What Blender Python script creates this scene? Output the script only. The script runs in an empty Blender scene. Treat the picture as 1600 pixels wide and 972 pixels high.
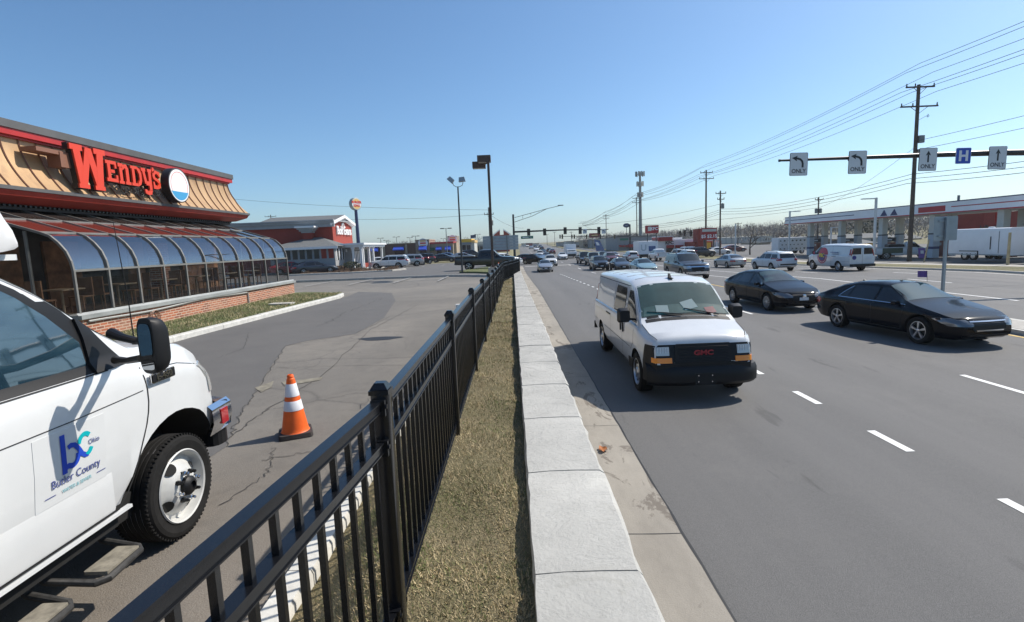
import bpy, math, random
import numpy as np
from mathutils import Vector, Matrix
R = math.radians
random.seed(7); rng = np.random.default_rng(7)
SC = bpy.context.scene
COL = SC.collection

# ------------------------------------------------------------ camera, world, sun, exposure
FPX, CX, CY = 820.0, 800.0, 486.0
VPX, VPY, SLOPE, EYE = 800.0, 382.0, 0.041, 2.93
_d = Vector(((VPX-CX)/FPX, (CY-VPY)/FPX, -1)).normalized()
_u = Vector((1, SLOPE, 0)).cross(_d).normalized()
if _u.y < 0: _u = -_u
_x = _d.cross(_u)
MC = Matrix((_x, _d, _u))
cam = bpy.data.cameras.new('camera'); co = bpy.data.objects.new('camera', cam); COL.objects.link(co)
cam.sensor_width = 36; cam.lens = FPX*36/1600; cam.clip_start = .05; cam.clip_end = 6000
m4 = MC.to_4x4(); m4.translation = (0, 0, EYE); co.matrix_world = m4
SC.camera = co
SUN = Vector((.85, .42, 1.0)).normalized()
w = bpy.data.worlds.new('World'); SC.world = w; w.use_nodes = True
nt = w.node_tree; bg = nt.nodes['Background']
sky = nt.nodes.new('ShaderNodeTexSky'); sky.sky_type = 'NISHITA'; sky.sun_disc = False
sky.sun_elevation = math.asin(SUN.z); sky.sun_rotation = math.atan2(SUN.x, SUN.y)
sky.altitude = 200; sky.air_density = .9; sky.dust_density = 1.2; sky.ozone_density = 6.
hs = nt.nodes.new('ShaderNodeHueSaturation'); hs.inputs['Saturation'].default_value = 1.06; nt.links.new(sky.outputs[0], hs.inputs['Color']); vm = nt.nodes.new('ShaderNodeVectorMath'); vm.operation = 'MULTIPLY'; vm.inputs[1].default_value = (1.0, 1.085, 1.03); nt.links.new(hs.outputs[0], vm.inputs[0]); nt.links.new(vm.outputs[0], bg.inputs[0]); bg.inputs[1].default_value = .133
sl = bpy.data.lights.new('sun', 'SUN'); sl.energy = 5.0; sl.angle = R(.53); sl.color = (1, .93, .83)
so = bpy.data.objects.new('sun', sl); COL.objects.link(so)
so.rotation_euler = (-SUN).to_track_quat('-Z', 'Y').to_euler(); so.location = (20, 0, 40)
SC.view_settings.view_transform = 'Standard'; SC.view_settings.look = 'None'
SC.view_settings.exposure = 0.18; SC.view_settings.gamma = 1; SC.view_settings.use_curve_mapping = False
SC.cycles.max_bounces = 6; SC.cycles.transparent_max_bounces = 12

def at(px, py, Y):                       # point of the place seen at that spot of the photograph, Y metres up the road
    r = MC @ Vector(((px-CX)/FPX, (CY-py)/FPX, -1)); return Vector((0, 0, EYE)) + r*(Y/r.y)
def zr(Y): return float(np.interp(Y, [-50, 33, 62, 100, 330, 620, 2000], [0, 0, -.6, -.6, 1.4, 3.0, 5]))
def zl(Y): return float(np.interp(Y, [-50, 20, 63, 90, 330, 620, 2000], [.85, .85, .55, .35, 1.4, 3, 5]))
def zg(X, Y):                            # terrain height
    t = min(1, max(0, (X+.2)/.8)); t = t*t*(3-2*t)
    z = zl(Y)*(1-t)+zr(Y)*t
    if X > 29.7: z += .12
    return z
def gx(px, Y): return at(px, 380, Y).x

# ------------------------------------------------------------ materials
MATS = {}
def mat(name, col, rough=.6, metal=0., spec=.5, var=0., vscale=8., bump=0., bscale=60., coat=0., alpha=None, emit=None, dirt=None, coord='Object', ior=None):
    if name in MATS: return MATS[name]
    m = bpy.data.materials.new(name); m.use_nodes = True; n = m.node_tree; b = n.nodes['Principled BSDF']
    c = (*col, 1); b.inputs['Base Color'].default_value = c
    b.inputs['Roughness'].default_value = rough; b.inputs['Metallic'].default_value = metal
    b.inputs['Specular IOR Level'].default_value = spec; b.inputs['Coat Weight'].default_value = coat
    b.inputs['Coat Roughness'].default_value = .04
    tc = n.nodes.new('ShaderNodeTexCoord')
    if var:
        no = n.nodes.new('ShaderNodeTexNoise'); no.inputs['Scale'].default_value = vscale; no.inputs['Detail'].default_value = 6; no.inputs['Roughness'].default_value = .65
        n.links.new(tc.outputs[coord], no.inputs['Vector'])
        mr = n.nodes.new('ShaderNodeMapRange'); mr.inputs[1].default_value = .3; mr.inputs[2].default_value = .7
        mr.inputs[3].default_value = 1-var; mr.inputs[4].default_value = 1+var
        n.links.new(no.outputs[0], mr.inputs[0])
        mx = n.nodes.new('ShaderNodeVectorMath'); mx.operation = 'SCALE'; mx.inputs[0].default_value = col
        n.links.new(mr.outputs[0], mx.inputs['Scale']); n.links.new(mx.outputs[0], b.inputs['Base Color'])
    if bump:
        nb = n.nodes.new('ShaderNodeTexNoise'); nb.inputs['Scale'].default_value = bscale; nb.inputs['Detail'].default_value = 5
        n.links.new(tc.outputs[coord], nb.inputs['Vector'])
        bp = n.nodes.new('ShaderNodeBump'); bp.inputs['Strength'].default_value = min(1, bump); bp.inputs['Distance'].default_value = .02*bump
        n.links.new(nb.outputs[0], bp.inputs['Height']); n.links.new(bp.outputs[0], b.inputs['Normal'])
    if emit: b.inputs['Emission Color'].default_value = (*emit[0], 1); b.inputs['Emission Strength'].default_value = emit[1]
    if alpha is not None:
        b.inputs['Alpha'].default_value = alpha
    MATS[name] = m; return m

def nodes_mat(name):
    m = bpy.data.materials.new(name); m.use_nodes = True; MATS[name] = m
    return m, m.node_tree, m.node_tree.nodes['Principled BSDF']
class N:                                  # tiny node-graph helper
    def __init__(s, nt): s.nt = nt; s.tc = nt.nodes.new('ShaderNodeTexCoord').outputs['Object']
    def noise(s, scale, detail=5, rough=.6, vec=None, dist=0, stretch=None):
        v = vec or s.tc
        if stretch:
            mp = s.nt.nodes.new('ShaderNodeMapping'); mp.inputs['Scale'].default_value = stretch; s.nt.links.new(v, mp.inputs[0]); v = mp.outputs[0]
        n = s.nt.nodes.new('ShaderNodeTexNoise'); n.inputs['Scale'].default_value = scale; n.inputs['Detail'].default_value = detail
        n.inputs['Roughness'].default_value = rough; n.inputs['Distortion'].default_value = dist
        s.nt.links.new(v, n.inputs['Vector']); return n.outputs[0]
    def ramp(s, f, stops, interp='LINEAR'):
        r = s.nt.nodes.new('ShaderNodeValToRGB'); s.nt.links.new(f, r.inputs[0]); r.color_ramp.interpolation = interp
        e = r.color_ramp.elements
        while len(e) < len(stops): e.new(.5)
        for i, (p, c) in enumerate(stops):
            e[i].position = p; e[i].color = (*c, 1) if hasattr(c, '__len__') else (c, c, c, 1)
        return r.outputs[0]
    def mix(s, f, a, b, mode='MIX'):
        m = s.nt.nodes.new('ShaderNodeMix'); m.data_type = 'RGBA'; m.blend_type = mode
        for sock, v in ((m.inputs[0], f), (m.inputs[6], a), (m.inputs[7], b)):
            if isinstance(v, (int, float)): sock.default_value = v
            elif isinstance(v, tuple): sock.default_value = (*v, 1)
            else: s.nt.links.new(v, sock)
        return m.outputs[2]
    def math(s, op, a, b=0., c=None):
        m = s.nt.nodes.new('ShaderNodeMath'); m.operation = op
        for i, v in enumerate((a, b) if c is None else (a, b, c)):
            if isinstance(v, (int, float)): m.inputs[i].default_value = v
            else: s.nt.links.new(v, m.inputs[i])
        return m.outputs[0]
    def sep(s, vec=None):
        m = s.nt.nodes.new('ShaderNodeSeparateXYZ'); s.nt.links.new(vec or s.tc, m.inputs[0]); return m.outputs
    def bump(s, h, strength=.5, dist=.02):
        b = s.nt.nodes.new('ShaderNodeBump'); b.inputs['Strength'].default_value = strength; b.inputs['Distance'].default_value = dist
        s.nt.links.new(h, b.inputs['Height']); return b.outputs[0]
    def vor(s, scale, feature='DISTANCE_TO_EDGE', vec=None, rnd=1.):
        v = s.nt.nodes.new('ShaderNodeTexVoronoi'); v.feature = feature; v.inputs['Scale'].default_value = scale
        v.inputs['Randomness'].default_value = rnd
        s.nt.links.new(vec or s.tc, v.inputs['Vector']); return v.outputs[0]
    def warp(s, scale, amt):
        n = s.nt.nodes.new('ShaderNodeTexNoise'); n.inputs['Scale'].default_value = scale; n.inputs['Detail'].default_value = 4; s.nt.links.new(s.tc, n.inputs['Vector'])
        a = s.nt.nodes.new('ShaderNodeVectorMath'); a.operation = 'MULTIPLY_ADD'; s.nt.links.new(n.outputs[1], a.inputs[0]); a.inputs[1].default_value = (amt,)*3
        s.nt.links.new(s.tc, a.inputs[2]); return a.outputs[0]
def link(nt, o, b, k): nt.links.new(o, b.inputs[k])

# asphalt of the road
m, n, b = nodes_mat('asphalt_road'); g = N(n)
base = g.ramp(g.noise(.9, 6, .7, stretch=(1, .05, 1)), [(.3, (.088, .087, .086)), (.7, (.122, .119, .116))])
x = g.sep()[0]
# wheel tracks worn along the lanes
tr = g.math('ABSOLUTE', g.math('SINE', g.math('MULTIPLY', g.math('ADD', x, .2), math.pi/1.8)))
base = g.mix(g.math('MULTIPLY', g.math('SUBTRACT', 1., tr), .38), base, (.066, .066, .066))
sp = g.noise(140, 3, .8); base = g.mix(g.ramp(sp, [(.42, 0.), (.62, .55)]), base, (.19, .185, .18))
base = g.mix(g.ramp(g.noise(.5, 5, .7), [(.55, 0.), (.7, .4)]), base, (.155, .15, .143))
base = g.mix(g.ramp(g.noise(1.3, 4, .6, stretch=(1.6, .3, 1)), [(.64, 0.), (.70, .55)]), base, (.055, .054, .053))
link(n, base, b, 'Base Color'); b.inputs['Roughness'].default_value = .8; link(n, g.bump(sp, .6, .01), b, 'Normal')
# older asphalt of the parking lot: brown-grey, patched, cracked
m, n, b = nodes_mat('asphalt_lot'); g = N(n)
base = g.ramp(g.noise(.22, 6, .65, dist=.5), [(.3, (.108, .1, .088)), (.48, (.14, .129, .113)), (.66, (.195, .177, .15))])
wv = g.warp(.8, .9); cr = g.vor(.16, vec=wv); base = g.mix(g.ramp(cr, [(0., .6), (.009, .0)]), base, (.045, .043, .042))
cr2 = g.vor(.7, vec=g.warp(2., .5)); msk = g.ramp(g.noise(.25, 3), [(.5, 0.), (.6, .6)])
base = g.mix(g.math('MULTIPLY', g.ramp(cr2, [(0., 1.), (.014, 0.)]), msk), base, (.05, .048, .046))
xx_ = g.sep(); mk1 = g.ramp(g.math('ADD', xx_[0], 4.6), [(.0, 0.), (1., 1.)]); mk2 = g.ramp(g.math('DIVIDE', g.math('ADD', xx_[1], g.math('MULTIPLY', g.noise(1.2, 4), 3.)), 9.), [(.45, 1.), (.85, 0.)])
base = g.mix(g.math('MULTIPLY', g.math('MULTIPLY', mk1, mk2), .65), base, (.19, .155, .12))
sp = g.noise(90, 3, .8); base = g.mix(g.ramp(sp, [(.4, 0.), (.66, .5)]), base, (.27, .25, .22))
base = g.mix(g.ramp(g.noise(3.2, 6, .75), [(.5, 0.), (.7, .35)]), base, (.08, .074, .068))
link(n, base, b, 'Base Color'); b.inputs['Roughness'].default_value = .88; link(n, g.bump(sp, .7, .012), b, 'Normal')
m, n, b = nodes_mat('asphalt_patch'); g = N(n)
base = g.ramp(g.noise(.5, 6, .7), [(.3, (.085, .083, .08)), (.7, (.118, .113, .107))])
sp = g.noise(110, 3, .8); base = g.mix(g.ramp(sp, [(.45, 0.), (.68, .4)]), base, (.2, .19, .18))
link(n, base, b, 'Base Color'); b.inputs['Roughness'].default_value = .85; link(n, g.bump(sp, .6, .01), b, 'Normal')
# concrete gutter with stains
m, n, b = nodes_mat('concrete_gutter'); g = N(n)
base = g.ramp(g.noise(.9, 7, .7, stretch=(1, .4, 1)), [(.3, (.23, .21, .18)), (.7, (.37, .34, .29))])
base = g.mix(g.ramp(g.noise(1.7, 6, .7, stretch=(1.3, .5, 1), dist=1.), [(.56, 0.), (.6, .75)]), base, (.13, .11, .09))
base = g.mix(g.ramp(g.noise(120, 2, .8), [(.5, 0.), (.7, .35)]), base, (.14, .12, .1))
link(n, base, b, 'Base Color'); b.inputs['Roughness'].default_value = .9; link(n, g.bump(g.noise(70, 4), .4, .01), b, 'Normal')
# cast stone of the wall cap: pale grey with a rough slate relief
m, n, b = nodes_mat('cap_stone'); g = N(n)
base = g.ramp(g.noise(1.6, 6, .6), [(.3, (.36, .355, .33)), (.7, (.49, .48, .445))])
base = g.mix(g.ramp(g.noise(26, 5, .7), [(.55, 0.), (.78, .3)]), base, (.25, .24, .22))
base = g.mix(g.ramp(g.noise(2.3, 5, .7, dist=1.), [(.58, 0.), (.7, .3)]), base, (.26, .25, .21))
link(n, base, b, 'Base Color'); b.inputs['Roughness'].default_value = .85
rel = g.math('ADD', g.math('MULTIPLY', g.noise(3.2, 3, .55, dist=2.2), 1.), g.math('MULTIPLY', g.noise(45, 4), .06))
rel = g.math('SNAP', rel, .05) ; rel2 = g.math('ADD', rel, g.math('MULTIPLY', g.noise(40, 4), .03))
link(n, g.bump(rel2, 1., .16), b, 'Normal')
mat('concrete', (.42, .4, .36), .9, var=.18, vscale=2.5, bump=.4, bscale=40)
mat('kerb_white', (.55, .54, .5), .85, var=.2, vscale=5, bump=.4, bscale=30)
mat('wall_stone', (.3, .29, .27), .9, var=.25, vscale=4, bump=.8, bscale=14)
mat('paint_white', (.75, .75, .73), .6, var=.12, vscale=9)
mat('paint_worn', (.34, .33, .31), .8, var=.3, vscale=9)
mat('paint_yellow', (.55, .36, .07), .6, var=.2, vscale=7)
mat('paint_yellow_faded', (.2, .182, .14), .85, var=.35, vscale=9)
mat('crack_black', (.02, .02, .02), .6)
# grass ground
def grass_mat(name, stops, scale=1.3, spec=(.30, .27, .16)):
    m, n, b = nodes_mat(name); g = N(n)
    base = g.ramp(g.noise(scale, 7, .75), stops)
    base = g.mix(g.ramp(g.noise(70, 4, .8), [(.5, 0.), (.68, .7)]), base, spec)
    base = g.mix(g.ramp(g.noise(45, 4, .8), [(.5, .0), (.7, .7)]), base, (.03, .04, .012))
    link(n, base, b, 'Base Color'); b.inputs['Roughness'].default_value = .95; link(n, g.bump(g.noise(80, 4), 1., .03), b, 'Normal')
grass_mat('turf', [(.3, (.13, .12, .045)), (.5, (.2, .165, .085)), (.7, (.27, .215, .125))])
grass_mat('turf_green', [(.3, (.06, .095, .022)), (.55, (.11, .13, .04)), (.72, (.2, .17, .1))])
grass_mat('turf_far', [(.3, (.13, .13, .06)), (.5, (.19, .17, .085)), (.7, (.25, .22, .12))], .2)
mat('mulch', (.09, .06, .04), .95, var=.4, vscale=3, bump=1, bscale=12)
mat('blade_straw', (.46, .365, .21), .8, var=.35, vscale=1.5); mat('blade_green', (.13, .15, .045), .8, var=.35, vscale=1.5)
mat('blade_dry', (.34, .265, .14), .8, var=.35, vscale=1.5)

# ------------------------------------------------------------ mesh helpers
class MB:
    def __init__(s): s.v = []; s.f = []; s.m = []; s.mi = 0
    def add(s, vs, fs, mi=None):
        o = len(s.v); s.v += [tuple(map(float, p)) for p in vs]; s.f += [tuple(o+i for i in f) for f in fs]
        s.m += [s.mi if mi is None else mi]*len(fs); return s
    def box(s, c, d, rz=0, mi=None, taper=1., ry=0, rx=0):
        x, y, z = d[0]/2, d[1]/2, d[2]/2; M = Matrix.Translation(c) @ Matrix.Rotation(rz, 4, 'Z') @ Matrix.Rotation(ry, 4, 'Y') @ Matrix.Rotation(rx, 4, 'X')
        vs = [M @ Vector((sx*x*(taper if sz > 0 else 1), sy*y*(taper if sz > 0 else 1), sz*z)) for sz in (-1, 1) for sx, sy in ((-1, -1), (1, -1), (1, 1), (-1, 1))]
        return s.add(vs, [(3, 2, 1, 0), (4, 5, 6, 7), (0, 1, 5, 4), (1, 2, 6, 5), (2, 3, 7, 6), (3, 0, 4, 7)], mi)
    def b(s, x0, x1, y0, y1, z0, z1, mi=None): return s.box(((x0+x1)/2, (y0+y1)/2, (z0+z1)/2), (x1-x0, y1-y0, z1-z0), mi=mi)
    def rbox(s, c, d, r, seg=3, mi=None, axis='z', taper=1.):          # box with the four edges along one axis rounded
        a, bb, h = {'z': (0, 1, 2), 'y': (0, 2, 1), 'x': (1, 2, 0)}[axis]
        pr = []
        for k, (sx, sy) in enumerate(((1, 1), (-1, 1), (-1, -1), (1, -1))):
            for i in range(seg+1):
                t = (k+i/seg)*math.pi/2; pr.append((sx*(d[a]/2-r)+r*math.cos(t), sy*(d[bb]/2-r)+r*math.sin(t)))
        vs = []
        for sg, k in ((-1, 1.), (-.0, None), (1, taper)):
            if k is None: continue
            for p in pr:
                q = [0, 0, 0]; q[a] = c[a]+p[0]*k; q[bb] = c[bb]+p[1]*k; q[h] = c[h]+sg*d[h]/2; vs.append(q)
        n_ = len(pr); fs = [tuple(range(n_))[::-1], tuple(range(n_, 2*n_))]+[(i, (i+1) % n_, n_+(i+1) % n_, n_+i) for i in range(n_)]
        if axis == 'y': fs = [f[::-1] for f in fs]
        return s.add(vs, fs, mi)
    def tube(s, pts, r, n=8, mi=None, caps=True):
        pts = [Vector(p) for p in pts]; k = len(pts); rr = r if hasattr(r, '__len__') else [r]*k
        vs = []; up = None
        for i, p in enumerate(pts):
            t = (pts[min(i+1, k-1)]-pts[max(i-1, 0)]).normalized()
            if up is None: up = t.orthogonal().normalized()
            up = (up-t*up.dot(t)).normalized(); sd = t.cross(up)
            for j in range(n):
                a = 2*math.pi*j/n+math.pi/n; vs.append(p+(up*math.cos(a)+sd*math.sin(a))*rr[i])
        fs = [(i*n+j, i*n+(j+1) % n, (i+1)*n+(j+1) % n, (i+1)*n+j) for i in range(k-1) for j in range(n)]
        if caps: fs += [tuple(range(n))[::-1], tuple(range((k-1)*n, k*n))]
        return s.add(vs, fs, mi)
    def bar(s, p0, p1, w_, h_, mi=None, up=(0, 0, 1)):
        p0 = Vector(p0); p1 = Vector(p1); t = (p1-p0).normalized(); upv = Vector(up)
        if abs(t.dot(upv)) > .99: upv = Vector((0, 1, 0))
        sd = t.cross(upv).normalized(); u2 = sd.cross(t)
        vs = [p+sd*a*w_/2+u2*b_*h_/2 for p in (p0, p1) for a, b_ in ((-1, -1), (1, -1), (1, 1), (-1, 1))]
        return s.add(vs, [(0, 1, 2, 3), (7, 6, 5, 4), (0, 4, 5, 1), (1, 5, 6, 2), (2, 6, 7, 3), (3, 7, 4, 0)], mi)
    def lathe(s, prof, n=24, c=(0, 0, 0), axis='z', mi=None, sgn=1):
        vs = []
        for r_, h_ in prof:
            for j in range(n):
                a = 2*math.pi*j/n; p = (r_*math.cos(a), r_*math.sin(a), h_*sgn)
                p = {'z': p, 'y': (p[0], p[2], p[1]), 'x': (p[2], p[0], p[1])}[axis]; vs.append((p[0]+c[0], p[1]+c[1], p[2]+c[2]))
        fs = [(i*n+j, i*n+(j+1) % n, (i+1)*n+(j+1) % n, (i+1)*n+j) for i in range(len(prof)-1) for j in range(n)]
        if sgn < 0 or axis == 'y': fs = [f[::-1] for f in fs]
        return s.add(vs, fs, mi)
    def prism(s, poly, d0, d1, frame, mi=None):   # poly 2-D -> frame(u,v,depth)
        n_ = len(poly); vs = [frame(u, v, d0) for u, v in poly]+[frame(u, v, d1) for u, v in poly]
        return s.add(vs, [tuple(range(n_))[::-1], tuple(range(n_, 2*n_))]+[(i, (i+1) % n_, n_+(i+1) % n_, n_+i) for i in range(n_)], mi)
    def grid(s, P, mi=None, flip=False):          # P[i][j] points
        nu, nv = len(P), len(P[0]); vs = [p for r_ in P for p in r_]
        fs = [(i*nv+j, (i+1)*nv+j, (i+1)*nv+j+1, i*nv+j+1) for i in range(nu-1) for j in range(nv-1)]
        if flip: fs = [f[::-1] for f in fs]
        return s.add(vs, fs, mi)
    def build(s, name, mats, parent=None, smooth=False, loc=None, angle=35):
        me = bpy.data.meshes.new(name); me.from_pydata(s.v, [], s.f)
        mats = mats if isinstance(mats, (list, tuple)) else [mats]
        for mm in mats: me.materials.append(MATS[mm] if isinstance(mm, str) else mm)
        me.polygons.foreach_set('material_index', s.m)
        if smooth:
            me.polygons.foreach_set('use_smooth', [True]*len(s.f))
            try: me.set_sharp_from_angle(angle=R(angle))
            except Exception: pass
        me.update(); o = bpy.data.objects.new(name, me); COL.objects.link(o)
        if parent: o.parent = parent
        if loc: o.location = loc
        return o
def tag(o, label=None, cat=None, group=None, kind=None):
    if label: o['label'] = label
    if cat: o['category'] = cat
    if group: o['group'] = group
    if kind: o['kind'] = kind
    return o
def thing(name, label, cat, loc=(0, 0, 0), rz=0, group=None, parent=None):
    o = bpy.data.objects.new(name, None); COL.objects.link(o); o.location = loc; o.rotation_euler = (0, 0, rz); o.empty_display_size = .2
    return tag(o, label, cat, group)
def struct(o): o['kind'] = 'structure'; return o
def copy_tree(o, parent=None):
    c = o.copy(); COL.objects.link(c)
    if parent: c.parent = parent
    for ch in list(o.children): copy_tree(ch, c)
    return c
def text_mesh(name, body, size, material, parent, M, ext=.004, align='CENTER', bold=0., sx=1.):
    cu = bpy.data.curves.new(name, 'FONT'); cu.body = body; cu.size = size; cu.extrude = ext; cu.align_x = align; cu.align_y = 'CENTER'; cu.offset = bold; cu.resolution_u = 3
    t = bpy.data.objects.new(name, cu); COL.objects.link(t)
    me = bpy.data.meshes.new_from_object(t); bpy.data.objects.remove(t)
    me.transform(Matrix.Diagonal((sx, 1, 1, 1))); me.transform(M)
    me.materials.clear(); me.materials.append(MATS[material] if isinstance(material, str) else material)
    o = bpy.data.objects.new(name, me); COL.objects.link(o)
    if parent: o.parent = parent
    return o
def frameM(o, xdir, ydir):               # text frame: x along xdir, y along ydir
    x_ = Vector(xdir).normalized(); y_ = Vector(ydir).normalized(); z_ = x_.cross(y_)
    M = Matrix((x_, y_, z_)).transposed().to_4x4(); M.translation = Vector(o); return M
# ------------------------------------------------------------ the setting: ground, road, lots, verge
YS = sorted(set([-60, -30, -10, 0, 5, 10, 15, 20, 26, 33, 40, 48, 55, 62, 63, 70, 77, 84, 90, 95, 100, 130, 180, 250, 330, 420, 520, 620, 800, 1100, 1600, 2600]))
def ysub(a, b_): return [a]+[y for y in YS if a < y < b_]+[b_]
def sheet(name, xl, xr, a, b_, mt, dz=0., zf=zr, nx=2, label=None):
    fl = xl if callable(xl) else (lambda Y: xl); fr = xr if callable(xr) else (lambda Y: xr)
    P = [[(fl(Y)+(fr(Y)-fl(Y))*i/(nx-1), Y, zf(Y)+dz) for i in range(nx)] for Y in ysub(a, b_)]
    mb = MB(); mb.grid(P, flip=True); return struct(mb.build(name, mt))
XS = [-1800, -700, -300, -150, -80, -40, -20, -8, -3, -.2, 0, .1, .2, .3, .4, .6, 2, 10, 29.7, 29.75, 36, 50, 80, 150, 300, 700, 1800]
def hillz(X, Y):
    h = 0
    if X > 110: h = min(1, (X-110)/200)*6.5*(1+.25*math.sin(Y*.011+1)+.15*math.sin(Y*.03+X*.01))
    if X < -60: h = min(1, (-60-X)/300)*2.5
    return h*min(1, max(0, (Y+40)/80))
mb = MB(); mb.grid([[(X, Y, zg(X, Y)+hillz(X, Y)-.06) for X in XS] for Y in YS], flip=True)
struct(mb.build('ground', 'turf_far', smooth=True))
XL = lambda Y: float(np.interp(Y, [-60, 100, 330, 620], [1.58, 1.58, 4.6, 14]))
XR = lambda Y: float(np.interp(Y, [-60, 100, 330, 620], [29.7, 29.7, 25, 32]))
sheet('road', XL, XR, -40, 620, 'asphalt_road', .004)
sheet('gutter', .3, 1.58, -40, 88, 'concrete_gutter', .010)
sheet('gutter_far_side', 29.25, 29.7, -10, 104, 'concrete_gutter', .008)
sheet('cross_street', -70, 1.58, 84, 100, 'asphalt_road', .012, zf=lambda Y: zr(Y) if True else 0)
def wedge(Y): return 0
# kerb, verge and pavement on the far side of the road
mb = MB()
mb.grid([[(29.7, Y, zr(Y)-.02), (29.72, Y, zr(Y)+.13), (29.88, Y, zr(Y)+.14)] for Y in ysub(-10, 86)], flip=True)
struct(mb.build('kerb_far_side', 'concrete'))
sheet('verge_far_side', 29.88, 33.6, -10, 86, 'turf_far', .14)
sheet('pavement_far_side', 33.6, 35.2, -10, 86, 'concrete', .144)
sheet('petrol_station_lot', 35.2, 90, -10, 140, 'asphalt_patch', .142)
sheet('shop_lot_far_side', 35.2, 90, 140, 260, 'asphalt_road', .142)
# island strip with grass and shops' lots past the petrol station
mb = MB(); mb.box((14.1, 6, .065), (1.5, 25, .13)); 
o = mb.build('median_kerb', 'kerb_white'); struct(o)
mb = MB(); mb.b(13.3+.18, 14.85-.18, -6.3, 18.3, .129, .136); struct(mb.build('median_top', 'concrete'))
mb = MB()
for Y0, Y1, X0, X1 in ((108, 320, 19.5, 22.5),):
    mb.grid([[(X0+(Y-Y0)*.01, Y, zr(Y)+.02), (X0+.1+(Y-Y0)*.01, Y, zr(Y)+.16), (X1+(Y-Y0)*.01, Y, zr(Y)+.16), (X1+.1+(Y-Y0)*.01, Y, zr(Y)+.02)] for Y in ysub(Y0, Y1)], flip=True)
struct(mb.build('far_median', 'turf_far'))
# painted markings
mk = MB()
def stripe(mb, X, Y0, Y1, w_=.12, dz=.009, zf=zr, skew=0.):
    Ys = ysub(Y0, Y1); mb.grid([[(X-w_/2+skew*(Y-Y0), Y, zf(Y)+dz), (X+w_/2+skew*(Y-Y0), Y, zf(Y)+dz)] for Y in Ys], flip=True)
y = .4
while y < 58:
    stripe(mk, 5.15, y, y+.78); y += 2.08
for k in range(-1, 9): stripe(mk, 8.8, 7.1+12.2*k if k >= 0 else -4, 10.15+12.2*k)
for k in range(-1, 30): stripe(mk, 19.3 if k > 9 else 22.9, 3+12.2*k, 6.1+12.2*k)
for k in range(-1, 8): stripe(mk, 26.3, 9+12.2*k, 12+12.2*k)
for k in range(9, 46): stripe(mk, 5.15+max(0, (12.2*k-100))*.013, 12.2*k, 12.2*k+3, .16)
for k in range(9, 46): stripe(mk, 8.8+max(0, (12.2*k-100))*.013, 12.2*k, 12.2*k+3, .16)
stripe(mk, 19.3, 20, 80, .13); stripe(mk, 15.7, 30, 80, .12); stripe(mk, 29.05, -8, 82, .12)
mk.b(1.9, 29, 82.2, 82.8, zr(82)+.009, zr(82)+.0115)
struct(mk.build('white_road_markings', 'paint_white'))
mk = MB(); stripe(mk, 12.1, 24, 35, .12); stripe(mk, 13.12, -6, 20, .12)
stripe(mk, 15.1, -6, 20, .12)
struct(mk.build('yellow_road_markings', 'paint_yellow'))
mk = MB()
def crack(mb, pts, w_, z, zf=None):
    P = []
    for i, (x_, y_) in enumerate(pts):
        t = Vector((pts[min(i+1, len(pts)-1)][0]-pts[max(i-1, 0)][0], pts[min(i+1, len(pts)-1)][1]-pts[max(i-1, 0)][1], 0)).normalized(); nn = Vector((-t.y, t.x, 0))*w_*(.5+.5*random.random())/2
        zz = (zf(y_) if zf else 0)+z; P.append([(x_+nn.x, y_+nn.y, zz), (x_-nn.x, y_-nn.y, zz)])
    mb.grid(P)
def jag(p0, p1, n_, a):
    return [(p0[0]+(p1[0]-p0[0])*i/n_+random.uniform(-a, a), p0[1]+(p1[1]-p0[1])*i/n_+random.uniform(-a, a)) for i in range(n_+1)]
crack(mk, jag((1.585, -5), (1.585, 80), 300, .008), .03, .012, zr)
crack(mk, jag((15.8, 24.5), (29.6, 25.6), 40, .05), .07, .009, zr)
for yj in (4.95, 8.1, 11.2, 14.3, 17.4, 20.5): crack(mk, jag((.5, yj), (1.57, yj-.05), 8, .006), .012, .0135, zr)
struct(mk.build('road_joints', 'crack_black'))

# the parking lot in front of the restaurants
sheet('parking_lot', -75, -1.3, -12, 39.7, 'asphalt_lot', .004, zl)
sheet('next_lot', -75, -.2, 40.1, 84, 'asphalt_patch', .004, zl)
sheet('lot_beyond_street', -75, -1, 100, 150, 'asphalt_patch', .004, lambda Y: zg(-5, Y))
def poly_flat(name, pts, z, mt, zf=None, thick=None):
    mb = MB()
    vs = [(x_, y_, (zf(y_) if zf else 0)+z) for x_, y_ in pts]
    if thick: mb.prism(pts, z-thick, z, lambda a, c, d: (a, c, d+(zf(c) if zf else 0)))
    else: mb.add(vs, [tuple(range(len(vs)))])
    o = mb.build(name, mt); return struct(o)
def lotp(px, py):
    z = .85
    r = MC @ Vector(((px-CX)/FPX, (CY-py)/FPX, -1)); t = (z-EYE)/r.z; return (r.x*t, r.y*t)
pp = [lotp(*q) for q in ((352, 700), (378, 645), (400, 612), (424, 572), (447, 541), (480, 533), (556, 522), (600, 497), (618, 470), (612, 458), (560, 456), (545, 463), (300, 527), (200, 560), (120, 640), (180, 700), (300, 735))]
poly_flat('new_asphalt_patch', pp, .858, 'asphalt_patch')
mk = MB()
def cr(pxs, w_=.02, n_=14, a=.035):
    q = [lotp(*p) for p in pxs]
    for i in range(len(q)-1): crack(mk, jag(q[i], q[i+1], n_, a), w_, .862)
cr([(352, 700), (378, 645), (400, 612), (447, 541)], .018); cr([(447, 541), (556, 522), (610, 495)], .016); cr([(366, 678), (420, 640), (500, 590), (580, 515), (650, 478)], .018)
cr([(418, 575), (560, 572), (640, 572)], .014); cr([(520, 520), (600, 519), (690, 519)], .012); cr([(500, 510), (545, 487), (600, 466)], .022, 14, .1); cr([(430, 640), (560, 615), (640, 620)], .01)
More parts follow.
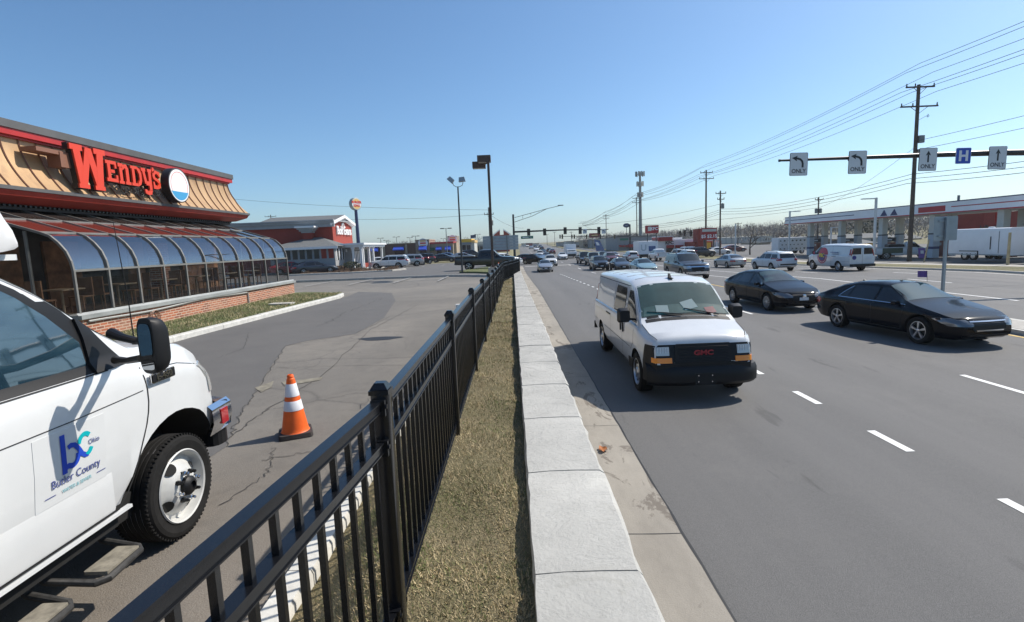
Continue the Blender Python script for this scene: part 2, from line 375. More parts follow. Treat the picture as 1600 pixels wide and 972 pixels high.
cr([(340, 560), (380, 545), (390, 520)], .015); cr([(410, 720), (520, 700), (560, 700)], .012)
cr([(345, 790), (420, 740), (430, 700)], .012); cr([(560, 640), (600, 600), (690, 570), (700, 540)], .01)
mat('lot_crack', (.055, .052, .048), .9); struct(mk.build('lot_cracks', 'lot_crack'))
mk = MB()
for q in (((398, 607), (428, 596), (424, 606), (408, 614)), ((440, 598), (505, 590), (500, 595), (445, 604))):
    mk.add([(*lotp(*p), .8625) for p in q], [(3, 2, 1, 0)])
struct(mk.build('faded_yellow_mark', 'paint_yellow_faded'))
mk = MB()
for x0 in (-16, -13.2, -10.4, -7.6, -4.8): mk.add([(x0, 33, .858), (x0+.1, 33, .858), (x0+.1, 38.6, .82), (x0, 38.6, .82)], [(0, 1, 2, 3)])
for k in range(6): mk.box((-15+2.7*k, 72, zl(72)+.008), (.1, 5, .002))
struct(mk.build('lot_parking_lines', 'paint_worn'))
mk = MB()
for (x_, y_, a, b_) in ((-9.6, 36.5, 1.2, .5), (-3.2, 12.2, .5, .25)):
    mk.add([(x_+a*math.cos(t)*(1+.2*math.sin(3*t)), y_+b_*math.sin(t), zl(y_)+.009) for t in [i*math.tau/18 for i in range(18)]], [tuple(range(18))])
struct(mk.build('lot_stains', 'crack_black'))
def kerb_run(name, pts, w_, h_, mt, zf, joint=1.8, dz=0.):
    """a kerb of short cast pieces along a line; returns one structure object"""
    mb = MB()
    for i in range(len(pts)-1):
        a = Vector((*pts[i], 0)); c = Vector((*pts[i+1], 0)); L = (c-a).length; n_ = max(1, round(L/joint)); t = (c-a)/n_
        nn = Vector((-t.y, t.x, 0)).normalized()*w_/2
        for k in range(n_):
            p = a+t*(k+.006/t.length*1.); q = a+t*(k+1-.006/t.length); zp = zf(p.y)+dz; zq = zf(q.y)+dz; hh = h_+random.uniform(-.004, .004)
            vs = []
            for s_, zz in ((p, zp), (q, zq)):
                for sd, hz in ((1, -.05), (1, hh*.8), (.85, hh), (-.85, hh), (-1, hh*.8), (-1, -.05)): vs.append((s_.x+nn.x*sd, s_.y+nn.y*sd, zz+hz))
            mb.add(vs, [(j, j+1, j+7, j+6) for j in range(5)]+[(5, 4, 3, 2, 1, 0), (6, 7, 8, 9, 10, 11)])
    return struct(mb.build(name, mt, smooth=True, angle=25))
kerb_run('lot_kerb', [(-1.385, -6), (-1.385, 30), (-1.3, 39.5)], .165, .15, 'kerb_white', zl, 1.8)
# planting bed in front of the glass room and its kerb
bed = [(-9.4, -2), (-8.64, 12.9), (-8.2, 19), (-7.95, 23.6), (-8.2, 24.9), (-9.0, 25.6), (-10.2, 26.3), (-12, 27.2), (-14.5, 27.6)]
kerb_run('bed_kerb', bed, .2, .15, 'kerb_white', zl, 1.8)
poly_flat('bed_turf', [(-11.3, -2)]+[(x_-.1, y_) for x_, y_ in bed[:5]]+[(-9.1, 25.4), (-10.2, 26.1), (-12.3, 26.6), (-12.3, 25.8), (-11.3, 25.8)][0:5], .99, 'turf_green')
kerb_run('cross_kerb', [(-75, 42), (-30, 41.2), (-17.7, 40.3), (-9.8, 39.9), (-5, 39.4), (-3.2, 38.3), (-1.3, 36.2)], .2, .16, 'concrete', zl, 3)
poly_flat('corner_turf', [(-4.6, 45), (-3, 43.4), (-1.4, 40.6), (-.45, 38.8), (-.3, 52), (-2.6, 54), (-4.2, 50)], .14, 'turf_green', zl, .2)
isl = [(-23.5, 55), (-17, 55.2), (-13.2, 57), (-12.2, 59.6), (-13.6, 62.4), (-17, 63.4), (-23.5, 63)]
kerb_run('island_kerb', isl, .3, .16, 'concrete', zl, 2)
poly_flat('island_mulch', isl, .13, 'mulch', zl, .1)
poly_flat('shop_pavement', [(-24, 62), (-17.6, 70), (-15.8, 78), (-22, 92), (-60, 92), (-60, 62)], .1, 'concrete', zl, .15)

# verge between fence and wall, falling to the lot on its left
sz = lambda Y: float(np.interp(Y, [-6, 6, 25, 33, 60], [1.5, 1.5, 1.22, 1.15, .62]))
cz = lambda Y: float(np.interp(Y, [-6, 8, 22, 33, 52, 62], [1.6, 1.6, 1.38, 1.3, .95, .45]))
def vz(X, Y):
    s = sz(Y); l = zl(Y)+.06; t = min(1, max(0, (X+1.3)/.75)); t = t*t*(3-2*t)
    return l+(s-l)*t+.012*math.sin(X*9+Y*3.1)+.012*math.sin(Y*7.3+X*4)
Yv = list(np.arange(-6, 12, .25))+list(np.arange(12, 60, 1.))
Xv = np.linspace(-1.31, .05, 14)
mb = MB(); mb.grid([[(X, Y, vz(X, Y)) for X in Xv] for Y in Yv], flip=True); struct(mb.build('grass_verge', 'turf', smooth=True))
def blades(name, n_, fx, hmin, hmax, mats, wts, wd=.0026):
    P = np.zeros((n_, 3, 3)); k = 0
    for i in range(n_):
        X, Y, Z, sc = fx(); a = random.uniform(0, math.tau); lean = random.uniform(.2, 1.6); h_ = random.uniform(hmin, hmax)*sc
        dx, dy = math.cos(a), math.sin(a); ln = h_*math.sin(min(lean, 1.45)); hz = h_*math.cos(min(lean, 1.45))
        w2 = wd*(.6+.25*sc+Y*.05)
        P[i] = ((X-dy*w2, Y+dx*w2, Z), (X+dy*w2, Y-dx*w2, Z), (X+dx*ln, Y+dy*ln, Z+hz+.004))
    me = bpy.data.meshes.new(name); me.from_pydata(P.reshape(-1, 3).tolist(), [], np.arange(n_*3).reshape(-1, 3).tolist())
    for m_ in mats: me.materials.append(MATS[m_])
    q = P[:, 0, :2]; cl = np.sin(q[:, 0]*5.1+np.sin(q[:, 1]*1.9)*2)+np.sin(q[:, 1]*3.3+q[:, 0]*2.2)+.6*np.sin(q[:, 1]*9+q[:, 0]*11)
    mi = rng.choice(len(mats), n_, p=wts); g_ = (cl > 1.1) & (rng.random(n_) < .6); mi[g_] = 1; s_ = (cl < -1.2) & (rng.random(n_) < .6); mi[s_] = 0
    me.polygons.foreach_set('material_index', mi.astype(int)); me.update()
    o = bpy.data.objects.new(name, me); COL.objects.link(o); return o
def f1():
    Y = 1.2+9*random.random()**1.9; X = random.uniform(-1.28, .02); return X, Y, vz(X, Y)-.004, 1
o = blades('grass', 95000, f1, .010, .032, ['blade_straw', 'blade_green', 'blade_dry'], [.42, .2, .38])
tag(o, 'short dormant grass, straw brown and patchy, between fence and wall cap', 'grass', kind='stuff')
def f2():
    Y = random.uniform(8, 26); X = random.uniform(-1.28, .02); return X, Y, vz(X, Y)-.004, 1.2
o = blades('grass', 22000, f2, .02, .055, ['blade_straw', 'blade_green', 'blade_dry'], [.35, .3, .35])
tag(o, 'short brown grass farther along the fence', 'grass', kind='stuff')
def f3():
    Y = random.uniform(6, 25); X = random.uniform(-10.85, np.interp(Y, [6, 24], [-9.05, -8.1])); return X, Y, .985, 1.5
o = blades('grass', 24000, f3, .03, .07, ['blade_straw', 'blade_green', 'blade_dry'], [.2, .55, .25], .004)
tag(o, 'green and brown grass in the bed below the brick base', 'grass', kind='stuff')

# ------------------------------------------------------------ stone retaining wall with cap stones
wt = thing('retaining_wall', 'low roadside retaining wall with rough pale grey cap stones', 'wall', (0, 0, 0))
mb = MB()
for side in (0,):
    P = [[(.36, Y, -.05+zr(Y)), (.36, Y, cz(Y)-.1), (.08, Y, cz(Y)-.1), (.08, Y, .3)] for Y in [-4]+[y for y in YS if -4 < y < 60]+[60]]
    mb.grid(P)
mb.build('wall_body', 'wall_stone', wt)
y = -3.8; 
while y < 59:
    L = .965; g_ = .007; mb = MB(); n_ = 7; y0, y1 = y+g_, y+L-g_; rr = []
    sh = random.uniform(-.004, .004)
    for i in range(n_+1):
        Y = y0+(y1-y0)*i/n_; e = lambda a: random.uniform(-a, a); zt_ = cz(Y)+sh
        ed = .006 if i in (0, n_) else 0
        rr.append([(.045+e(.003), Y, zt_-.09), (.03+e(.004), Y, zt_-.045), (.04+e(.005), Y, zt_-.004-ed), (.16, Y, zt_+e(.0012)-ed*.6), (.32, Y, zt_+e(.0012)-ed*.6), (.465+e(.008), Y, zt_-.003-ed), (.485+e(.01), Y, zt_-.03), (.478+e(.01), Y, zt_-.06), (.47, Y, zt_-.09)])
    mb.grid(rr); mb.add(rr[0], [tuple(range(9))]); mb.add(rr[-1], [tuple(range(9))[::-1]])
    mb.build('cap_stone', 'cap_stone', wt, smooth=True, angle=40); y += L

# ------------------------------------------------------------ black metal fence
mat('fence_black', (.006, .0065, .008), .25, spec=.45, bump=.05, bscale=200, var=.2, vscale=30)
ft = thing('metal_fence', 'black metal picket fence with square capped posts beside the verge', 'fence', (0, 0, 0))
FL = [(-.68, -.22)]+[(-.49+.004*k, -.22+2.03*k) for k in range(1, 13)]+[(-.24, 26.1), (.0, 28.1), (.2, 30.1), (.4, 32)]
stuffm = MB(); npk = 0
def fz(Y): return sz(Y)+.0
for i, (X, Y) in enumerate(FL):
    z = fz(Y); mb = MB(); mb.rbox((X, Y, z+.46), (.062, .062, .94), .006, 2)
    p = mb.build('post', 'fence_black', ft, smooth=True)
    mb = MB(); mb.box((X, Y, z+.935), (.07, .07, .016)); mb.box((X, Y, z+.956), (.064, .064, .022), taper=.55); mb.build('post_cap', 'fence_black', p)
    for zz in (.89, .745, .1):
        for sg in (-1, 1):
            mb = MB(); mb.box((X, Y+sg*.042, z+zz-.004), (.05, .028, .056)); mb.lathe([(.009, 0), (.009, .005), (0, .006)], 8, (X+.025, Y+sg*.044, z+zz), 'x'); mb.build('bracket', 'fence_black', p)
    if i == len(FL)-1: break
    X2, Y2 = FL[i+1]; a = Vector((X, Y, z)); c = Vector((X2, Y2, fz(Y2))); d = (c-a).normalized()
    for zz in (.89, .745, .1):
        mb = MB(); o_ = Vector((0, 0, zz))
        mb.bar(a+o_+d*.03, c+o_-d*.03, .028, .03); mb.bar(a+o_+d*.03+Vector((0, 0, .0165)), c+o_-d*.03+Vector((0, 0, .0165)), .038, .006)
        mb.bar(a+o_+d*.03+Vector((0, 0, -.0165)), c+o_-d*.03+Vector((0, 0, -.0165)), .036, .004)
        mb.build('rail', 'fence_black', ft)
    n_ = 19
    for k in range(1, n_+1):
        p = a+(c-a)*(k/(n_+1)); args = ((p.x, p.y, p.z+.47), (.017, .017, .85))
        if Y > .3 and npk < 98: mb = MB(); mb.box(*args); mb.build('picket', 'fence_black', ft); npk += 1
        else: stuffm.box(*args)
tag(stuffm.build('pickets', 'fence_black', ft), kind='stuff')
# kerb-side marker post seen over the fence
t = thing('marker_post', 'short white marker post just behind the fence', 'marker post', (-1.0, 9.6, 1.15))
mb = MB(); mb.rbox((0, 0, .33), (.16, .1, .8), .02, 2); mb.build('post', 'paint_white', t)
t = thing('reflector_stake', 'small red reflector on a thin stake behind the fence, past the white marker', 'reflector', (-.86, 12.1, 1.15)); mb = MB(); mb.tube([(0, 0, 0), (0, 0, .7)], .012, 6); mb.build('stake', 'fence_black', t)
mat('reflector_red', (.5, .03, .02), .3)
mb = MB(); mb.rbox((0, .0, .72), (.07, .03, .13), .01, 2); mb.build('reflector', 'reflector_red', t)
# ------------------------------------------------------------ vehicles
mat('glass_car', (.008, .014, .018), .03, spec=.8)
mat('glass_tint', (.004, .005, .006), .05, spec=.7)
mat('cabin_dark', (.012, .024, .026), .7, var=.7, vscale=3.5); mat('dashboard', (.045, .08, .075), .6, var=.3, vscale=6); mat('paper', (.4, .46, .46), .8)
mat('glass_clear', (.02, .15, .16), .02, spec=.7, alpha=.25)
mat('glass_teal', (.02, .05, .055), .02, spec=.8)
mat('tyre', (.012, .0115, .011), .85, spec=.25, var=.3, vscale=12, bump=.3, bscale=60)
mat('rim_silver', (.55, .55, .56), .28, .85); mat('rim_white', (.52, .52, .5), .4, var=.12, vscale=9)
mat('dark_plastic', (.01, .01, .011), .5, spec=.3, bump=.1, bscale=150); mat('underbody', (.008, .008, .008), .9)
mat('chrome', (.75, .76, .78), .12, 1.); mat('lamp_clear', (.5, .5, .48), .25, .3, coat=.6)
mat('lamp_smoked', (.16, .165, .17), .12, .5, coat=1.); mat('lamp_red', (.35, .01, .012), .15, coat=1.); mat('lamp_amber', (.9, .27, .01), .2, coat=.5); mat('gap_dark', (.01, .01, .01), .8)
mat('plate', (.6, .62, .64), .4); mat('plate_ink', (.03, .05, .2), .5)
def paint(name, c, metal=.0, rough=.3): return mat(name, c, rough, metal, coat=.8, var=.04, vscale=3)
paint('white_paint', (.65, .66, .66)); paint('silver_paint', (.36, .37, .38), .6); mat('black_paint', (.002, .0025, .005), .09, spec=.27); paint('navy_paint', (.01, .016, .03), .2)
paint('grey_paint', (.09, .1, .11), .5); paint('blue_grey_paint', (.12, .16, .2), .5); paint('red_paint', (.3, .015, .015)); paint('blue_paint', (.03, .09, .25), .3)
paint('green_paint', (.05, .08, .045)); paint('maroon_paint', (.1, .012, .015)); paint('pearl_paint', (.66, .67, .67)); paint('teal_paint', (.2, .32, .34), .3); paint('charcoal_paint', (.02, .021, .024), .3)
paint('pale_blue_paint', (.4, .47, .52), .3)

class Shape:
    """car body: x forward, y left, z up; ground at z = 0, centre at x = 0"""
    def __init__(s, L, W, top, belt, bottom, plan, tumble=.32, crown=.035, sm=.05, gh_in=.05, roof_r=.1, vert=False):
        s.L = L; s.hw = W/2; s.tumble = tumble; s.crown = crown; s.gh = gh_in; s.rr = roof_r
        X = np.linspace(-L/2, L/2, 400); s.X = X
        def smo(pts, k):
            z = np.interp(X, [p[0] for p in pts], [p[1] for p in pts]); kk = max(1, int(k/(L/400))); ker = np.hanning(2*kk+3); ker /= ker.sum()
            return np.convolve(np.pad(z, kk+1, mode='edge'), ker, 'valid')
        s.top = smo(top, sm*2); s.belt = smo(belt, .1); s.bot = smo(bottom, .04); s.plan = smo(plan, .06)
    def sec(s, x):
        k = round(float(x), 4)
        if not hasattr(s, 'cache'): s.cache = {}
        if k not in s.cache: s.cache[k] = s.sec0(x)
        return s.cache[k]
    def sec0(s, x):
        t = np.interp(x, s.X, s.top); w_ = np.interp(x, s.X, s.plan)*s.hw; zb = np.interp(x, s.X, s.bot)
        be = min(np.interp(x, s.X, s.belt), t-.05); gz = t-be; g_ = min(1, max(0, (gz-.07)/.2))
        be = max(be, zb+.12); gz = max(.02, t-be)
        yr = w_-.045-s.gh*g_-s.tumble*gz*g_-.03*(1-g_); rr = min(s.rr, gz*.5); h_ = be-zb
        return [(0, zb), (w_*.8, zb), (w_*.93, zb+min(.03, h_*.1)), (w_*.985, zb+h_*.2), (w_, zb+h_*.52), (w_*.995, be-h_*.16), (w_*.985, be-h_*.05), (w_-.035, be),
                (w_-.045-s.gh*g_, be+.01*1), (yr+.0, t-rr), (yr-rr*.16, t-rr*.42), (yr-rr*.55, t-rr*.1), (yr*.55, t+s.crown*.7), (0, t+s.crown)]
    def side_y(s, x, z):
        p = s.sec(x)[3:12]; zs = [q[1] for q in p]; ys = [q[0] for q in p]
        for i in range(1, len(zs)): zs[i] = max(zs[i], zs[i-1]+1e-4)
        return float(np.interp(z, zs, ys))
    def roof_z(s, x, y):
        p = s.sec(x)[9:][::-1]; return float(np.interp(abs(y), [q[0] for q in p], [q[1] for q in p]))
    def inside(s, x, y, z):
        p = s.sec(x)
        if z < p[0][1]: return False
        if z > p[9][1]: return z <= s.roof_z(x, y) and abs(y) <= p[9][0]
        return abs(y) <= s.side_y(x, z) if z > p[3][1] else abs(y) <= np.interp(z, [p[1][1]-1e-3, p[2][1], p[3][1]], [p[1][0], p[2][0], p[3][0]])
    def end_x(s, y, z, sg):
        lo, hi = 0.25*s.L*sg*1.0, s.L/2*sg
        if s.inside(hi, y, z): return hi
        ck = (round(y, 3), round(z, 3), sg)
        if not hasattr(s, 'ec'): s.ec = {}
        if ck in s.ec: return s.ec[ck]
        xs = np.linspace(hi, lo, 60); prev = hi
        for x in xs:
            if s.inside(x, y, z):
                a, b_ = prev, x
                for _ in range(5):
                    mid = (a+b_)/2
                    if s.inside(mid, y, z): b_ = mid
                    else: a = mid
                s.ec[ck] = b_; return b_
            prev = x
        return lo
    def body(s, mt, parent, wheels, wr, n_=70, name='body', wells=True, wellw=.34, wellr=None):
        u = np.linspace(0, 1, n_); xs = (-np.cos(u*math.pi)*.6+(2*u-1)*.4)*s.L/2
        mb = MB(); rows = []
        for x in xs:
            p = s.sec(x); rows.append([(x, q[0], q[1]) for q in p]+[(x, -q[0], q[1]) for q in p[::-1][1:-1]])
        k = len(rows[0]); vs = [q for r_ in rows for q in r_]
        fs = [(i*k+j, i*k+(j+1) % k, (i+1)*k+(j+1) % k, (i+1)*k+j) for i in range(len(rows)-1) for j in range(k)]
        fs += [tuple(range(k))[::-1], tuple(range((len(rows)-1)*k, len(rows)*k))]
        mb.add(vs, [f[::-1] for f in fs]); o = mb.build(name, [mt, 'underbody'], parent, smooth=True, angle=32)
        if wells:
            cb = MB(); cs = []
            for wx in wheels:
                for sg in (-1, 1):
                    c = MB(); c.lathe([(0, s.hw-wellw), ((wellr or wr*1.2), s.hw-wellw), ((wellr or wr*1.2), s.hw+.3), (0, s.hw+.3)], 36, (wx, 0, wr), 'y', mi=1, sgn=sg)
                    cb.v, cb.f, cb.m = cb.v+c.v, cb.f+[tuple(i+len(cb.v)-0 for i in f) for f in c.f], cb.m+c.m
            co_ = cb.build('cutter', ['underbody', 'underbody'], parent); bpy.context.view_layer.update()
            import bmesh
            bm = bmesh.new(); bm.from_mesh(co_.data); bmesh.ops.remove_doubles(bm, verts=bm.verts, dist=1e-5); bmesh.ops.recalc_face_normals(bm, faces=bm.faces); bm.to_mesh(co_.data); bm.free()
            bm = bmesh.new(); bm.from_mesh(o.data); bmesh.ops.recalc_face_normals(bm, faces=bm.faces); bm.to_mesh(o.data); bm.free()
            vol0 = len(o.data.polygons)
            md = o.modifiers.new('b', 'BOOLEAN'); md.operation = 'DIFFERENCE'; md.object = co_; md.solver = 'EXACT'
            try: md.material_mode = 'INDEX'
            except Exception: pass
            dg = bpy.context.evaluated_depsgraph_get(); me = bpy.data.meshes.new_from_object(o.evaluated_get(dg)); o.modifiers.clear()
            if len(me.polygons) > 200:
                old = o.data; o.data = me
                # smooth outside only
                sm = [p.material_index == 0 for p in me.polygons]; me.polygons.foreach_set('use_smooth', sm)
                try: me.set_sharp_from_angle(angle=R(32))
                except Exception: pass
            bpy.data.objects.remove(co_)
        return o
    def side_patch(s, rows, off, name, mt, parent, sides=(1, -1), nx=10, nz=6, skirt=.012, shift=0):
        """rows: (z, x_rear, x_front) from low to high"""
        out = []
        zs = [r_[0] for r_ in rows]; A = [r_[1] for r_ in rows]; B = [r_[2] for r_ in rows]; zz = sorted(set(list(np.linspace(zs[0], zs[-1], nz+1))+zs))
        for sg in sides:
            P = []
            for z in zz:
                a, b_ = np.interp(z, zs, A), np.interp(z, zs, B)
                P.append([(x, sg*(s.side_y(x, z)+off), z) for x in np.linspace(a, b_, nx+1)])
            mb = MB(); mb.grid(P, flip=(sg > 0))
            rim = P[0]+[r_[-1] for r_ in P[1:]]+P[-1][-2::-1]+[r_[0] for r_ in P[-2:0:-1]]
            low = [(q[0], q[1]-sg*skirt, q[2]) for q in rim]; k = len(rim)
            mb.add(rim+low, [((i+1) % k, i, k+i, k+(i+1) % k) if sg > 0 else (i, (i+1) % k, k+(i+1) % k, k+i) for i in range(k)])
            out.append(mb.build(name, mt, parent, smooth=True, angle=50))
        return out
    def top_patch(s, x0, x1, in0, in1, off, name, mt, parent, nx=12, ny=12, skirt=.012):
        """glass following the top surface between x0 and x1, inset from the roof edge"""
        P = []
        for i in range(nx+1):
            x = x0+(x1-x0)*i/nx; yr = s.sec(x)[9][0]-(in0+(in1-in0)*i/nx)
            P.append([(x, y, s.roof_z(x, y)+off) for y in np.linspace(-yr, yr, ny+1)])
        fl = x1 < x0
        mb = MB(); mb.grid(P, flip=fl)
        rim = P[0]+[r_[-1] for r_ in P[1:]]+P[-1][-2::-1]+[r_[0] for r_ in P[-2:0:-1]]; k = len(rim)
        low = [(q[0], q[1], q[2]-skirt) for q in rim]
        mb.add(rim+low, [(i, (i+1) % k, k+(i+1) % k, k+i) if not fl else ((i+1) % k, i, k+i, k+(i+1) % k) for i in range(k)])
        return mb.build(name, mt, parent, smooth=True, angle=50)
    def end_patch(s, rows, off, name, mt, parent, sg=1, ny=8, nz=4, mirror=False, skirt=.02, thin=False):
        """rows: (z, y0, y1) low to high, on the front (sg 1) or rear (sg -1)"""
        out = []
        zs = [r_[0] for r_ in rows]; A = [r_[1] for r_ in rows]; B = [r_[2] for r_ in rows]; zz = sorted(set(list(np.linspace(zs[0], zs[-1], nz+1))+zs))
        for my in ((1, -1) if mirror else (1,)):
            P = []
            for z in zz:
                a, b_ = np.interp(z, zs, A), np.interp(z, zs, B); row = []
                for y in np.linspace(a, b_, ny+1):
                    x = s.end_x(y, z, sg); row.append((x+sg*off, my*(y+off*.6*(1 if abs(y) > s.hw*.8 else 0)*np.sign(y)), z))
                P.append(row)
            fl = (sg*my < 0)
            mb = MB(); mb.grid(P, flip=fl)
            rim = P[0]+[r_[-1] for r_ in P[1:]]+P[-1][-2::-1]+[r_[0] for r_ in P[-2:0:-1]]; k = len(rim)
            low = [(q[0]-sg*skirt, q[1]*(1-.006), q[2]) for q in rim]
            mb.add(rim+low, [(i, (i+1) % k, k+(i+1) % k, k+i) if fl else ((i+1) % k, i, k+i, k+(i+1) % k) for i in range(k)])
            out.append(mb.build(name, mt, parent, smooth=True, angle=50))
        return out
    def seam(s, pts, w_, off, sides=(1, -1), mb=None):
        mb = mb or MB()
        for sg in sides:
            q = []
            for i in range(len(pts)-1):
                (x0, z0), (x1, z1) = pts[i], pts[i+1]; n_ = max(1, int(math.hypot(x1-x0, z1-z0)/.08))
                q += [(x0+(x1-x0)*k/n_, z0+(z1-z0)*k/n_) for k in range(n_)]
            q.append(pts[-1]); P = []
            for i, (x, z) in enumerate(q):
                a, c = q[max(i-1, 0)], q[min(i+1, len(q)-1)]; L = math.hypot(c[0]-a[0], c[1]-a[1]) or 1; nx_, nz_ = -(c[1]-a[1])/L*w_/2, (c[0]-a[0])/L*w_/2
                P.append([(x+nx_, sg*(s.side_y(x+nx_, z+nz_)+off), z+nz_), (x-nx_, sg*(s.side_y(x-nx_, z-nz_)+off), z-nz_)])
            mb.grid(P, flip=(sg < 0))
        return mb

def wheel(parent, x, y, r, wdt, rim='rim_silver', style='five', sg=1, lod=0, dual=False):
    n_ = 40 if lod == 0 else 20
    t = MB(); rb = r*.66; t.lathe([(rb, .0), (rb, -.02), (rb*1.05, .0), (r*.9, .012), (r*.975, -.004), (r, -.035), (r, -wdt+.035), (r*.975, -wdt), (rb, -wdt), (rb, 0)], n_, (x, y, r), 'y', sgn=sg)
    ty = t.build('wheel', 'tyre', parent, smooth=True, angle=30)
    m_ = MB(); c = (x, y, r)
    m_.lathe([(rb*1.03, .004), (rb*.97, .006), (rb*.93, -.03), (rb*.9, -.06)], n_, c, 'y', sgn=sg)
    m_.lathe([(rb*.93, -.062), (0, -.07)], n_, c, 'y', sgn=sg, mi=1)
    if style == 'steel':
        m_.lathe([(rb*.9, -.045), (rb*.72, -.03), (rb*.6, -.015), (rb*.34, -.01), (rb*.3, .005), (rb*.26, .012), (0, .012)], n_, c, 'y', sgn=sg)
        for k in range(8): a = k*math.tau/8; m_.lathe([(.001, -.012), (rb*.085, -.012), (rb*.085, -.028)], 10, (x+rb*.66*math.cos(a), y+sg*.0, r+rb*.66*math.sin(a)), 'y', sgn=sg, mi=1)
    else:
        ns = {'five': 5, 'seven': 7, 'ten': 10, 'split': 10}[style]
        for k in range(ns):
            a = k*math.tau/ns+(.12*(-1)**k*2 if style == 'split' else 0)
            d = (math.cos(a), math.sin(a)); w0, w1 = rb*(.16 if ns < 8 else .1), rb*(.28 if ns < 8 else .13)
            q = lambda rad, hw, dep: [(x+d[0]*rad-d[1]*hw, y+sg*dep, r+d[1]*rad+d[0]*hw), (x+d[0]*rad+d[1]*hw, y+sg*dep, r+d[1]*rad-d[0]*hw)]
            A = q(rb*.12, w0*.5, .004)+q(rb*.92, w1*.5, -.004); B = q(rb*.12, w0*.5, -.04)+q(rb*.95, w1*.5, -.045)
            v = [A[0], A[1], A[3], A[2], B[0], B[1], B[3], B[2]]; m_.add(v, [(0, 1, 2, 3), (0, 4, 5, 1), (1, 5, 6, 2), (2, 6, 7, 3), (3, 7, 4, 0)])
        m_.lathe([(rb*.2, -.02), (rb*.2, .004), (rb*.14, .01), (0, .011)], 14, c, 'y', sgn=sg)
    m_.build('rim', [rim, 'underbody'], ty, smooth=True, angle=30)
    return ty
def far_wheel(t, x, sg, W, wr, rim, style):
    mb = MB(); mb.lathe([(0, W/2-.3), (wr*1.16, W/2-.3), (wr*1.16, W/2+.004), (0, W/2+.004)], 22, (x, 0, wr+.01), 'y', sgn=sg); mb.build('wheel_arch', 'underbody', t)
    wheel(t, x, sg*(W/2+.015), wr, .2, rim, style, sg, 1)
def mirror(parent, x, z, yb, mt='dark_plastic', size=(.14, .2, .14), arm=.06, s_=None):
    for sg in (1, -1):
        mb = MB(); cy = sg*(yb+arm+size[1]/2)
        mb.rbox((x, cy, z), (size[0], size[1], size[2]), min(size)*.35, 3, axis='x', taper=.75)
        mb.bar((x-.02, sg*(yb-.05), z-size[2]*.3), (x, cy, z-size[2]*.2), .05, .04)
        mo = mb.build('mirror', mt, parent, smooth=True, angle=40)
        mb = MB(); mb.rbox((x-size[0]/2-.004, cy, z), (.006, size[1]*.82, size[2]*.78), .03, 3, axis='x'); mb.build('mirror_glass', 'chrome', mo)

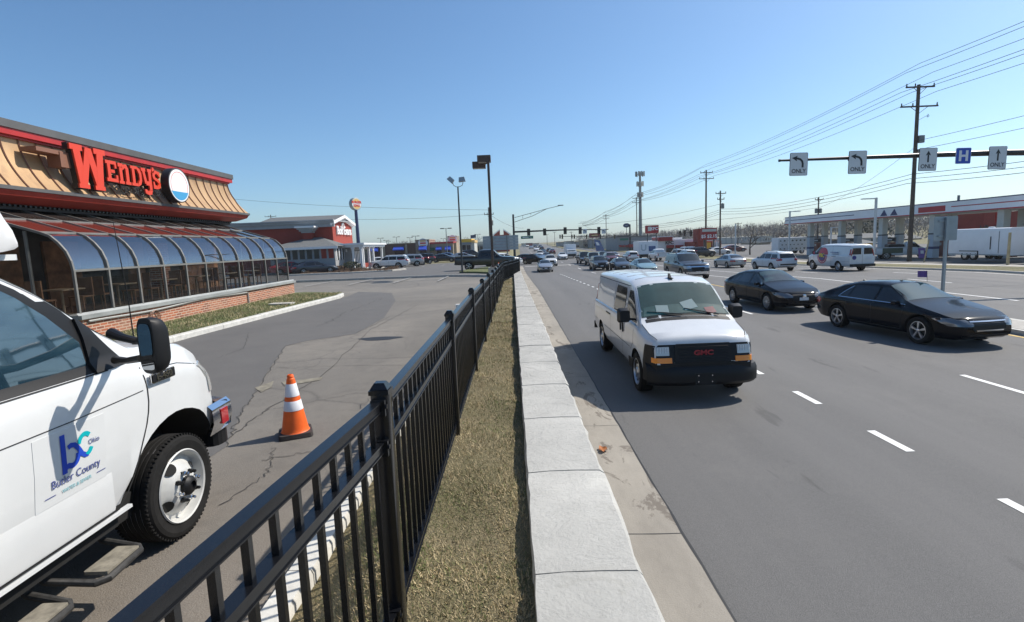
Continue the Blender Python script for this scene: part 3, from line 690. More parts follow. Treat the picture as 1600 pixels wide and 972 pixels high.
def sedan(label, paint_, L=4.85, W=1.83, H=1.45, wb=2.8, group=None, rim='rim_silver', style='five', lod=0, dash='glass_car', grille='dark_plastic', cat='car', name='car', profile=None, hatch=False, fo=.95, wr=.33, plate=True):
    t = thing(name, label, cat, group=group); h = L/2; k = H/1.45; fx = h-fo; rx = fx-wb
    top = profile or [(-h, .78), (-h+.04, .93*k), (-h+.42, 1.03*k), (-h+1.02, 1.29*k), (-h+1.6, 1.40*k), (-.25, 1.43*k), (.2, 1.40*k), (1.02, 1.03*k), (1.25, .97*k), (h-.5, .82*k), (h-.12, .70*k), (h, .58)]
    if hatch: top = [(-h, .8), (-h+.05, 1.0*k), (-h+.45, 1.36*k), (-h+.9, 1.42*k), (-.4, 1.45*k), (.1, 1.42*k), (.95, 1.07*k), (1.2, .98*k), (h-.5, .84*k), (h-.1, .72*k), (h, .6)]
    S = Shape(L, W, top, [(-h, .90*k), (-h+1, .93*k), (1.0, .88*k), (h, .8*k)], [(-h, .42), (-h+.3, .26), (rx, .2), (fx, .2), (h-.25, .2), (h, .32)],
              [(-h, .74), (-h+.12, .86), (-h+.5, .96), (-.3, 1), (fx-.2, .99), (h-.45, .94), (h-.14, .8), (h, .62)], tumble=.46, crown=.035, roof_r=.12)
    S.body(paint_, t, (rx, fx), wr, 64 if lod == 0 else 40, wells=lod < 2)
    z0 = .95*k; zt_ = 1.31*k
    if hatch: xb, xbt = -h+.62, -h+.8
    else: xb, xbt = -h+1.05, -h+1.35
    # side windows, front and rear, with the pillar between
    S.side_patch([(z0, .02, 1.0), (z0+.17*k, .02, .72), (zt_, .02, .32)], .004, 'window', 'glass_tint', t, nx=8, nz=4)
    S.side_patch([(z0+.01, -.98, -.06), (zt_, -.93, -.06)], .004, 'window', 'glass_tint', t, nx=8, nz=4)
    if lod < 2: S.side_patch([(z0+.02, xb+.05, -1.04), (z0+.1, xb+.1, -1.04), (zt_-.02, xbt+.1, -1.0)], .004, 'window', 'glass_tint', t, nx=6, nz=4)
    S.top_patch(1.0, .24, .035, .06, .006, 'windscreen', dash, t)
    if hatch: S.top_patch(-h+.1, -h+.42, .1, .12, .006, 'rear_window', 'glass_tint', t)
    else: S.top_patch(-h+.5, -h+1.45, .06, .1, .006, 'rear_window', 'glass_tint', t)
    # doors: seams + handles
    if lod < 2:
        mb = S.seam([(.02-.03, zt_+.02), (-.02, z0), (-.0, .33)], .012, .003); S.seam([(1.04, z0-.03), (1.02, .7), (.98, .33)], .012, .003, mb=mb)
        S.seam([(-1.0, z0), (-.98, .72), (rx+.42, .6)], .012, .003, mb=mb); S.seam([(rx+.45, .31), (.98, .31)], .014, .003, mb=mb)
        mb.build('door_seams', 'gap_dark', t)
        for x in (.1, -.9):
            for sg in (1, -1):
                mb = MB(); y_ = S.side_y(x, .8*k); mb.rbox((x+.05, sg*(y_+.022), .8*k), (.2, .022, .03), .01, 2, axis='x'); mb.build('door_handle', paint_, t, smooth=True)
    S.end_patch([(.55*k, .42, W/2*.86), (.62*k, .40, W/2*.93), (.70*k, .52, W/2*.95), (.735*k, .7, W/2*.93)], .012, 'headlight', 'lamp_smoked', t, 1, mirror=True)
    S.end_patch([(.42, -.36, .36), (.5, -.44, .44), (.66*k, -.4, .4)], .012, 'grille', grille, t, 1, ny=10)
    S.end_patch([(.27, -.6, .6), (.36, -.66, .66)], .008, 'lower_grille', 'dark_plastic', t, 1, ny=10, nz=2)
    S.end_patch([(.68*k, .45, W/2*.9), (.78*k, .42, W/2*.93), (.86*k, .5, W/2*.9)], .012, 'taillight', 'lamp_red', t, -1, mirror=True)
    if plate: S.end_patch([(.45, -.17, .17), (.56, -.17, .17)], .02, 'licence_plate', 'plate', t, 1, ny=2, nz=1)
    S.end_patch([(.62, -.17, .17), (.74, -.17, .17)], .02, 'licence_plate', 'plate', t, -1, ny=2, nz=1)
    mirror(t, .82, z0+.02, S.side_y(.82, z0)-.02, paint_, (.12, .2, .13), .05)
    for x in (rx, fx):
        for sg in (1, -1): wheel(t, x, sg*(W/2-.02), wr, .2, rim, style, sg, lod) if lod < 2 else far_wheel(t, x, sg, W, wr, rim, style)
    return t, S
def suv(label, paint_, L=4.7, W=1.88, H=1.72, wb=2.75, group=None, rim='rim_silver', style='five', lod=1, cat='suv', name='suv', boxy=0., grille='dark_plastic', rails=True, cladding=True, wr=.36, dash='glass_car'):
    t = thing(name, label, cat, group=group); h = L/2; fo = .92; fx = h-fo; rx = fx-wb; k = H/1.72
    top = [(-h, .95), (-h+.05, 1.15*k), (-h+.32-.15*boxy, 1.56*k), (-h+.5-.2*boxy, 1.64*k), (-.2, 1.685*k), (.3, 1.65*k), (1.0+.1*boxy, 1.16*k), (1.2, 1.1*k), (h-.4, (1.0+.06*boxy)*k), (h-.1, (.9+.08*boxy)*k), (h, .7)]
    S = Shape(L, W, top, [(-h, 1.06*k), (1, 1.0*k), (h, .95*k)], [(-h, .5), (-h+.25, .34), (rx, .28), (h-.3, .28), (h, .42)],
              [(-h, .82), (-h+.1, .9), (-h+.4, .97), (0, 1), (h-.4, .96), (h-.12, .86), (h, .72)], tumble=.34-.12*boxy, roof_r=.1)
    S.body(paint_, t, (rx, fx), wr, 50, wells=lod < 2)
    z0 = 1.09*k; zt_ = 1.5*k
    S.side_patch([(z0, .0, .98), (z0+.2*k, .0, .72), (zt_, .0, .42)], .004, 'window', 'glass_tint', t, nx=7, nz=4)
    S.side_patch([(z0, -.98, -.08), (zt_, -.98, -.08)], .004, 'window', 'glass_tint', t, nx=7, nz=4)
    S.side_patch([(z0+.02, -h+.3, -1.06), (zt_-.03, -h+.52, -1.06)], .004, 'window', 'glass_tint', t, nx=6, nz=4)
    S.top_patch(1.0+.08*boxy, .36, .04, .06, .006, 'windscreen', dash, t)
    S.end_patch([(1.14*k, -W/2*.72, W/2*.72), (1.5*k, -W/2*.62, W/2*.62)], .008, 'rear_window', 'glass_tint', t, -1, ny=8, nz=5)
    mb = S.seam([(-.04, zt_+.02), (-.04, .45)], .014, .003); S.seam([(1.03, z0-.05), (.98, .45)], .014, .003, mb=mb); S.seam([(-1.02, z0), (-1.0, .8), (rx+.44, .62)], .014, .003, mb=mb)
    mb.build('door_seams', 'gap_dark', t)
    for x in (.08, -.92):
        for sg in (1, -1):
            mb = MB(); y_ = S.side_y(x, .95*k); mb.rbox((x+.05, sg*(y_+.022), .95*k), (.2, .022, .03), .01, 2, axis='x'); mb.build('door_handle', paint_, t)
    if cladding: S.side_patch([(.3, rx+.45, fx-.45), (.42, rx+.45, fx-.45)], .008, 'sill_cladding', 'dark_plastic', t, nx=6, nz=1)
    S.end_patch([(.74*k, .5, W/2*.9), (.84*k, .46, W/2*.95), (.93*k, .55, W/2*.93)], .014, 'headlight', 'lamp_clear', t, 1, mirror=True)
    S.end_patch([(.6, -.42, .42), (.9*k, -.46, .46)], .014, 'grille', grille, t, 1, ny=8)
    S.end_patch([(.36, -.7, .7), (.56, -.75, .75)], .01, 'bumper_trim', 'dark_plastic', t, 1, ny=10, nz=2)
    S.end_patch([(.45, -.8, .8), (.66, -.84, .84)], .01, 'bumper_trim', 'dark_plastic', t, -1, ny=10, nz=2)
    S.end_patch([(.92*k, .55, W/2*.93), (1.06*k, .5, W/2*.94), (1.16*k, .7, W/2*.9)], .012, 'taillight', 'lamp_red', t, -1, mirror=True)
    S.end_patch([(.5, -.17, .17), (.62, -.17, .17)], .024, 'licence_plate', 'plate', t, 1, ny=2, nz=1)
    S.end_patch([(.78, -.17, .17), (.9, -.17, .17)], .02, 'licence_plate', 'plate', t, -1, ny=2, nz=1)
    if rails:
        for sg in (1, -1):
            mb = MB(); mb.tube([(x, sg*(S.sec(x)[10][0]-.04), S.sec(x)[11][1]+.05) for x in np.linspace(-h+.7, .1, 6)], .017, 6)
            for x in (-h+.75, .05): mb.box((x, sg*(S.sec(x)[10][0]-.04), S.sec(x)[11][1]+.025), (.08, .03, .05))
            mb.build('roof_rail', 'dark_plastic', t)
    mirror(t, .86, z0+.06, S.side_y(.86, z0)-.02, paint_, (.14, .2, .17), .05)
    for x in (rx, fx):
        for sg in (1, -1): wheel(t, x, sg*(W/2-.02), wr, .23, rim, style, sg, lod) if lod < 2 else far_wheel(t, x, sg, W, wr, rim, style)
    return t, S
def pickup(label, paint_, group=None, cab2=None, cat='pickup truck', name='pickup_truck', L=5.9, W=2.0, H=1.9, single=False):
    t = thing(name, label, cat, group=group); h = L/2; fx = h-.95; wb = 3.65; rx = fx-wb; wr = .4
    cb = -.75 if not single else -.0                                           # back of cab
    S = Shape(L, W, [(-h, 1.25), (cb-.06, 1.27), (cb, 1.32), (cb+.1, 1.8), (cb+.3, 1.88), (.5, 1.88), (.75, 1.84), (1.3, 1.3), (1.5, 1.22), (h-.3, 1.12), (h-.08, 1.02), (h, .85)],
              [(-h, 1.2), (h, 1.12)], [(-h, .55), (rx, .48), (h-.3, .42), (h, .5)], [(-h, .96), (-h+.1, 1), (h-.4, .98), (h-.1, .92), (h, .8)], tumble=.3, roof_r=.1, sm=.035)
    S.body(paint_, t, (rx, fx), wr, 56)
    if cab2:
        pass
    mb = MB(); mb.b(-h+.08, cb-.1, -.78, .78, 1.275, 1.315); mb.build('cargo_bed', 'underbody', t)
    mb = MB()
    for sg in (1, -1): mb.b(-h+.02, cb-.02, sg*.9-.07, sg*.9+.07, 1.26, 1.33)
    mb.b(-h, -h+.07, -.9, .9, 1.255, 1.33); mb.build('bed_rail', paint_, t)
    z0, zt_ = 1.29, 1.7
    if single: S.side_patch([(z0, .1, 1.15), (1.5, .1, 1.0), (zt_, .1, .85)], .004, 'window', 'glass_tint', t, nx=6, nz=3)
    else:
        S.side_patch([(z0, .28, 1.2), (1.5, .28, 1.02), (zt_, .28, .85)], .004, 'window', 'glass_tint', t, nx=6, nz=3); S.side_patch([(z0, cb+.25, .2), (zt_, cb+.28, .2)], .004, 'window', 'glass_tint', t, nx=6, nz=3)
    S.top_patch(1.27, .8, .04, .06, .006, 'windscreen', 'glass_car', t)
    mb = S.seam([(.24, zt_), (.24, .58)], .016, .003); S.seam([(1.24, z0-.04), (1.2, .58)], .016, .003, mb=mb); S.seam([(cb+.03, 1.3), (cb+.03, .55)], .02, .003, mb=mb); mb.build('door_seams', 'gap_dark', t)
    S.end_patch([(.82, .62, W/2*.93), (1.04, .62, W/2*.95)], .014, 'headlight', 'lamp_clear', t, 1, mirror=True)
    S.end_patch([(.7, -.58, .58), (1.04, -.6, .6)], .014, 'grille', 'chrome', t, 1); S.end_patch([(.45, -.92, .92), (.66, -.95, .95)], .03, 'bumper', 'chrome', t, 1, ny=12, nz=2)
    S.end_patch([(.55, -.92, .92), (.72, -.92, .92)], .05, 'bumper', 'chrome', t, -1, ny=8, nz=2); S.end_patch([(.85, .83, W/2*.96), (1.2, .83, W/2*.96)], .012, 'taillight', 'lamp_red', t, -1, mirror=True)
    mirror(t, 1.02, 1.36, S.side_y(1.02, 1.3)-.02, 'dark_plastic', (.14, .22, .22), .06)
    for x in (rx, fx):
        for sg in (1, -1): wheel(t, x, sg*(W/2-.03), wr, .27, 'rim_silver', 'five', sg, 1)
    return t, S
def place(t, x, y, heading, z=None):
    """heading in degrees, 0 = away from the camera along the road, 180 = towards it"""
    t.location = (x, y, (zg(x, y) if z is None else z)+.006); t.rotation_euler = (0, 0, R(90-heading)); return t

def van(label, W=2.01, L=6.2, wb=3.94, group=None, cargo=False, name='van', cat='van'):
    t = thing(name, label, cat, group=group); h = L/2; fx = h-.9; rx = fx-wb; wr = .38; pm = 'white_paint'
    top = [(-h, 1.7), (-h+.03, 1.95), (-h+.16, 2.03), (-1, 2.08), (fx-1.3, 2.07), (fx-.95, 2.0), (fx-.72, 1.88), (fx-.02, 1.37), (fx+.12, 1.31), (fx+.55, 1.2), (fx+.77, 1.13), (fx+.84, 1.03), (h, .62)]
    S = Shape(L, W, top, [(-h, 1.27), (fx-.6, 1.27), (fx, 1.24), (h, 1.05)], [(-h, .45), (rx, .40), (fx, .34), (h-.2, .3), (h, .36)],
              [(-h, .93), (-h+.06, .96), (-h+.4, 1), (fx+.1, .99), (fx+.55, .96), (h-.17, .89), (h-.05, .85), (h, .80)], tumble=.13, crown=.05, roof_r=.13, gh_in=.03, sm=.04)
    S.body(pm, t, (rx, fx), wr, 90)
    # roof ribs of the panel roof
    for k in range(5):
        x = -h+.7+k*.82; mb = MB(); mb.tube([(x, y, S.roof_z(x, y)+.001) for y in np.linspace(-.68, .68, 9)], .009, 6); mb.build('roof_rib', pm, t, smooth=True)
    dg_ = (fx-.33, fx-1.25)
    # front door window with its raked front edge
    S.side_patch([(1.31, fx-1.12, fx-.28), (1.45, fx-1.14, fx-.4), (1.7, fx-1.14, fx-.66), (1.84, fx-1.1, fx-.86)], .006, 'window', 'glass_car', t, nx=8, nz=6)
    S.side_patch([(1.29, fx-1.15, fx-.24), (1.45, fx-1.17, fx-.37), (1.7, fx-1.17, fx-.63), (1.87, fx-1.12, fx-.84)], .003, 'window_seal', 'dark_plastic', t, nx=8, nz=6)
    if not cargo:
        for a, c in ((fx-2.45, fx-1.4),):
            S.side_patch([(1.33, a, c), (1.40, a-.03, c+.02), (1.78, a+.02, c+.02), (1.86, a+.08, c-.02)], .006, 'window', 'glass_tint', t, nx=8, nz=5, sides=(-1, 1))
            S.side_patch([(1.30, a-.02, c+.02), (1.38, a-.06, c+.05), (1.80, a-.01, c+.05), (1.89, a+.06, c-.0)], .003, 'window_seal', 'dark_plastic', t, nx=8, nz=5, sides=(-1, 1))
    S.side_patch([(1.42, -h+.25, fx-2.65), (1.82, -h+.35, fx-2.65)], .003, 'side_panel', pm, t, nx=6, nz=3)
    # windscreen
    S.top_patch(fx-.03, fx-.88, .03, .05, .002, 'windscreen_seal', 'dark_plastic', t)
    if cargo: S.top_patch(fx-.075, fx-.85, .055, .075, .007, 'windscreen', 'glass_car', t, nx=14, ny=14)
    else:
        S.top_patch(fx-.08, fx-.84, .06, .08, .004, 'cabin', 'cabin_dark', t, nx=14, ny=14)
        db = S.top_patch(fx-.09, fx-.3, .1, .12, .009, 'dashboard', 'dashboard', t, nx=6, ny=10)
        for (xa, ya, sx_, sy_, ro) in ((fx-.27, .12, .1, .14, .3), (fx-.2, -.42, .09, .12, -.1), (fx-.15, .5, .07, .1, .2)):
            m2 = MB(); q = [(xa+ux*sx_*math.cos(ro)-uy*sy_*math.sin(ro), ya+ux*sx_*math.sin(ro)+uy*sy_*math.cos(ro)) for ux, uy in ((-1, -1), (1, -1), (1, 1), (-1, 1))]
            m2.add([(a, c, S.roof_z(a, c)+.017) for a, c in q], [(0, 1, 2, 3)]); m2.build('paper', 'paper' if ya < .4 else 'red_paint', db)
        S.top_patch(fx-.075, fx-.85, .055, .075, .026, 'windscreen', 'glass_clear', t, nx=14, ny=14, skirt=.02)
    # wipers, cowl
    for y0, y1 in ((.62, .0), (-.08, -.72)):
        mb = MB(); xa = fx-.05; mb.tube([(xa+.02, y0, S.roof_z(xa, y0)+.02), (xa-.05, (y0+y1)/2, S.roof_z(xa-.05, (y0+y1)/2)+.03), (xa-.13, y1, S.roof_z(xa-.13, y1)+.022)], .01, 5); mb.build('wiper', 'dark_plastic', t)
    mb = MB(); mb.grid([[(fx-.02+.1*i, y, S.roof_z(fx-.02+.1*i, y)+.004) for y in np.linspace(-.8, .8, 9)] for i in range(2)]); mb.build('cowl', 'dark_plastic', t)
    # seams
    mb = S.seam([(fx-.18, 1.27), (fx-.24, .9), (fx-.42, .75)], .012, .003); S.seam([(fx-1.24, 1.92), (fx-1.24, .5)], .012, .003, mb=mb); S.seam([(fx-1.24, .46), (fx-.5, .46)], .012, .003, mb=mb)
    S.seam([(fx-2.58, 1.92), (fx-2.58, .5)], .012, .003, mb=mb); S.seam([(rx-.5, .8), (-h+.1, .8)], .008, .003, mb=mb); S.seam([(rx+.55, .78), (fx-.5, .78)], .01, .003, mb=mb)
    S.seam([(-h+.2, 1.93), (fx-1.1, 1.95)], .014, .003, mb=mb)
    mb.build('door_seams', 'gap_dark', t)
    for x, sgs in ((fx-1.12, (1, -1)), (fx-1.36, (1, -1))):
        for sg in sgs:
            m2 = MB(); y_ = S.side_y(x, 1.1); m2.rbox((x, sg*(y_+.016), 1.08), (.05, .025, .2), .012, 2, axis='z'); m2.build('door_handle', 'dark_plastic', t)
    for sg in (-1, 1):
        m2 = MB(); x = fx-2.9; m2.box((x, sg*(S.side_y(x, 1.16)+.003), 1.16), (.5, .012, .035)); m2.build('door_track', 'dark_plastic', t)
    # hood shut lines
    for sg in (1, -1):
        P = []; mb = MB()
        for i in range(12):
            x = fx+.1+.66*i/11; yy = S.sec(x)[9][0]-.02; P.append([(x, sg*yy, S.roof_z(x, yy)+.004), (x, sg*(yy-.014), S.roof_z(x, yy-.014)+.004)])
        mb.grid(P, flip=(sg < 0)); mb.build('hood_seam', 'gap_dark', t)
    # black front end
    S.end_patch([(.6, -.93, .93), (.8, -.93, .93), (1.0, -.91, .91), (1.045, -.87, .87)], .006, 'front_panel', 'dark_plastic', t, 1, ny=18, nz=5)
    gr = S.end_patch([(.70, -.44, .44), (.76, -.5, .5), (1.02, -.5, .5), (1.055, -.47, .47)], .02, 'grille', 'gap_dark', t, 1, ny=10, nz=6)[0]
    for k in range(6): zz = .745+.052*k; mb = MB(); mb.tube([(S.end_x(y, zz, 1)+.022, y, zz) for y in np.linspace(-.44, .44, 7)], .006, 4); mb.build('grille_bar', 'dark_plastic', gr)
    for sg in (1, -1):
        y0, y1 = sg*.6, sg*.82
        hl = S.end_patch([(.86, min(y0, y1), max(y0, y1)), (1.01, min(y0, y1), max(y0, y1))], .016, 'headlight', 'lamp_clear', t, 1, ny=4, nz=3)[0]
        m2 = MB(); xx = S.end_x(sg*.7, .94, 1)+.018
        for j in range(5): yy = sg*(.62+.045*j); m2.box((S.end_x(yy, .935, 1)+.02, yy, .935), (.006, .006, .13))
        m2.build('lens_rib', 'plate', hl)
        y0, y1 = sg*.56, sg*.885
        S.end_patch([(.73, min(y0, y1), max(y0, y1)), (.82, min(y0, y1), max(y0, y1))], .02, 'turn_signal', 'lamp_amber', t, 1, ny=8, nz=2)
    # bumper
    mb = MB(); P = []
    for y in np.linspace(-1, 1, 31):
        yy = y*.985; bx = h+.06-.16*abs(y)**6-.03*abs(y)**2; o_ = .0
        P.append([(bx-.2, yy*.95, .27), (bx-.06, yy*.985, .31), (bx+.02, yy*1.0, .38), (bx+.035, yy*1.0, .5), (bx+.02, yy*1.0, .6), (bx-.03, yy*.995, .66), (bx-.2, yy*.97, .7)])
    mb.grid(P)
    bo_ = mb.build('front_bumper', 'dark_plastic', t, smooth=True)
    S.side_patch([(.36, fx+.44, h-.02), (.5, fx+.47, h-.02), (.68, fx+.49, h-.03), (.74, fx+.5, h-.05)], .014, 'bumper_wrap', 'dark_plastic', t, nx=10, nz=6)
    S.end_patch([(.36, -.97, .97), (.55, -.985, .985), (.7, -.985, .985)], .016, 'lower_apron', 'dark_plastic', t, 1, ny=24, nz=5)
    S.side_patch([(.74, fx+.5, h-.06), (.86, fx+.53, h-.07), (1.03, fx+.57, h-.1)], .010, 'headlight_surround', 'dark_plastic', t, nx=8, nz=5)
    mb = MB(); mb.box((h+.088, 0, .45), (.01, .36, .2)); pb = mb.build('plate_bracket', 'gap_dark', t)
    for y_, z_ in ((-.12, .56), (.12, .56), (-.12, .45), (.12, .45)): m2 = MB(); m2.box((h+.095, y_, z_-.05), (.006, .018, .018)); m2.build('bolt', 'chrome', pb)
    mirror(t, fx-.42, 1.42, S.side_y(fx-.4, 1.35)-.02, 'dark_plastic', (.16, .26, .3), .1)
    # shark-fin aerial
    mb = MB(); xx = fx-1.1; zz = S.roof_z(xx, 0); mb.prism([(-.09, 0), (.1, 0), (.04, .03), (-.05, .1), (-.08, .1)], -.02, .02, lambda a, c, d: (xx+a, d-.0, zz+c)); mb.box((xx, 0, zz+.006), (.24, .08, .015)); mb.build('roof_aerial', 'dark_plastic', t)
    # rear
    S.end_patch([(1.32, .1, .8), (1.8, .1, .74)], .008, 'rear_window', 'glass_tint', t, -1, mirror=True)
    S.side_patch([(1.2, -h+.03, -h+.17), (1.72, -h+.04, -h+.15)], .008, 'taillight', 'lamp_red', t, nx=3, nz=4)
    S.end_patch([(1.2, W/2*.82, W/2*.89), (1.72, W/2*.70, W/2*.765)], .012, 'taillight', 'lamp_red', t, -1, mirror=True, ny=3)
    m2 = MB(); m2.rbox((-h-.06, 0, .5), (.14, 1.92, .2), .05, 3, axis='z'); m2.build('rear_bumper', 'dark_plastic', t)
    S.end_patch([(.6, -.006, .006), (1.9, -.006, .006)], .004, 'door_gap', 'gap_dark', t, -1, ny=1, nz=6)
    for x in (rx, fx):
        for sg in (1, -1): wheel(t, x, sg*(W/2-.03), wr, .24, 'rim_silver', 'steel', sg, 0)
    return t, S

# --- the white passenger van coming towards the camera
mat('emblem_red', (.33, .025, .035), .35)
gv, S = van('white van with black grille and bumper driving towards the camera beside the wall')
xg = S.end_x(0, .9, 1)+.03
text_mesh('emblem', 'GMC', .115, 'emblem_red', gv, frameM((xg, 0, .895), (0, 1, 0), (0, 0, 1)), .006, bold=.004, sx=1.35)
mb = MB()
for y_, x_, s_ in ((-.42, .22, .16), (.25, .2, .12)):
    pass
mat('paper', (.6, .6, .56), .8)
place(gv, 3.27, 9.98-.0-(6.2/2-.9)+6.2/2-.9+(6.2/2-.9), 180-0)
gv.location = (3.27+.03, 9.98+2.2, .006)

# --- black sedans in the next lanes
sb, S = sedan('glossy black sedan with silver wheels and chrome window line, a purple pennant on its roof', 'black_paint', 5.0, 1.87, 1.46, 2.84, style='split', dash='glass_teal', fo=.98, wr=.345, plate=False)
mb = MB(); S.seam([(1.02, .945), (-1.42, .955), (-1.3, 1.08), (-1.15, 1.2), (-1.0, 1.28)], .014, .008, mb=mb); mb.build('window_trim', 'chrome', sb)
S.end_patch([(.44, -.34, .34), (.47, -.36, .36)], .03, 'grille_trim', 'chrome', sb, 1, ny=8, nz=1)
S.end_patch([(.66, -.47, .47), (.685, -.47, .47)], .03, 'grille_trim', 'chrome', sb, 1, ny=8, nz=1)
mb = MB(); xx = -1.35; zz = S.roof_z(xx, 0); mb.prism([(-.08, 0), (.08, 0), (-.04, .07)], -.015, .015, lambda a, c, d: (xx+a, d, zz+c)); mb.build('roof_aerial', 'black_paint', sb)
place(sb, 10.93, 14.75, 173.7)
mat('pennant_purple', (.16, .08, .3), .6)
def loc_pt(t, p):
    return Matrix.Translation(t.location) @ Matrix.Rotation(t.rotation_euler.z, 4, 'Z') @ Vector(p)
px_ = loc_pt(sb, (.15, .62, 1.42)); fl = thing('car_pennant', 'small purple pennant clipped to the roof of the black sedan', 'flag', px_, sb.rotation_euler.z)
mb = MB(); mb.tube([(0, 0, 0), (-.02, 0, .3)], .006, 6); mb.build('staff', 'dark_plastic', fl)
mb = MB(); P = [[(-.02-.32*i/8*1., .02*math.sin(i*.9), .3-.015*i/8), (-.015-.32*i/8, .02*math.sin(i*.9+.3), .12-.01*i/8)] for i in range(9)]
mb.grid(P); mb.grid([[(p[0], p[1]+.003, p[2]) for p in r_] for r_ in P], flip=True); mb.build('pennant', 'pennant_purple', fl)
t2, S = sedan('black sedan with white licence plate following behind the glossy black sedan', 'black_paint', 4.9, 1.84, 1.47, 2.79, style='ten', dash='glass_teal', wr=.33)
xg = S.end_x(0, .58, 1)+.02; mb = MB(); mb.lathe([(.075, 0), (.075, .012), (.06, .016), (.05, .01), (.035, .014), (0, .014)], 18, (xg, 0, .6), 'x'); mb.build('emblem', 'chrome', t2)
place(t2, 10.52, 21.65, 177)
# ------------------------------------------------------------ white utility truck, nose pointing up the road
mat('body_fibreglass', (.7, .7, .7), .45, var=.05, vscale=2)
mat('decal_white', (.6, .61, .61), .35); mat('decal_blue', (.015, .06, .45), .4); mat('decal_teal', (.0, .38, .42), .4); mat('decal_navy', (.06, .08, .25), .45); mat('decal_pale', (.2, .45, .5), .5)
mat('step_metal', (.06, .058, .055), .6, .5, var=.4, vscale=20); mat('step_tread', (.2, .18, .14), .9, var=.4, vscale=15)
TX, TY = -3.51, 2.75
tk = thing('utility_truck', 'white utility truck with a county decal on its door, parked beside the fence', 'truck', (TX, TY, .854), R(90))
S = Shape(3.4, 2.0, [(-1.7, 2.08), (-.15, 2.085), (-.02, 2.06), (.216, 1.92), (.51, 1.68), (.74, 1.49), (.98, 1.47), (1.3, 1.42), (1.48, 1.33), (1.6, 1.2), (1.66, 1.08), (1.7, 1.0)],
          [(-1.7, 1.41), (.55, 1.41), (.8, 1.36), (1.2, 1.3), (1.5, 1.18), (1.7, .93)], [(-1.7, .5), (1.2, .5), (1.5, .56), (1.7, .62)],
          [(-1.7, .99), (.2, 1), (.6, 1), (1.3, .985), (1.55, .93), (1.66, .86), (1.7, .8)], tumble=.14, crown=.05, roof_r=.12, gh_in=.03, sm=.045)
S.body('white_paint', tk, (.99,), .385, 120, wellw=.5, wellr=.575)
S.side_patch([(1.40, -1.6, .44), (1.5, -1.6, .46), (1.62, -1.6, .47), (1.80, -1.6, .30), (1.94, -1.6, .13), (2.01, -1.6, .0), (2.045, -1.6, -.12)], .003, 'window_frame', 'dark_plastic', tk, nx=24, nz=10, sides=(-1,))
wn = S.side_patch([(1.45, -1.6, .34), (1.60, -1.6, .345), (1.78, -1.6, .18), (1.9, -1.6, .04), (1.985, -1.6, -.09), (2.005, -1.6, -.17)], .0065, 'window', 'glass_side', tk, nx=24, nz=10, sides=(-1,)) if False else None
m, n, b = nodes_mat('glass_side'); g = N(n)
c = g.ramp(g.noise(1.4, 3, .5, stretch=(1, 1, 4.)), [(.35, (.006, .016, .025)), (.5, (.016, .04, .06)), (.7, (.05, .09, .11))]); link(n, c, b, 'Base Color')
b.inputs['Roughness'].default_value = .03; b.inputs['Coat Weight'].default_value = 1.; b.inputs['Specular IOR Level'].default_value = .9
S.side_patch([(1.45, -1.6, .34), (1.60, -1.6, .345), (1.78, -1.6, .18), (1.9, -1.6, .04), (1.985, -1.6, -.09), (2.005, -1.6, -.17)], .0065, 'window', 'glass_side', tk, nx=24, nz=10, sides=(-1,))
mb = S.seam([(-.3, 1.432), (.3, 1.432)], .03, .008, sides=(-1,)); mb.build('window_trim', 'plate', tk)
S.top_patch(.68, -.0, .05, .07, .006, 'windscreen', 'glass_car', tk)
# door and fender gaps, and the crease line
mb = S.seam([(.7, 1.36), (.715, 1.28), (.722, 1.2), (.718, 1.12), (.70, 1.05), (.67, .98), (.635, .91), (.60, .84), (.56, .76), (.51, .68), (.44, .60), (.36, .54)], .011, .0025, sides=(-1,))
S.seam([(-1.6, .535), (.36, .535)], .012, .0025, sides=(-1,), mb=mb)
S.seam([(-1.6, 1.185), (.1, 1.19), (.68, 1.205)], .006, .002, sides=(-1,), mb=mb)  # door crease: its shadow line painted as a dark strip
S.seam([(.76, 1.33), (1.1, 1.30), (1.42, 1.22)], .006, .002, sides=(-1,), mb=mb)
mb.build('door_seams', 'gap_dark', tk)
mb = MB(); P = []                                                      # swage below the belt and along the sill
for x in np.linspace(-1.6, .33, 12): P.append([(x, -(S.side_y(x, z)+o_), z) for z, o_ in ((.8, -.002), (.77, .003), (.72, .004), (.56, .002), (.54, -.004))])
mb.grid(P); mb.build('lower_door_swage', 'white_paint', tk, smooth=True)
S.side_patch([(.5, -1.6, .45), (.52, -1.6, .45)], .012, 'sill', 'white_paint', tk, nx=10, nz=1, sides=(-1,), skirt=.03)
mb = MB(); mb.b(-1.7, 1.3, -.86, .86, .36, .52); mb.b(-1.7, .4, -.93, -.86, .40, .50); mb.build('chassis', 'underbody', tk)
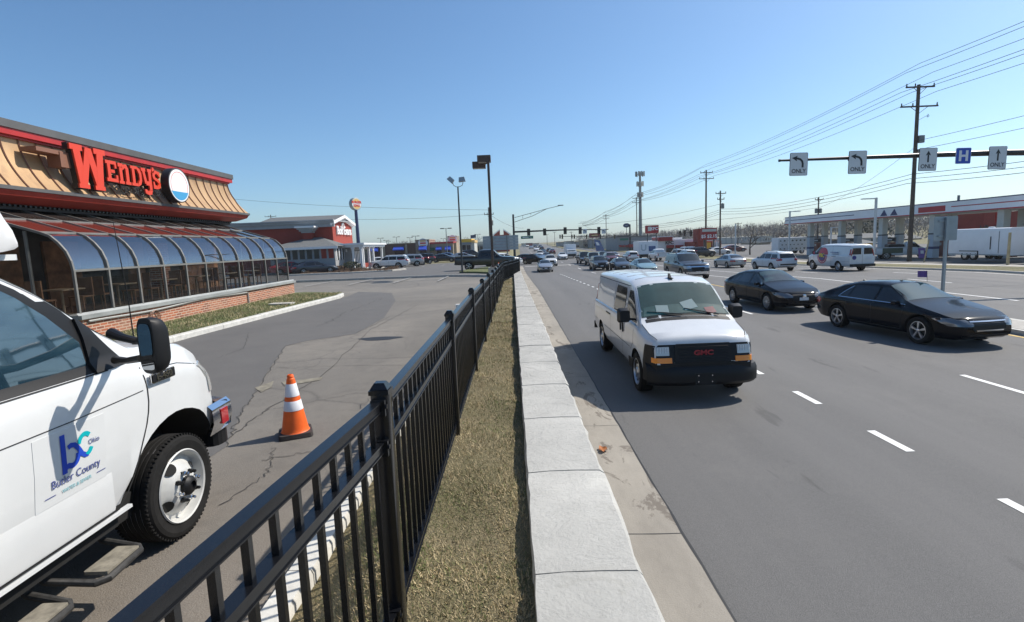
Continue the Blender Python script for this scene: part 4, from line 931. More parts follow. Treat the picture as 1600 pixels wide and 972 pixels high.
# headlight, bumper
S.end_patch([(.98, .62, .93), (1.22, .62, .95)], .012, 'headlight', 'lamp_clear', tk, 1, mirror=True, ny=10)
S.end_patch([(.78, -.6, .6), (1.22, -.6, .6)], .012, 'grille', 'chrome', tk, 1)
S.side_patch([(.97, 1.5, 1.655), (1.2, 1.47, 1.585)], .012, 'corner_lamp', 'lamp_clear', tk, nx=5, nz=4, sides=(-1, 1))
mb = MB(); P = []
for y in np.linspace(-1, 1, 33):
    yy = y*.985; bx = 1.86-.13*abs(y)**7-.03*y*y
    P.append([(bx-.14, yy*.96, .60), (bx, yy*.995, .63), (bx+.01, yy, .7), (bx, yy*.998, .8), (bx-.02, yy*.99, .845), (bx-.14, yy*.96, .86)])
mb.grid(P)
for sg in (1, -1): mb.grid([[(1.73-.3*i, sg*(.95+.0*i), .60), (1.73-.3*i, sg*(.985+.008*i), .7), (1.73-.3*i, sg*(.98+.01*i), .82), (1.72-.3*i, sg*(.95+.01*i), .86)] for i in (0, .5, 1.)], flip=(sg > 0))
bp_ = mb.build('front_bumper', 'chrome', tk, smooth=True)
mb = MB(); mb.rbox((1.6, -.985, .73), (.1, .02, .13), .008, 2, axis='y'); mb.build('side_marker', 'lamp_red', bp_)
mb = MB(); P = []
for y in np.linspace(-1, 1, 17): P.append([(1.82-.13*abs(y)**7, y*.97, .46), (1.84-.13*abs(y)**7, y*.975, .6)])
mb = MB(); mb.rbox((1.66, 0, .53), (.22, 1.86, .13), .08, 3); mb.build('air_dam', 'dark_plastic', bp_)
# wheel with white dished rim, hand holes and lug studs
r = .385; x0, y0 = .99, -.97
tm = MB(); rb = .262
tm.lathe([(rb, -.03), (rb*1.04, .0), (r*.86, .013), (r*.93, .006), (r*.965, -.008), (r*.985, -.02)], 64, (x0, y0, r), 'y', sgn=-1)
for k in range(6):                                                     # tread ribs and grooves
    w0 = -.02-k*.036; tm.lathe([(r*.985, w0), (r, w0-.004), (r, w0-.028), (r*.975, w0-.031), (r*.975, w0-.036)], 64, (x0, y0, r), 'y', sgn=-1)
for k in range(72):
    a = k*math.tau/72
    for yy in (-.006, .205): tm.box((x0+(r*.984)*math.cos(a), y0+.03+yy, r+(r*.984)*math.sin(a)), (.014, .04, .014), ry=-a)
ty = tm.build('wheel', 'tyre', tk, smooth=True, angle=25)
rm = MB(); c = (x0, y0, r)
rm.lathe([(rb*1.03, .006), (rb*1.0, .014), (rb*.96, .006), (rb*.93, -.03), (rb*.90, -.055), (rb*.78, -.05), (rb*.62, -.012), (rb*.5, .012), (rb*.42, .02), (rb*.3, .022), (rb*.28, .028)], 56, c, 'y', sgn=-1)
rim = rm.build('rim', 'rim_white', ty, smooth=True, angle=30)
for k in range(4):
    a = k*math.tau/4+.5; hm = MB(); ca, sa = math.cos(a), math.sin(a)
    q = []
    for j in range(14):
        t_ = j*math.tau/14; du, dv = .032*math.cos(t_), .05*math.sin(t_); q.append((x0+ca*(rb*.70+du)-sa*dv, y0-.0-(-.0)+(.038-(du+.032)*-.0)-.02-.0, r+sa*(rb*.70+du)+ca*dv))
    # lies just proud of the sloping dish
    q = [(p_[0], y0-(float(np.interp(math.hypot(p_[0]-x0, p_[2]-r), [rb*.5, rb*.62, rb*.78, rb*.9], [.012, -.012, -.05, -.055]))+.014), p_[2]) for p_ in q]
    hm.add(q, [tuple(range(14))]); hm.build('hand_hole', 'underbody', rim)
hb = MB(); hb.lathe([(rb*.27, .02), (rb*.27, .055), (rb*.2, .075), (rb*.13, .08), (rb*.13, .06), (0, .06)], 24, c, 'y', sgn=-1); hb.build('hub', 'dark_plastic', rim, smooth=True)
for k in range(8):
    a = k*math.tau/8+.2; lx, lz = x0+rb*.4*math.cos(a), r+rb*.4*math.sin(a)
    lm = MB(); lm.lathe([(.019, .018), (.017, .045), (.012, .05), (.012, .068), (.009, .074), (0, .074)], 6, (lx, y0, lz), 'y', sgn=-1); lm.build('lug_nut', 'dark_plastic' if k % 2 else 'chrome', rim)
for sg, xx in ((1, .99),): wheel(tk, xx, .97, r, .24, 'rim_white', 'steel', 1, 1)
# inner arch and suspension glimpse
mb = MB(); mb.box((x0, -.55, r+.05), (.14, .3, .3)); mb.bar((x0-.1, -.7, r), (x0-.15, -.62, .85), .06, .06); mb.build('suspension', 'underbody', tk)
S.seam([(x0-.49+.49*(1-math.cos(a)), .40+.51*math.sin(a)) for a in np.linspace(.25, 2.9, 14)], .001, .0, sides=(-1,))
# mirror
sl_ = MB(); P = []
S.side_patch([(1.41, .34, .62), (1.5, .36, .56), (1.62, .37, .48), (1.74, .36, .40)], .02, 'mirror_sail', 'dark_plastic', tk, nx=5, nz=5, sides=(-1,), skirt=.03)
mr = MB()
mr.tube([(.47, -1.0, 1.63), (.40, -1.12, 1.61), (.30, -1.28, 1.60), (.25, -1.36, 1.62)], [.034, .024, .022, .03], 10)
mr.tube([(.47, -1.0, 1.46), (.38, -1.14, 1.47), (.28, -1.3, 1.50)], [.026, .02, .022], 10)
mr.build('mirror_arm', 'dark_plastic', tk, smooth=True)
mh = MB(); c0 = (.24, -1.42, 1.585)
prof = [(-.05, 1.0), (-.045, 1.05), (.0, 1.04), (.035, .94), (.055, .75), (.065, .5)]
rows = []
for dx, k in prof:
    row = []
    for j in range(24):
        a = j*math.tau/24; cu, cv = math.copysign(abs(math.cos(a))**.55, math.cos(a)), math.copysign(abs(math.sin(a))**.5, math.sin(a))
        row.append((c0[0]+dx, c0[1]+.066*k*cu, c0[2]+.155*k*cv))
    rows.append(row+[row[0]])
mh.grid(rows); mh.add(rows[0][:-1], [tuple(range(24))]); mh.add(rows[-1][:-1], [tuple(range(24))[::-1]])
mo = mh.build('mirror', 'dark_plastic', tk, smooth=True, angle=50); mo.data.transform(Matrix.Translation(c0) @ Matrix.Rotation(R(-20), 4, 'Z') @ Matrix.Translation([-q for q in c0]))
for zc, hh in ((.03, .1), (-.11, .028)):
    mg = MB(); q = [(c0[0]-.054, c0[1]+.052*math.copysign(abs(math.cos(a))**.5, math.cos(a)), c0[2]+zc+hh*math.copysign(abs(math.sin(a))**.5, math.sin(a))) for a in [j*math.tau/24 for j in range(24)]]
    mg.add(q, [tuple(range(24))]); g_ = mg.build('mirror_glass', mat('mirror_tint', (.3, .32, .34), .03, 1.), mo); g_.data.transform(Matrix.Translation(c0) @ Matrix.Rotation(R(-20), 4, 'Z') @ Matrix.Translation([-q for q in c0]))
# whip aerial on the hood
mb = MB(); mb.tube([(.95, -.78, 1.47), (.945, -.78, 1.8), (.90, -.78, 2.36)], [.005, .004, .002], 5); mb.lathe([(.02, 1.46), (.014, 1.5), (0, 1.5)], 10, (.95, -.78, 0), 'z'); mb.build('whip_aerial', 'dark_plastic', tk)
# hood edge line
# steps
for k, ya in enumerate((.30, -.22)):
    st = MB(); zz = .3
    st.tube([(ya+.06, -.74, .46), (ya+.05, -.86, zz+.03), (ya+.02, -1.1, zz), (ya-.02, -1.14, zz), (ya-.30, -1.16, zz), (ya-.34, -1.12, zz), (ya-.36, -.86, zz+.03), (ya-.36, -.74, .46)], .021, 10)
    so_ = st.build('step', 'step_metal', tk, smooth=True)
    st = MB(); st.rbox((ya-.15, -1.07, zz+.02), (.26, .14, .02), .01, 2); st.build('step_tread', 'step_tread', so_)
# cab-over body behind the cab
mb = MB(); rows = []
for x, z0_, z1_, w_, rr_ in ((-5.2, .55, 3.1, 1.13, .15), (-.62, .55, 3.1, 1.13, .15), (-.58, .55, 3.1, 1.12, .2)):
    rows.append([(x, -w_, z0_), (x, -w_, z1_-rr_), (x, -w_+rr_*.3, z1_-rr_*.3), (x, -w_+rr_, z1_), (x, w_-rr_, z1_), (x, w_, z1_-rr_), (x, w_, z0_)])
mb.grid(rows); mb.add(rows[-1], [tuple(range(7))]); mb.build('box_body', 'body_fibreglass', tk, smooth=True, angle=30)
mb = MB(); rows = []
for x, zb_, zt_, w_ in ((-.7, 2.12, 3.05, 1.11), (-.45, 2.12, 2.95, 1.10), (-.3, 2.13, 2.72, 1.08), (-.19, 2.14, 2.5, 1.06), (-.11, 2.15, 2.34, 1.03), (-.05, 2.155, 2.22, .99)):
    r_ = min(.12, (zt_-zb_)*.4); h_ = (zb_+zt_)/2
    rows.append([(x, -w_+.02, zb_), (x, -w_, zb_+r_*.5), (x, -w_, h_), (x, -w_+r_*.2, zt_-r_), (x, -w_+r_, zt_), (x, 0, zt_+.03), (x, w_-r_, zt_), (x, w_, h_), (x, w_-.02, zb_)])
mb.grid(rows); mb.add(rows[-1], [tuple(range(9))]); mb.build('wind_cap', 'body_fibreglass', tk, smooth=True, angle=40)
mb = MB(); mb.rbox((-.4, 0, 2.115), (.86, 1.86, .03), .05, 3); mb.build('roof_gutter', 'white_paint', tk, smooth=True)
# badge
bd = MB(); bd.rbox((.865, -1.012, 1.265), (.25, .012, .07), .012, 2, axis='y'); bo = bd.build('badge', 'chrome', tk)
bd = MB(); bd.rbox((.865, -1.02, 1.265), (.235, .006, .056), .012, 2, axis='y'); bd.build('badge_field', 'dark_plastic', bo)
text_mesh('badge_letters', 'E-450', .062, 'chrome', bo, frameM((.865, -1.025, 1.265), (1, 0, 0), (0, 0, 1)), .003, bold=.002, sx=1.15)
# door decal
dcl = S.side_patch([(.785, -.19, .285), (1.165, -.155, .325)], .0025, 'decal_sheet', 'decal_white', tk, nx=8, nz=6, sides=(-1,), skirt=.003)[0]
du, dv, dh = -.17, .785, .38
fr = lambda u, v, d=0.: (du+u*.48+.03*v, -(S.side_y(du+u*.48, dv+v*dh)+.0055+d*.5), dv+v*dh)
def ribbon(pts, ws, mt, name, d=.0):
    mb = MB(); P = []
    for i, (u, v) in enumerate(pts):
        a, c_ = pts[max(0, i-1)], pts[min(len(pts)-1, i+1)]; tx_, ty_ = (c_[0]-a[0])*.48, (c_[1]-a[1])*.38; L = math.hypot(tx_, ty_) or 1
        nx_, ny_ = -ty_/L*ws[i]/.48, tx_/L*ws[i]/.38; P.append([fr(u+nx_, v+ny_, d), fr(u-nx_, v-ny_, d)])
    mb.grid(P); return mb.build(name, mt, dcl)
ribbon([(.335, .93), (.335, .55), (.34, .36)], [.016]*3, 'decal_blue', 'logo_stem')
arc = lambda cu, cv, ru, rv, a0, a1, n_=16: [(cu+ru*math.cos(R(a0+(a1-a0)*i/n_)), cv+rv*math.sin(R(a0+(a1-a0)*i/n_))) for i in range(n_+1)]
ribbon([(.35, .44)]+arc(.445, .565, .085, .13, 215, 370)[2:], [.015]*16, 'decal_blue', 'logo_bowl', .0006)
ribbon([(.40, .715), (.44, .735), (.49, .72), (.53, .66), (.56, .6), (.585, .54), (.63, .5), (.68, .5)], [.014]*8, 'decal_blue', 'logo_curve', .0012)
ribbon(arc(.645, .66, .095, .155, 165, 45), [.013]*17, 'decal_teal', 'logo_letter_arc', .0006); ribbon([(.655, .495)]+arc(.645, .66, .095, .155, 280, 330, 8), [.013]*10, 'decal_teal', 'logo_letter_arc', .0018)
for txt, u, v, sz_, mt_, nm in (('Ohio', .77, .66, .042, 'decal_navy', 'decal_word'), ('Butler County', .5, .285, .062, 'decal_navy', 'decal_name'), ('WATER & SEWER', .5, .13, .028, 'decal_pale', 'decal_line')):
    text_mesh(nm, txt, sz_, mt_, dcl, frameM(fr(u, v, .002), (1, 0, 0), (.03, -.02, 1)), .0004, sx=.93)
for u in (.14, .86):
    mb = MB(); mb.grid([[fr(u-.07, .13, .001), fr(u-.07, .142, .001)], [fr(u+.07, .13, .001), fr(u+.07, .142, .001)]]); mb.build('decal_rule', 'decal_navy', dcl)

# ------------------------------------------------------------ traffic cone
mat('cone_orange', (.85, .13, .015), .5, var=.08, vscale=9); mat('cone_white', (.72, .72, .74), .35); mat('cone_rubber', (.035, .028, .026), .8, var=.4, vscale=12)
cn = thing('traffic_cone', 'orange traffic cone with two white bands standing on the parking lot', 'traffic cone', (-2.585, 5.84, .862), R(24))
mb = MB(); mb.rbox((0, 0, .022), (.37, .37, .044), .045, 3, taper=.94); mb.build('base', 'cone_rubber', cn, smooth=True, angle=25)
cr_ = lambda z: .148-(z-.045)/.655*(.148-.035)
mb = MB(); mb.lathe([(.16, .04), (.152, .05), (.146, .06)]+[(cr_(z), z) for z in (.1, .2, .3, .4, .5, .6)]+[(cr_(.655), .655), (cr_(.66)-.006, .662), (cr_(.66)-.008, .675), (cr_(.68), .68), (.03, .7), (.022, .705), (.02, .66)], 40)
bd_ = mb.build('cone_body', 'cone_orange', cn, smooth=True, angle=30)
for a, c_ in ((.295, .405), (.455, .60)):
    mb = MB(); mb.lathe([(cr_(a)+.0015, a), (cr_(a)+.0035, a+.002), (cr_(c_)+.0035, c_-.002), (cr_(c_)+.0015, c_)], 40); mb.build('band', 'cone_white', cn, smooth=True)
mat('leaf_orange', (.35, .12, .03), .7)
r_ = at(938, 697, 6.05); lf = thing('fallen_leaf', 'brown curled leaf lying in the concrete gutter', 'leaf', (1.16, 7.05, .018))
mb = MB(); mb.grid([[(.06*math.cos(a)*k, .09*math.sin(a)*k*(1+.3*math.cos(3*a)), .01+.03*k*k*abs(math.sin(2*a))) for k in (0, .4, .75, 1)] for a in np.linspace(0, math.tau, 15)]); mb.build('blade', 'leaf_orange', lf)
# ------------------------------------------------------------ the burger restaurant with its glass sun room
m, n, b = nodes_mat('mansard_copper'); g = N(n)
c = g.ramp(g.noise(.9, 5, .6, stretch=(1, 1, .35)), [(.3, (.38, .235, .12)), (.7, (.5, .325, .17))])
c = g.mix(g.ramp(g.noise(3., 5, .7, stretch=(1, 1, .3)), [(.5, 0.), (.72, .6)]), c, (.25, .15, .09)); link(n, c, b, 'Base Color'); b.inputs['Roughness'].default_value = .5; b.inputs['Metallic'].default_value = .25
m, n, b = nodes_mat('brick_base')
bt = n.nodes.new('ShaderNodeTexBrick'); tc = n.nodes.new('ShaderNodeTexCoord'); mp = n.nodes.new('ShaderNodeMapping'); mp.inputs['Rotation'].default_value = (R(90), 0, R(90))
sx = n.nodes.new('ShaderNodeSeparateXYZ'); cx = n.nodes.new('ShaderNodeCombineXYZ'); n.links.new(tc.outputs['Object'], sx.inputs[0])
ad = n.nodes.new('ShaderNodeMath'); ad.operation = 'ADD'; n.links.new(sx.outputs[0], ad.inputs[0]); n.links.new(sx.outputs[1], ad.inputs[1])
n.links.new(ad.outputs[0], cx.inputs[0]); n.links.new(sx.outputs[2], cx.inputs[1]); n.links.new(cx.outputs[0], bt.inputs['Vector'])
bt.inputs['Scale'].default_value = 1; bt.inputs['Brick Width'].default_value = .26; bt.inputs['Row Height'].default_value = .078; bt.inputs['Mortar Size'].default_value = .012
bt.inputs['Color1'].default_value = (.42, .13, .06, 1); bt.inputs['Color2'].default_value = (.22, .075, .045, 1); bt.inputs['Mortar'].default_value = (.5, .38, .29, 1)
g = N(n); c = g.mix(g.ramp(g.noise(1.6, 5), [(.5, 0.), (.72, .5)]), bt.outputs[0], (.42, .28, .19)); link(n, c, b, 'Base Color'); b.inputs['Roughness'].default_value = .9
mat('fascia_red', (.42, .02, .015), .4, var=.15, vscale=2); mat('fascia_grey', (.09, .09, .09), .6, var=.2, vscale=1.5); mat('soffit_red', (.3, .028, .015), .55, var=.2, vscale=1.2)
mat('dark_wall', (.05, .045, .042), .8, var=.25, vscale=2); mat('wood_panel', (.24, .12, .06), .7, var=.45, vscale=3.5); mat('floor_tile', (.12, .07, .05), .5, var=.2, vscale=3)
mat('mullion', (.22, .21, .19), .45, .3, var=.15, vscale=3); mat('sill_metal', (.3, .31, .3), .5, .1, var=.2, vscale=1.5)
mat('sign_red', (.66, .05, .015), .35); mat('sign_black', (.012, .012, .012), .45); mat('sign_white', (.78, .78, .78), .4); mat('sign_blue', (.05, .3, .55), .4); mat('iron_scroll', (.012, .011, .01), .5)
mat('glass_room', (.015, .018, .018), .02, spec=.7, alpha=.22); mat('glass_soffit_reflect', (.2, .04, .03), .08, spec=.6, alpha=.8); mat('glass_reflective', (.42, .44, .46), .04, .95, alpha=.52); mat('roof_gravel', (.2, .19, .18), .9, var=.2, vscale=2)  # red of the lower roof panes is the soffit's reflection put into the colour
mat('conduit', (.4, .4, .38), .5, .3); mat('cloth_pale', (.35, .33, .3), .8); mat('counter_top', (.35, .25, .15), .4)
wd = thing('burger_restaurant', 'restaurant with copper coloured mansard roof, red lettering and a curved glass sun room', 'restaurant', (0, 0, 0))
GZ = .85; XW, XE = -14.26, -13.25; YE = 26.0; YN = -3.0
mb = MB(); mb.b(XW-9, XW, YN, YE, GZ-.3, 5.0, 0); mb.build('wall', 'dark_wall', wd)
mb = MB(); mb.b(XW-8.6, XW-.3, YN, YE-.4, 6.1, 6.35); mb.build('flat_roof', 'roof_gravel', wd)
# mansard: a concave sweep round the building, in three separate pieces of sheet with standing seams
def prof(t):                 # t 0 bottom .. 1 top -> (outward offset, z)
    return (1.0-.62*(1-(1-t)**1.9), 5.02+1.45*t)
def ring(o_): return [(XW-9, YE+o_), (XW+o_, YE+o_), (XW+o_, YN-o_)]
mb = MB(); mb.grid([[(*p, prof(t)[1]) for p in ring(prof(t)[0])] for t in np.linspace(0, 1, 13)], flip=False); mb.build('mansard', 'mansard_copper', wd, smooth=True, angle=60)
mats_ = 'mansard_copper'
for y in np.arange(YE+.55, 4, -.56):
    mb = MB(); P = []
    for t in np.linspace(.0, 1, 12):
        o_, z_ = prof(t); yy = min(y, YE+o_-.02); P.append((XW+o_+.025, yy, z_))
    mb.tube(P, .022, 4); mb.build('standing_seam', 'seam_brown' if 'seam_brown' in MATS else mat('seam_brown', (.22, .1, .06), .5), wd)
for dz0, dz1, o0, mt_, nm in ((6.44, 6.5, .46, 'fascia_red', 'top_fascia'), (6.5, 6.68, .56, 'fascia_red', 'top_fascia'), (6.68, 6.9, .60, 'fascia_grey', 'coping')):
    mb = MB(); mb.b(XW-9, XW+o0, YN-.5, YE+o0, dz0, dz1-.002); mb.build(nm, mt_, wd)
mb = MB(); mb.b(XW-9, XE+.03, YN-1, YE+1.03, 4.93, 5.03); mb.build('gutter', 'fascia_grey', wd)
mb = MB(); mb.grid([[(*p, z_) for p in ring(o_)] for o_, z_ in ((1.0, 4.925), (.92, 4.78), (.55, 4.62), (.35, 4.6))], flip=True); mb.build('eave_soffit', 'soffit_red', wd)
mb = MB(); mb.b(XW-.1, XW+.36, YN, YE+.3, 4.47, 4.62); mb.build('frieze', 'dark_wall', wd)
mb = MB()
for y in np.arange(9, YE+.3, .16): mb.box((XW+.40, y, 4.575), (.07, .07, .06))
tag(mb.build('dentils', 'sign_black', wd), kind='stuff')
# --- lettering: slab-serif letters cut from thick sheet with black returns
LX = XE+.12
SG = thing('restaurant_sign_letters', 'big red slab-serif letters reading WENDY\'S over scrolled ironwork on the mansard', 'sign', (LX, 0, 0))
def letter(strokes, y0, z0, s_, sy, name='letter'):
    """strokes: polygons in letter space (u right, v up); u runs along +Y"""
    for k, poly in enumerate(strokes):
        pass
    root = None
    for layer, (gr, d0, d1, mt_) in enumerate(((.05, -.16, -.01, 'sign_black'), (.0, -.01, .05, 'sign_red'))):
        mb = MB()
        for k, poly in enumerate(strokes):
            cu = sum(p[0] for p in poly)/len(poly); cv = sum(p[1] for p in poly)/len(poly)
            q = [(p[0]+math.copysign(gr, p[0]-cu)*.6/sy*.6, p[1]+math.copysign(gr, p[1]-cv)*.6/s_*.6) for p in poly]
            e = k*.0015
            mb.prism(q, d0, d1+e, lambda u, v, d: (d, y0+u*sy, z0+v*s_))
        o = mb.build(name if layer else 'letter_return', mt_, SG)
def bar_(p, q, w0, w1=None):
    w1 = w1 or w0; return [(p[0]-w0/2, p[1]), (p[0]+w0/2, p[1]), (q[0]+w1/2, q[1]), (q[0]-w1/2, q[1])]
def rect(a, c, b_, d): return [(a, b_), (c, b_), (c, d), (a, d)]
Wl = [rect(.0, .34, .87, 1.0), rect(.66, 1.0, .87, 1.0), bar_((.27, 0), (.17, .9), .19), bar_((.27, .02), (.5, .97), .17), bar_((.73, .02), (.5, .97), .17), bar_((.73, 0), (.83, .9), .19), rect(.13, .42, 0, .1), rect(.58, .87, 0, .1)]
El = [rect(.14, .4, 0, 1), rect(0, .95, .84, 1), rect(0, 1., 0, .16), rect(.4, .75, .43, .58), rect(.78, .95, .66, .86), rect(.83, 1., .14, .34)]
Nl = [rect(.1, .34, 0, .8), rect(.0, .42, .82, 1), rect(.0, .42, 0, .14), rect(.62, .88, 0, .78), rect(.54, 1, 0, .14), [(.34, .66), (.34, .88), (.55, .98), (.72, .98), (.88, .78), (.66, .74), (.55, .8)]]
Dl = [rect(.12, .36, 0, 1), rect(0, .6, .86, 1), rect(0, .6, 0, .14), [(.58, .86), (.6, 1), (.85, .9), (.98, .7), (.76, .64)], [(.76, .64), (.98, .7), (.98, .3), (.76, .36)], [(.76, .36), (.98, .3), (.85, .1), (.6, 0), (.58, .14)]]
Yl = [rect(0, .42, .84, 1), rect(.6, 1, .84, 1), bar_((.38, .2), (.2, .9), .24), rect(.66, .92, -.1, .9), [(.36, .12), (.66, .12), (.66, .34), (.4, .34)], [(.66, -.12), (.92, -.12), (.8, -.34), (.5, -.38), (.2, -.3), (.16, -.1), (.36, -.1), (.46, -.2)]]
Sl = [[(.95, .62), (.95, .95), (.78, .95), (.5, 1.0), (.2, .96), (.05, .8), (.3, .74), (.5, .84), (.7, .78)], [(.05, .8), (.3, .76), (.36, .62), (.8, .52), (.97, .3), (.72, .3), (.6, .38), (.12, .52), (.02, .66)], [(.97, .3), (.72, .3), (.5, .15), (.25, .22), (.2, .38), (.04, .38), (.04, 0), (.5, 0), (.85, .06)]]
Ap = [[(.2, .78), (.55, 1.0), (.9, .85), (.6, .55)]]
zb = 5.18
letter(Wl, 16.15, zb, 1.3, 1.38)
for L_, y_, zz, s_, w_ in ((El, 17.78, 5.52, .68, .58), (Nl, 18.42, 5.50, .68, .64), (Dl, 19.12, 5.50, .68, .62), (Yl, 19.74, 5.50, .68, .64), (Ap, 20.36, 5.78, .5, .26), (Sl, 20.42, 5.5, .68, .52)): letter(L_, 17.5+(y_-17.78)*.84, zz, s_, w_*.84)
for k in range(11):          # iron scrolls under the letters
    mb = MB(); yc = 17.95+k*.29; zc = 5.32-.03*math.sin(k*1.7); rr = .13+.03*math.sin(k*2.3)
    mb.tube([(.0+.0*j, yc+(rr*(1-j/26))*math.cos(j*.42+k), zc+(rr*(1-j/26))*math.sin(j*.42+k)) for j in range(22)], .014, 5); mb.build('scroll', 'iron_scroll', SG)
mb = MB(); mb.tube([(-.05, 17.8+i*.2, 5.3+.07*math.sin(i*1.1)) for i in range(16)], .014, 5); mb.build('scroll', 'iron_scroll', SG)
mb = MB(); mb.b(-.5, -.1, 15.95, 16.3, 5.75, 6.2); mb.b(-.6, -.12, 15.2, 16.2, 6.1, 6.22); mb.build('sign_bracket', 'seam_brown', SG)
ds = thing('round_sign', 'round white sign disc with a pale blue foot, beside the red lettering', 'sign', (XE+.36, 20.95, 5.74))
mb = MB(); mb.lathe([(0, -.3), (.66, -.3), (.66, 0), (.62, .012), (.62, 0)], 48, (0, 0, 0), 'x'); mb.build('drum', 'sign_black', ds, smooth=True)
mb = MB(); mb.lathe([(.62, .004), (0, .004)], 48, (0, 0, 0), 'x'); dd = mb.build('face', 'sign_white', ds)
mb = MB(); mb.add([(.007, .57*math.cos(a), .57*math.sin(a)) for a in np.linspace(R(205), R(335), 20)], [tuple(range(20))]); mb.build('blue_segment', 'sign_blue', dd)
mb = MB(); mb.lathe([(.52, .0065), (.50, .0065)], 48, (0, 0, 0), 'x'); mb.build('ring', 'sign_red', dd)
# --- sun room
SX, SY0, NP, PW = -10.93, 13.08, 11, 1.13
SY1 = SY0+NP*PW; mat('glass_dark_roof', (.05, .035, .03), .06, spec=.6, alpha=.8)
arcp = [(SX, 1.62), (SX, 2.72), (SX-.03, 2.95), (SX-.12, 3.2), (SX-.28, 3.42), (SX-.47, 3.6), (SX-.72, 3.70), (XW+.05, 4.52)]
AM = ((arcp[6][0]+arcp[7][0])/2, (arcp[6][1]+arcp[7][1])/2)
mb = MB(); mb.b(XW, SX+.06, SY0-.05, YE-.05, GZ-.2, 1.5); mb.build('brick_base', 'brick_base', wd)
mb = MB(); mb.b(SX-.5, SX+.14, SY0-.12, YE+.02, 1.5, 1.6); mb.add([(SX+.14, SY0-.12, 1.5), (SX+.14, YE+.02, 1.5), (SX+.02, YE+.02, 1.66), (SX+.02, SY0-.12, 1.66)], [(0, 1, 2, 3)])
mb.build('sill', 'sill_metal', wd)
for k in range(NP):
    y0, y1 = SY0+k*PW+.03, SY0+(k+1)*PW-.03
    for nm, seg, mt_ in (('window', [arcp[0], arcp[1]], 'glass_room'), ('curved_pane', arcp[1:7], 'glass_reflective'), ('roof_pane', [arcp[6], AM], 'glass_soffit_reflect' if k < NP-2 else 'glass_reflective'), ('upper_roof_pane', [AM, arcp[7]], 'glass_dark_roof')):
        mb = MB(); mb.grid([[(p[0]-.02, y, p[1]) for p in seg] for y in (y0, y1)]); mb.grid([[(p[0]-.028, y, p[1]-.002) for p in seg] for y in (y0, y1)], flip=True); mb.build(nm, mt_, wd, smooth=True)
for k in range(NP+1):
    y = SY0+k*PW; mb = MB()
    for i in range(len(arcp)-1): mb.bar((arcp[i][0], y, arcp[i][1]), (arcp[i+1][0], y, arcp[i+1][1]), .06, .055, up=(0, 1, 0))
    mb.build('mullion', 'mullion', wd)
for (x_, z_) in (arcp[0], arcp[1], arcp[6], ((arcp[6][0]+arcp[7][0])/2, (arcp[6][1]+arcp[7][1])/2), arcp[7]):
    mb = MB(); mb.b(x_-.028, x_+.028, SY0, SY1, z_-.028, z_+.028); mb.build('rail', 'mullion', wd)
for y in (SY0, SY1):         # glass gables
    mb = MB(); pts = [(p[0]-.02, y, p[1]) for p in arcp]+[(XW, y, 1.62)]; mb.add(pts, [tuple(range(len(pts)))]); mb.build('gable_pane', 'glass_room', wd)
    for x_ in (-12.0, -13.1): mb = MB(); mb.b(x_-.025, x_+.025, y-.03, y+.03, 1.6, 3.75 if x_ > -12.5 else 4.0); mb.build('mullion', 'mullion', wd)
# --- the room behind the glass: panelling, tables, counter, back wall
mb = MB(); mb.b(XW-.02, SX-.1, SY0+.05, SY1-.05, 1.5, 1.53); mb.build('floor', 'floor_tile', wd)
for y0, y1 in ((13.3, 15.2), (16.0, 17.3), (19.5, 20.3), (22.6, 25.3)): mb = MB(); mb.b(XW+.002, XW+.08, y0, y1, 1.53, 3.6); mb.build('wood_panelling', 'wood_panel', wd)
for y in (18.7,): mb = MB(); mb.b(-12.9, -12.5, y, y+.5, 1.53, 3.5); mb.build('brick_column', 'brick_base', wd)
for k in range(6):
    y = 14+k*2.0; mb = MB(); mb.rbox((-12.1, y, 2.22), (.75, .75, .035), .05, 3); mb.tube([(-12.1, y, 1.53), (-12.1, y, 2.2)], .035, 8); mb.box((-12.1, y, 1.55), (.4, .4, .03)); tb = mb.build('table', 'counter_top', wd)
    for s_ in (-.62, .62):
        mb = MB(); mb.box((-12.1, y+s_, 1.98), (.42, .4, .04)); mb.box((-12.1, y+s_*1.3, 2.25), (.42, .035, .5))
        for a in (-.18, .18):
            for c_ in (-.17, .17): mb.box((-12.1+a, y+s_+c_, 1.75), (.03, .03, .45))
        mb.build('chair', 'wood_panel', wd)
# conduit, hose and downpipe on the brick
mb = MB(); P = [(SX+.10, y_, 1.46+.03*math.sin(y_*1.1)-.045*max(0, 17.5-y_)*.3) for y_ in np.linspace(13.2, 21.2, 26)]+[(SX+.1, 21.3, 1.4), (SX+.1, 21.32, .9)]; mb.tube(P, .03, 6); mb.build('conduit', 'conduit', wd, smooth=True)
mb = MB()
for k in range(3): mb.tube([(SX+.1+.02*k, 15.6+.18*math.cos(a)+.03*k, 1.2+.2*math.sin(a)) for a in np.linspace(0, math.tau, 18)], .012, 5)
mb.build('hose', 'seam_brown', wd)
# paving stone, valve covers in the bed
st_ = thing('paving_stone', 'pale flat paving stone lying in the grass bed', 'stone', (-9.0, 20.2, 1.0)); mb = MB(); mb.rbox((0, 0, .02), (.9, .5, .05), .08, 2); mb.build('slab', 'concrete', st_)

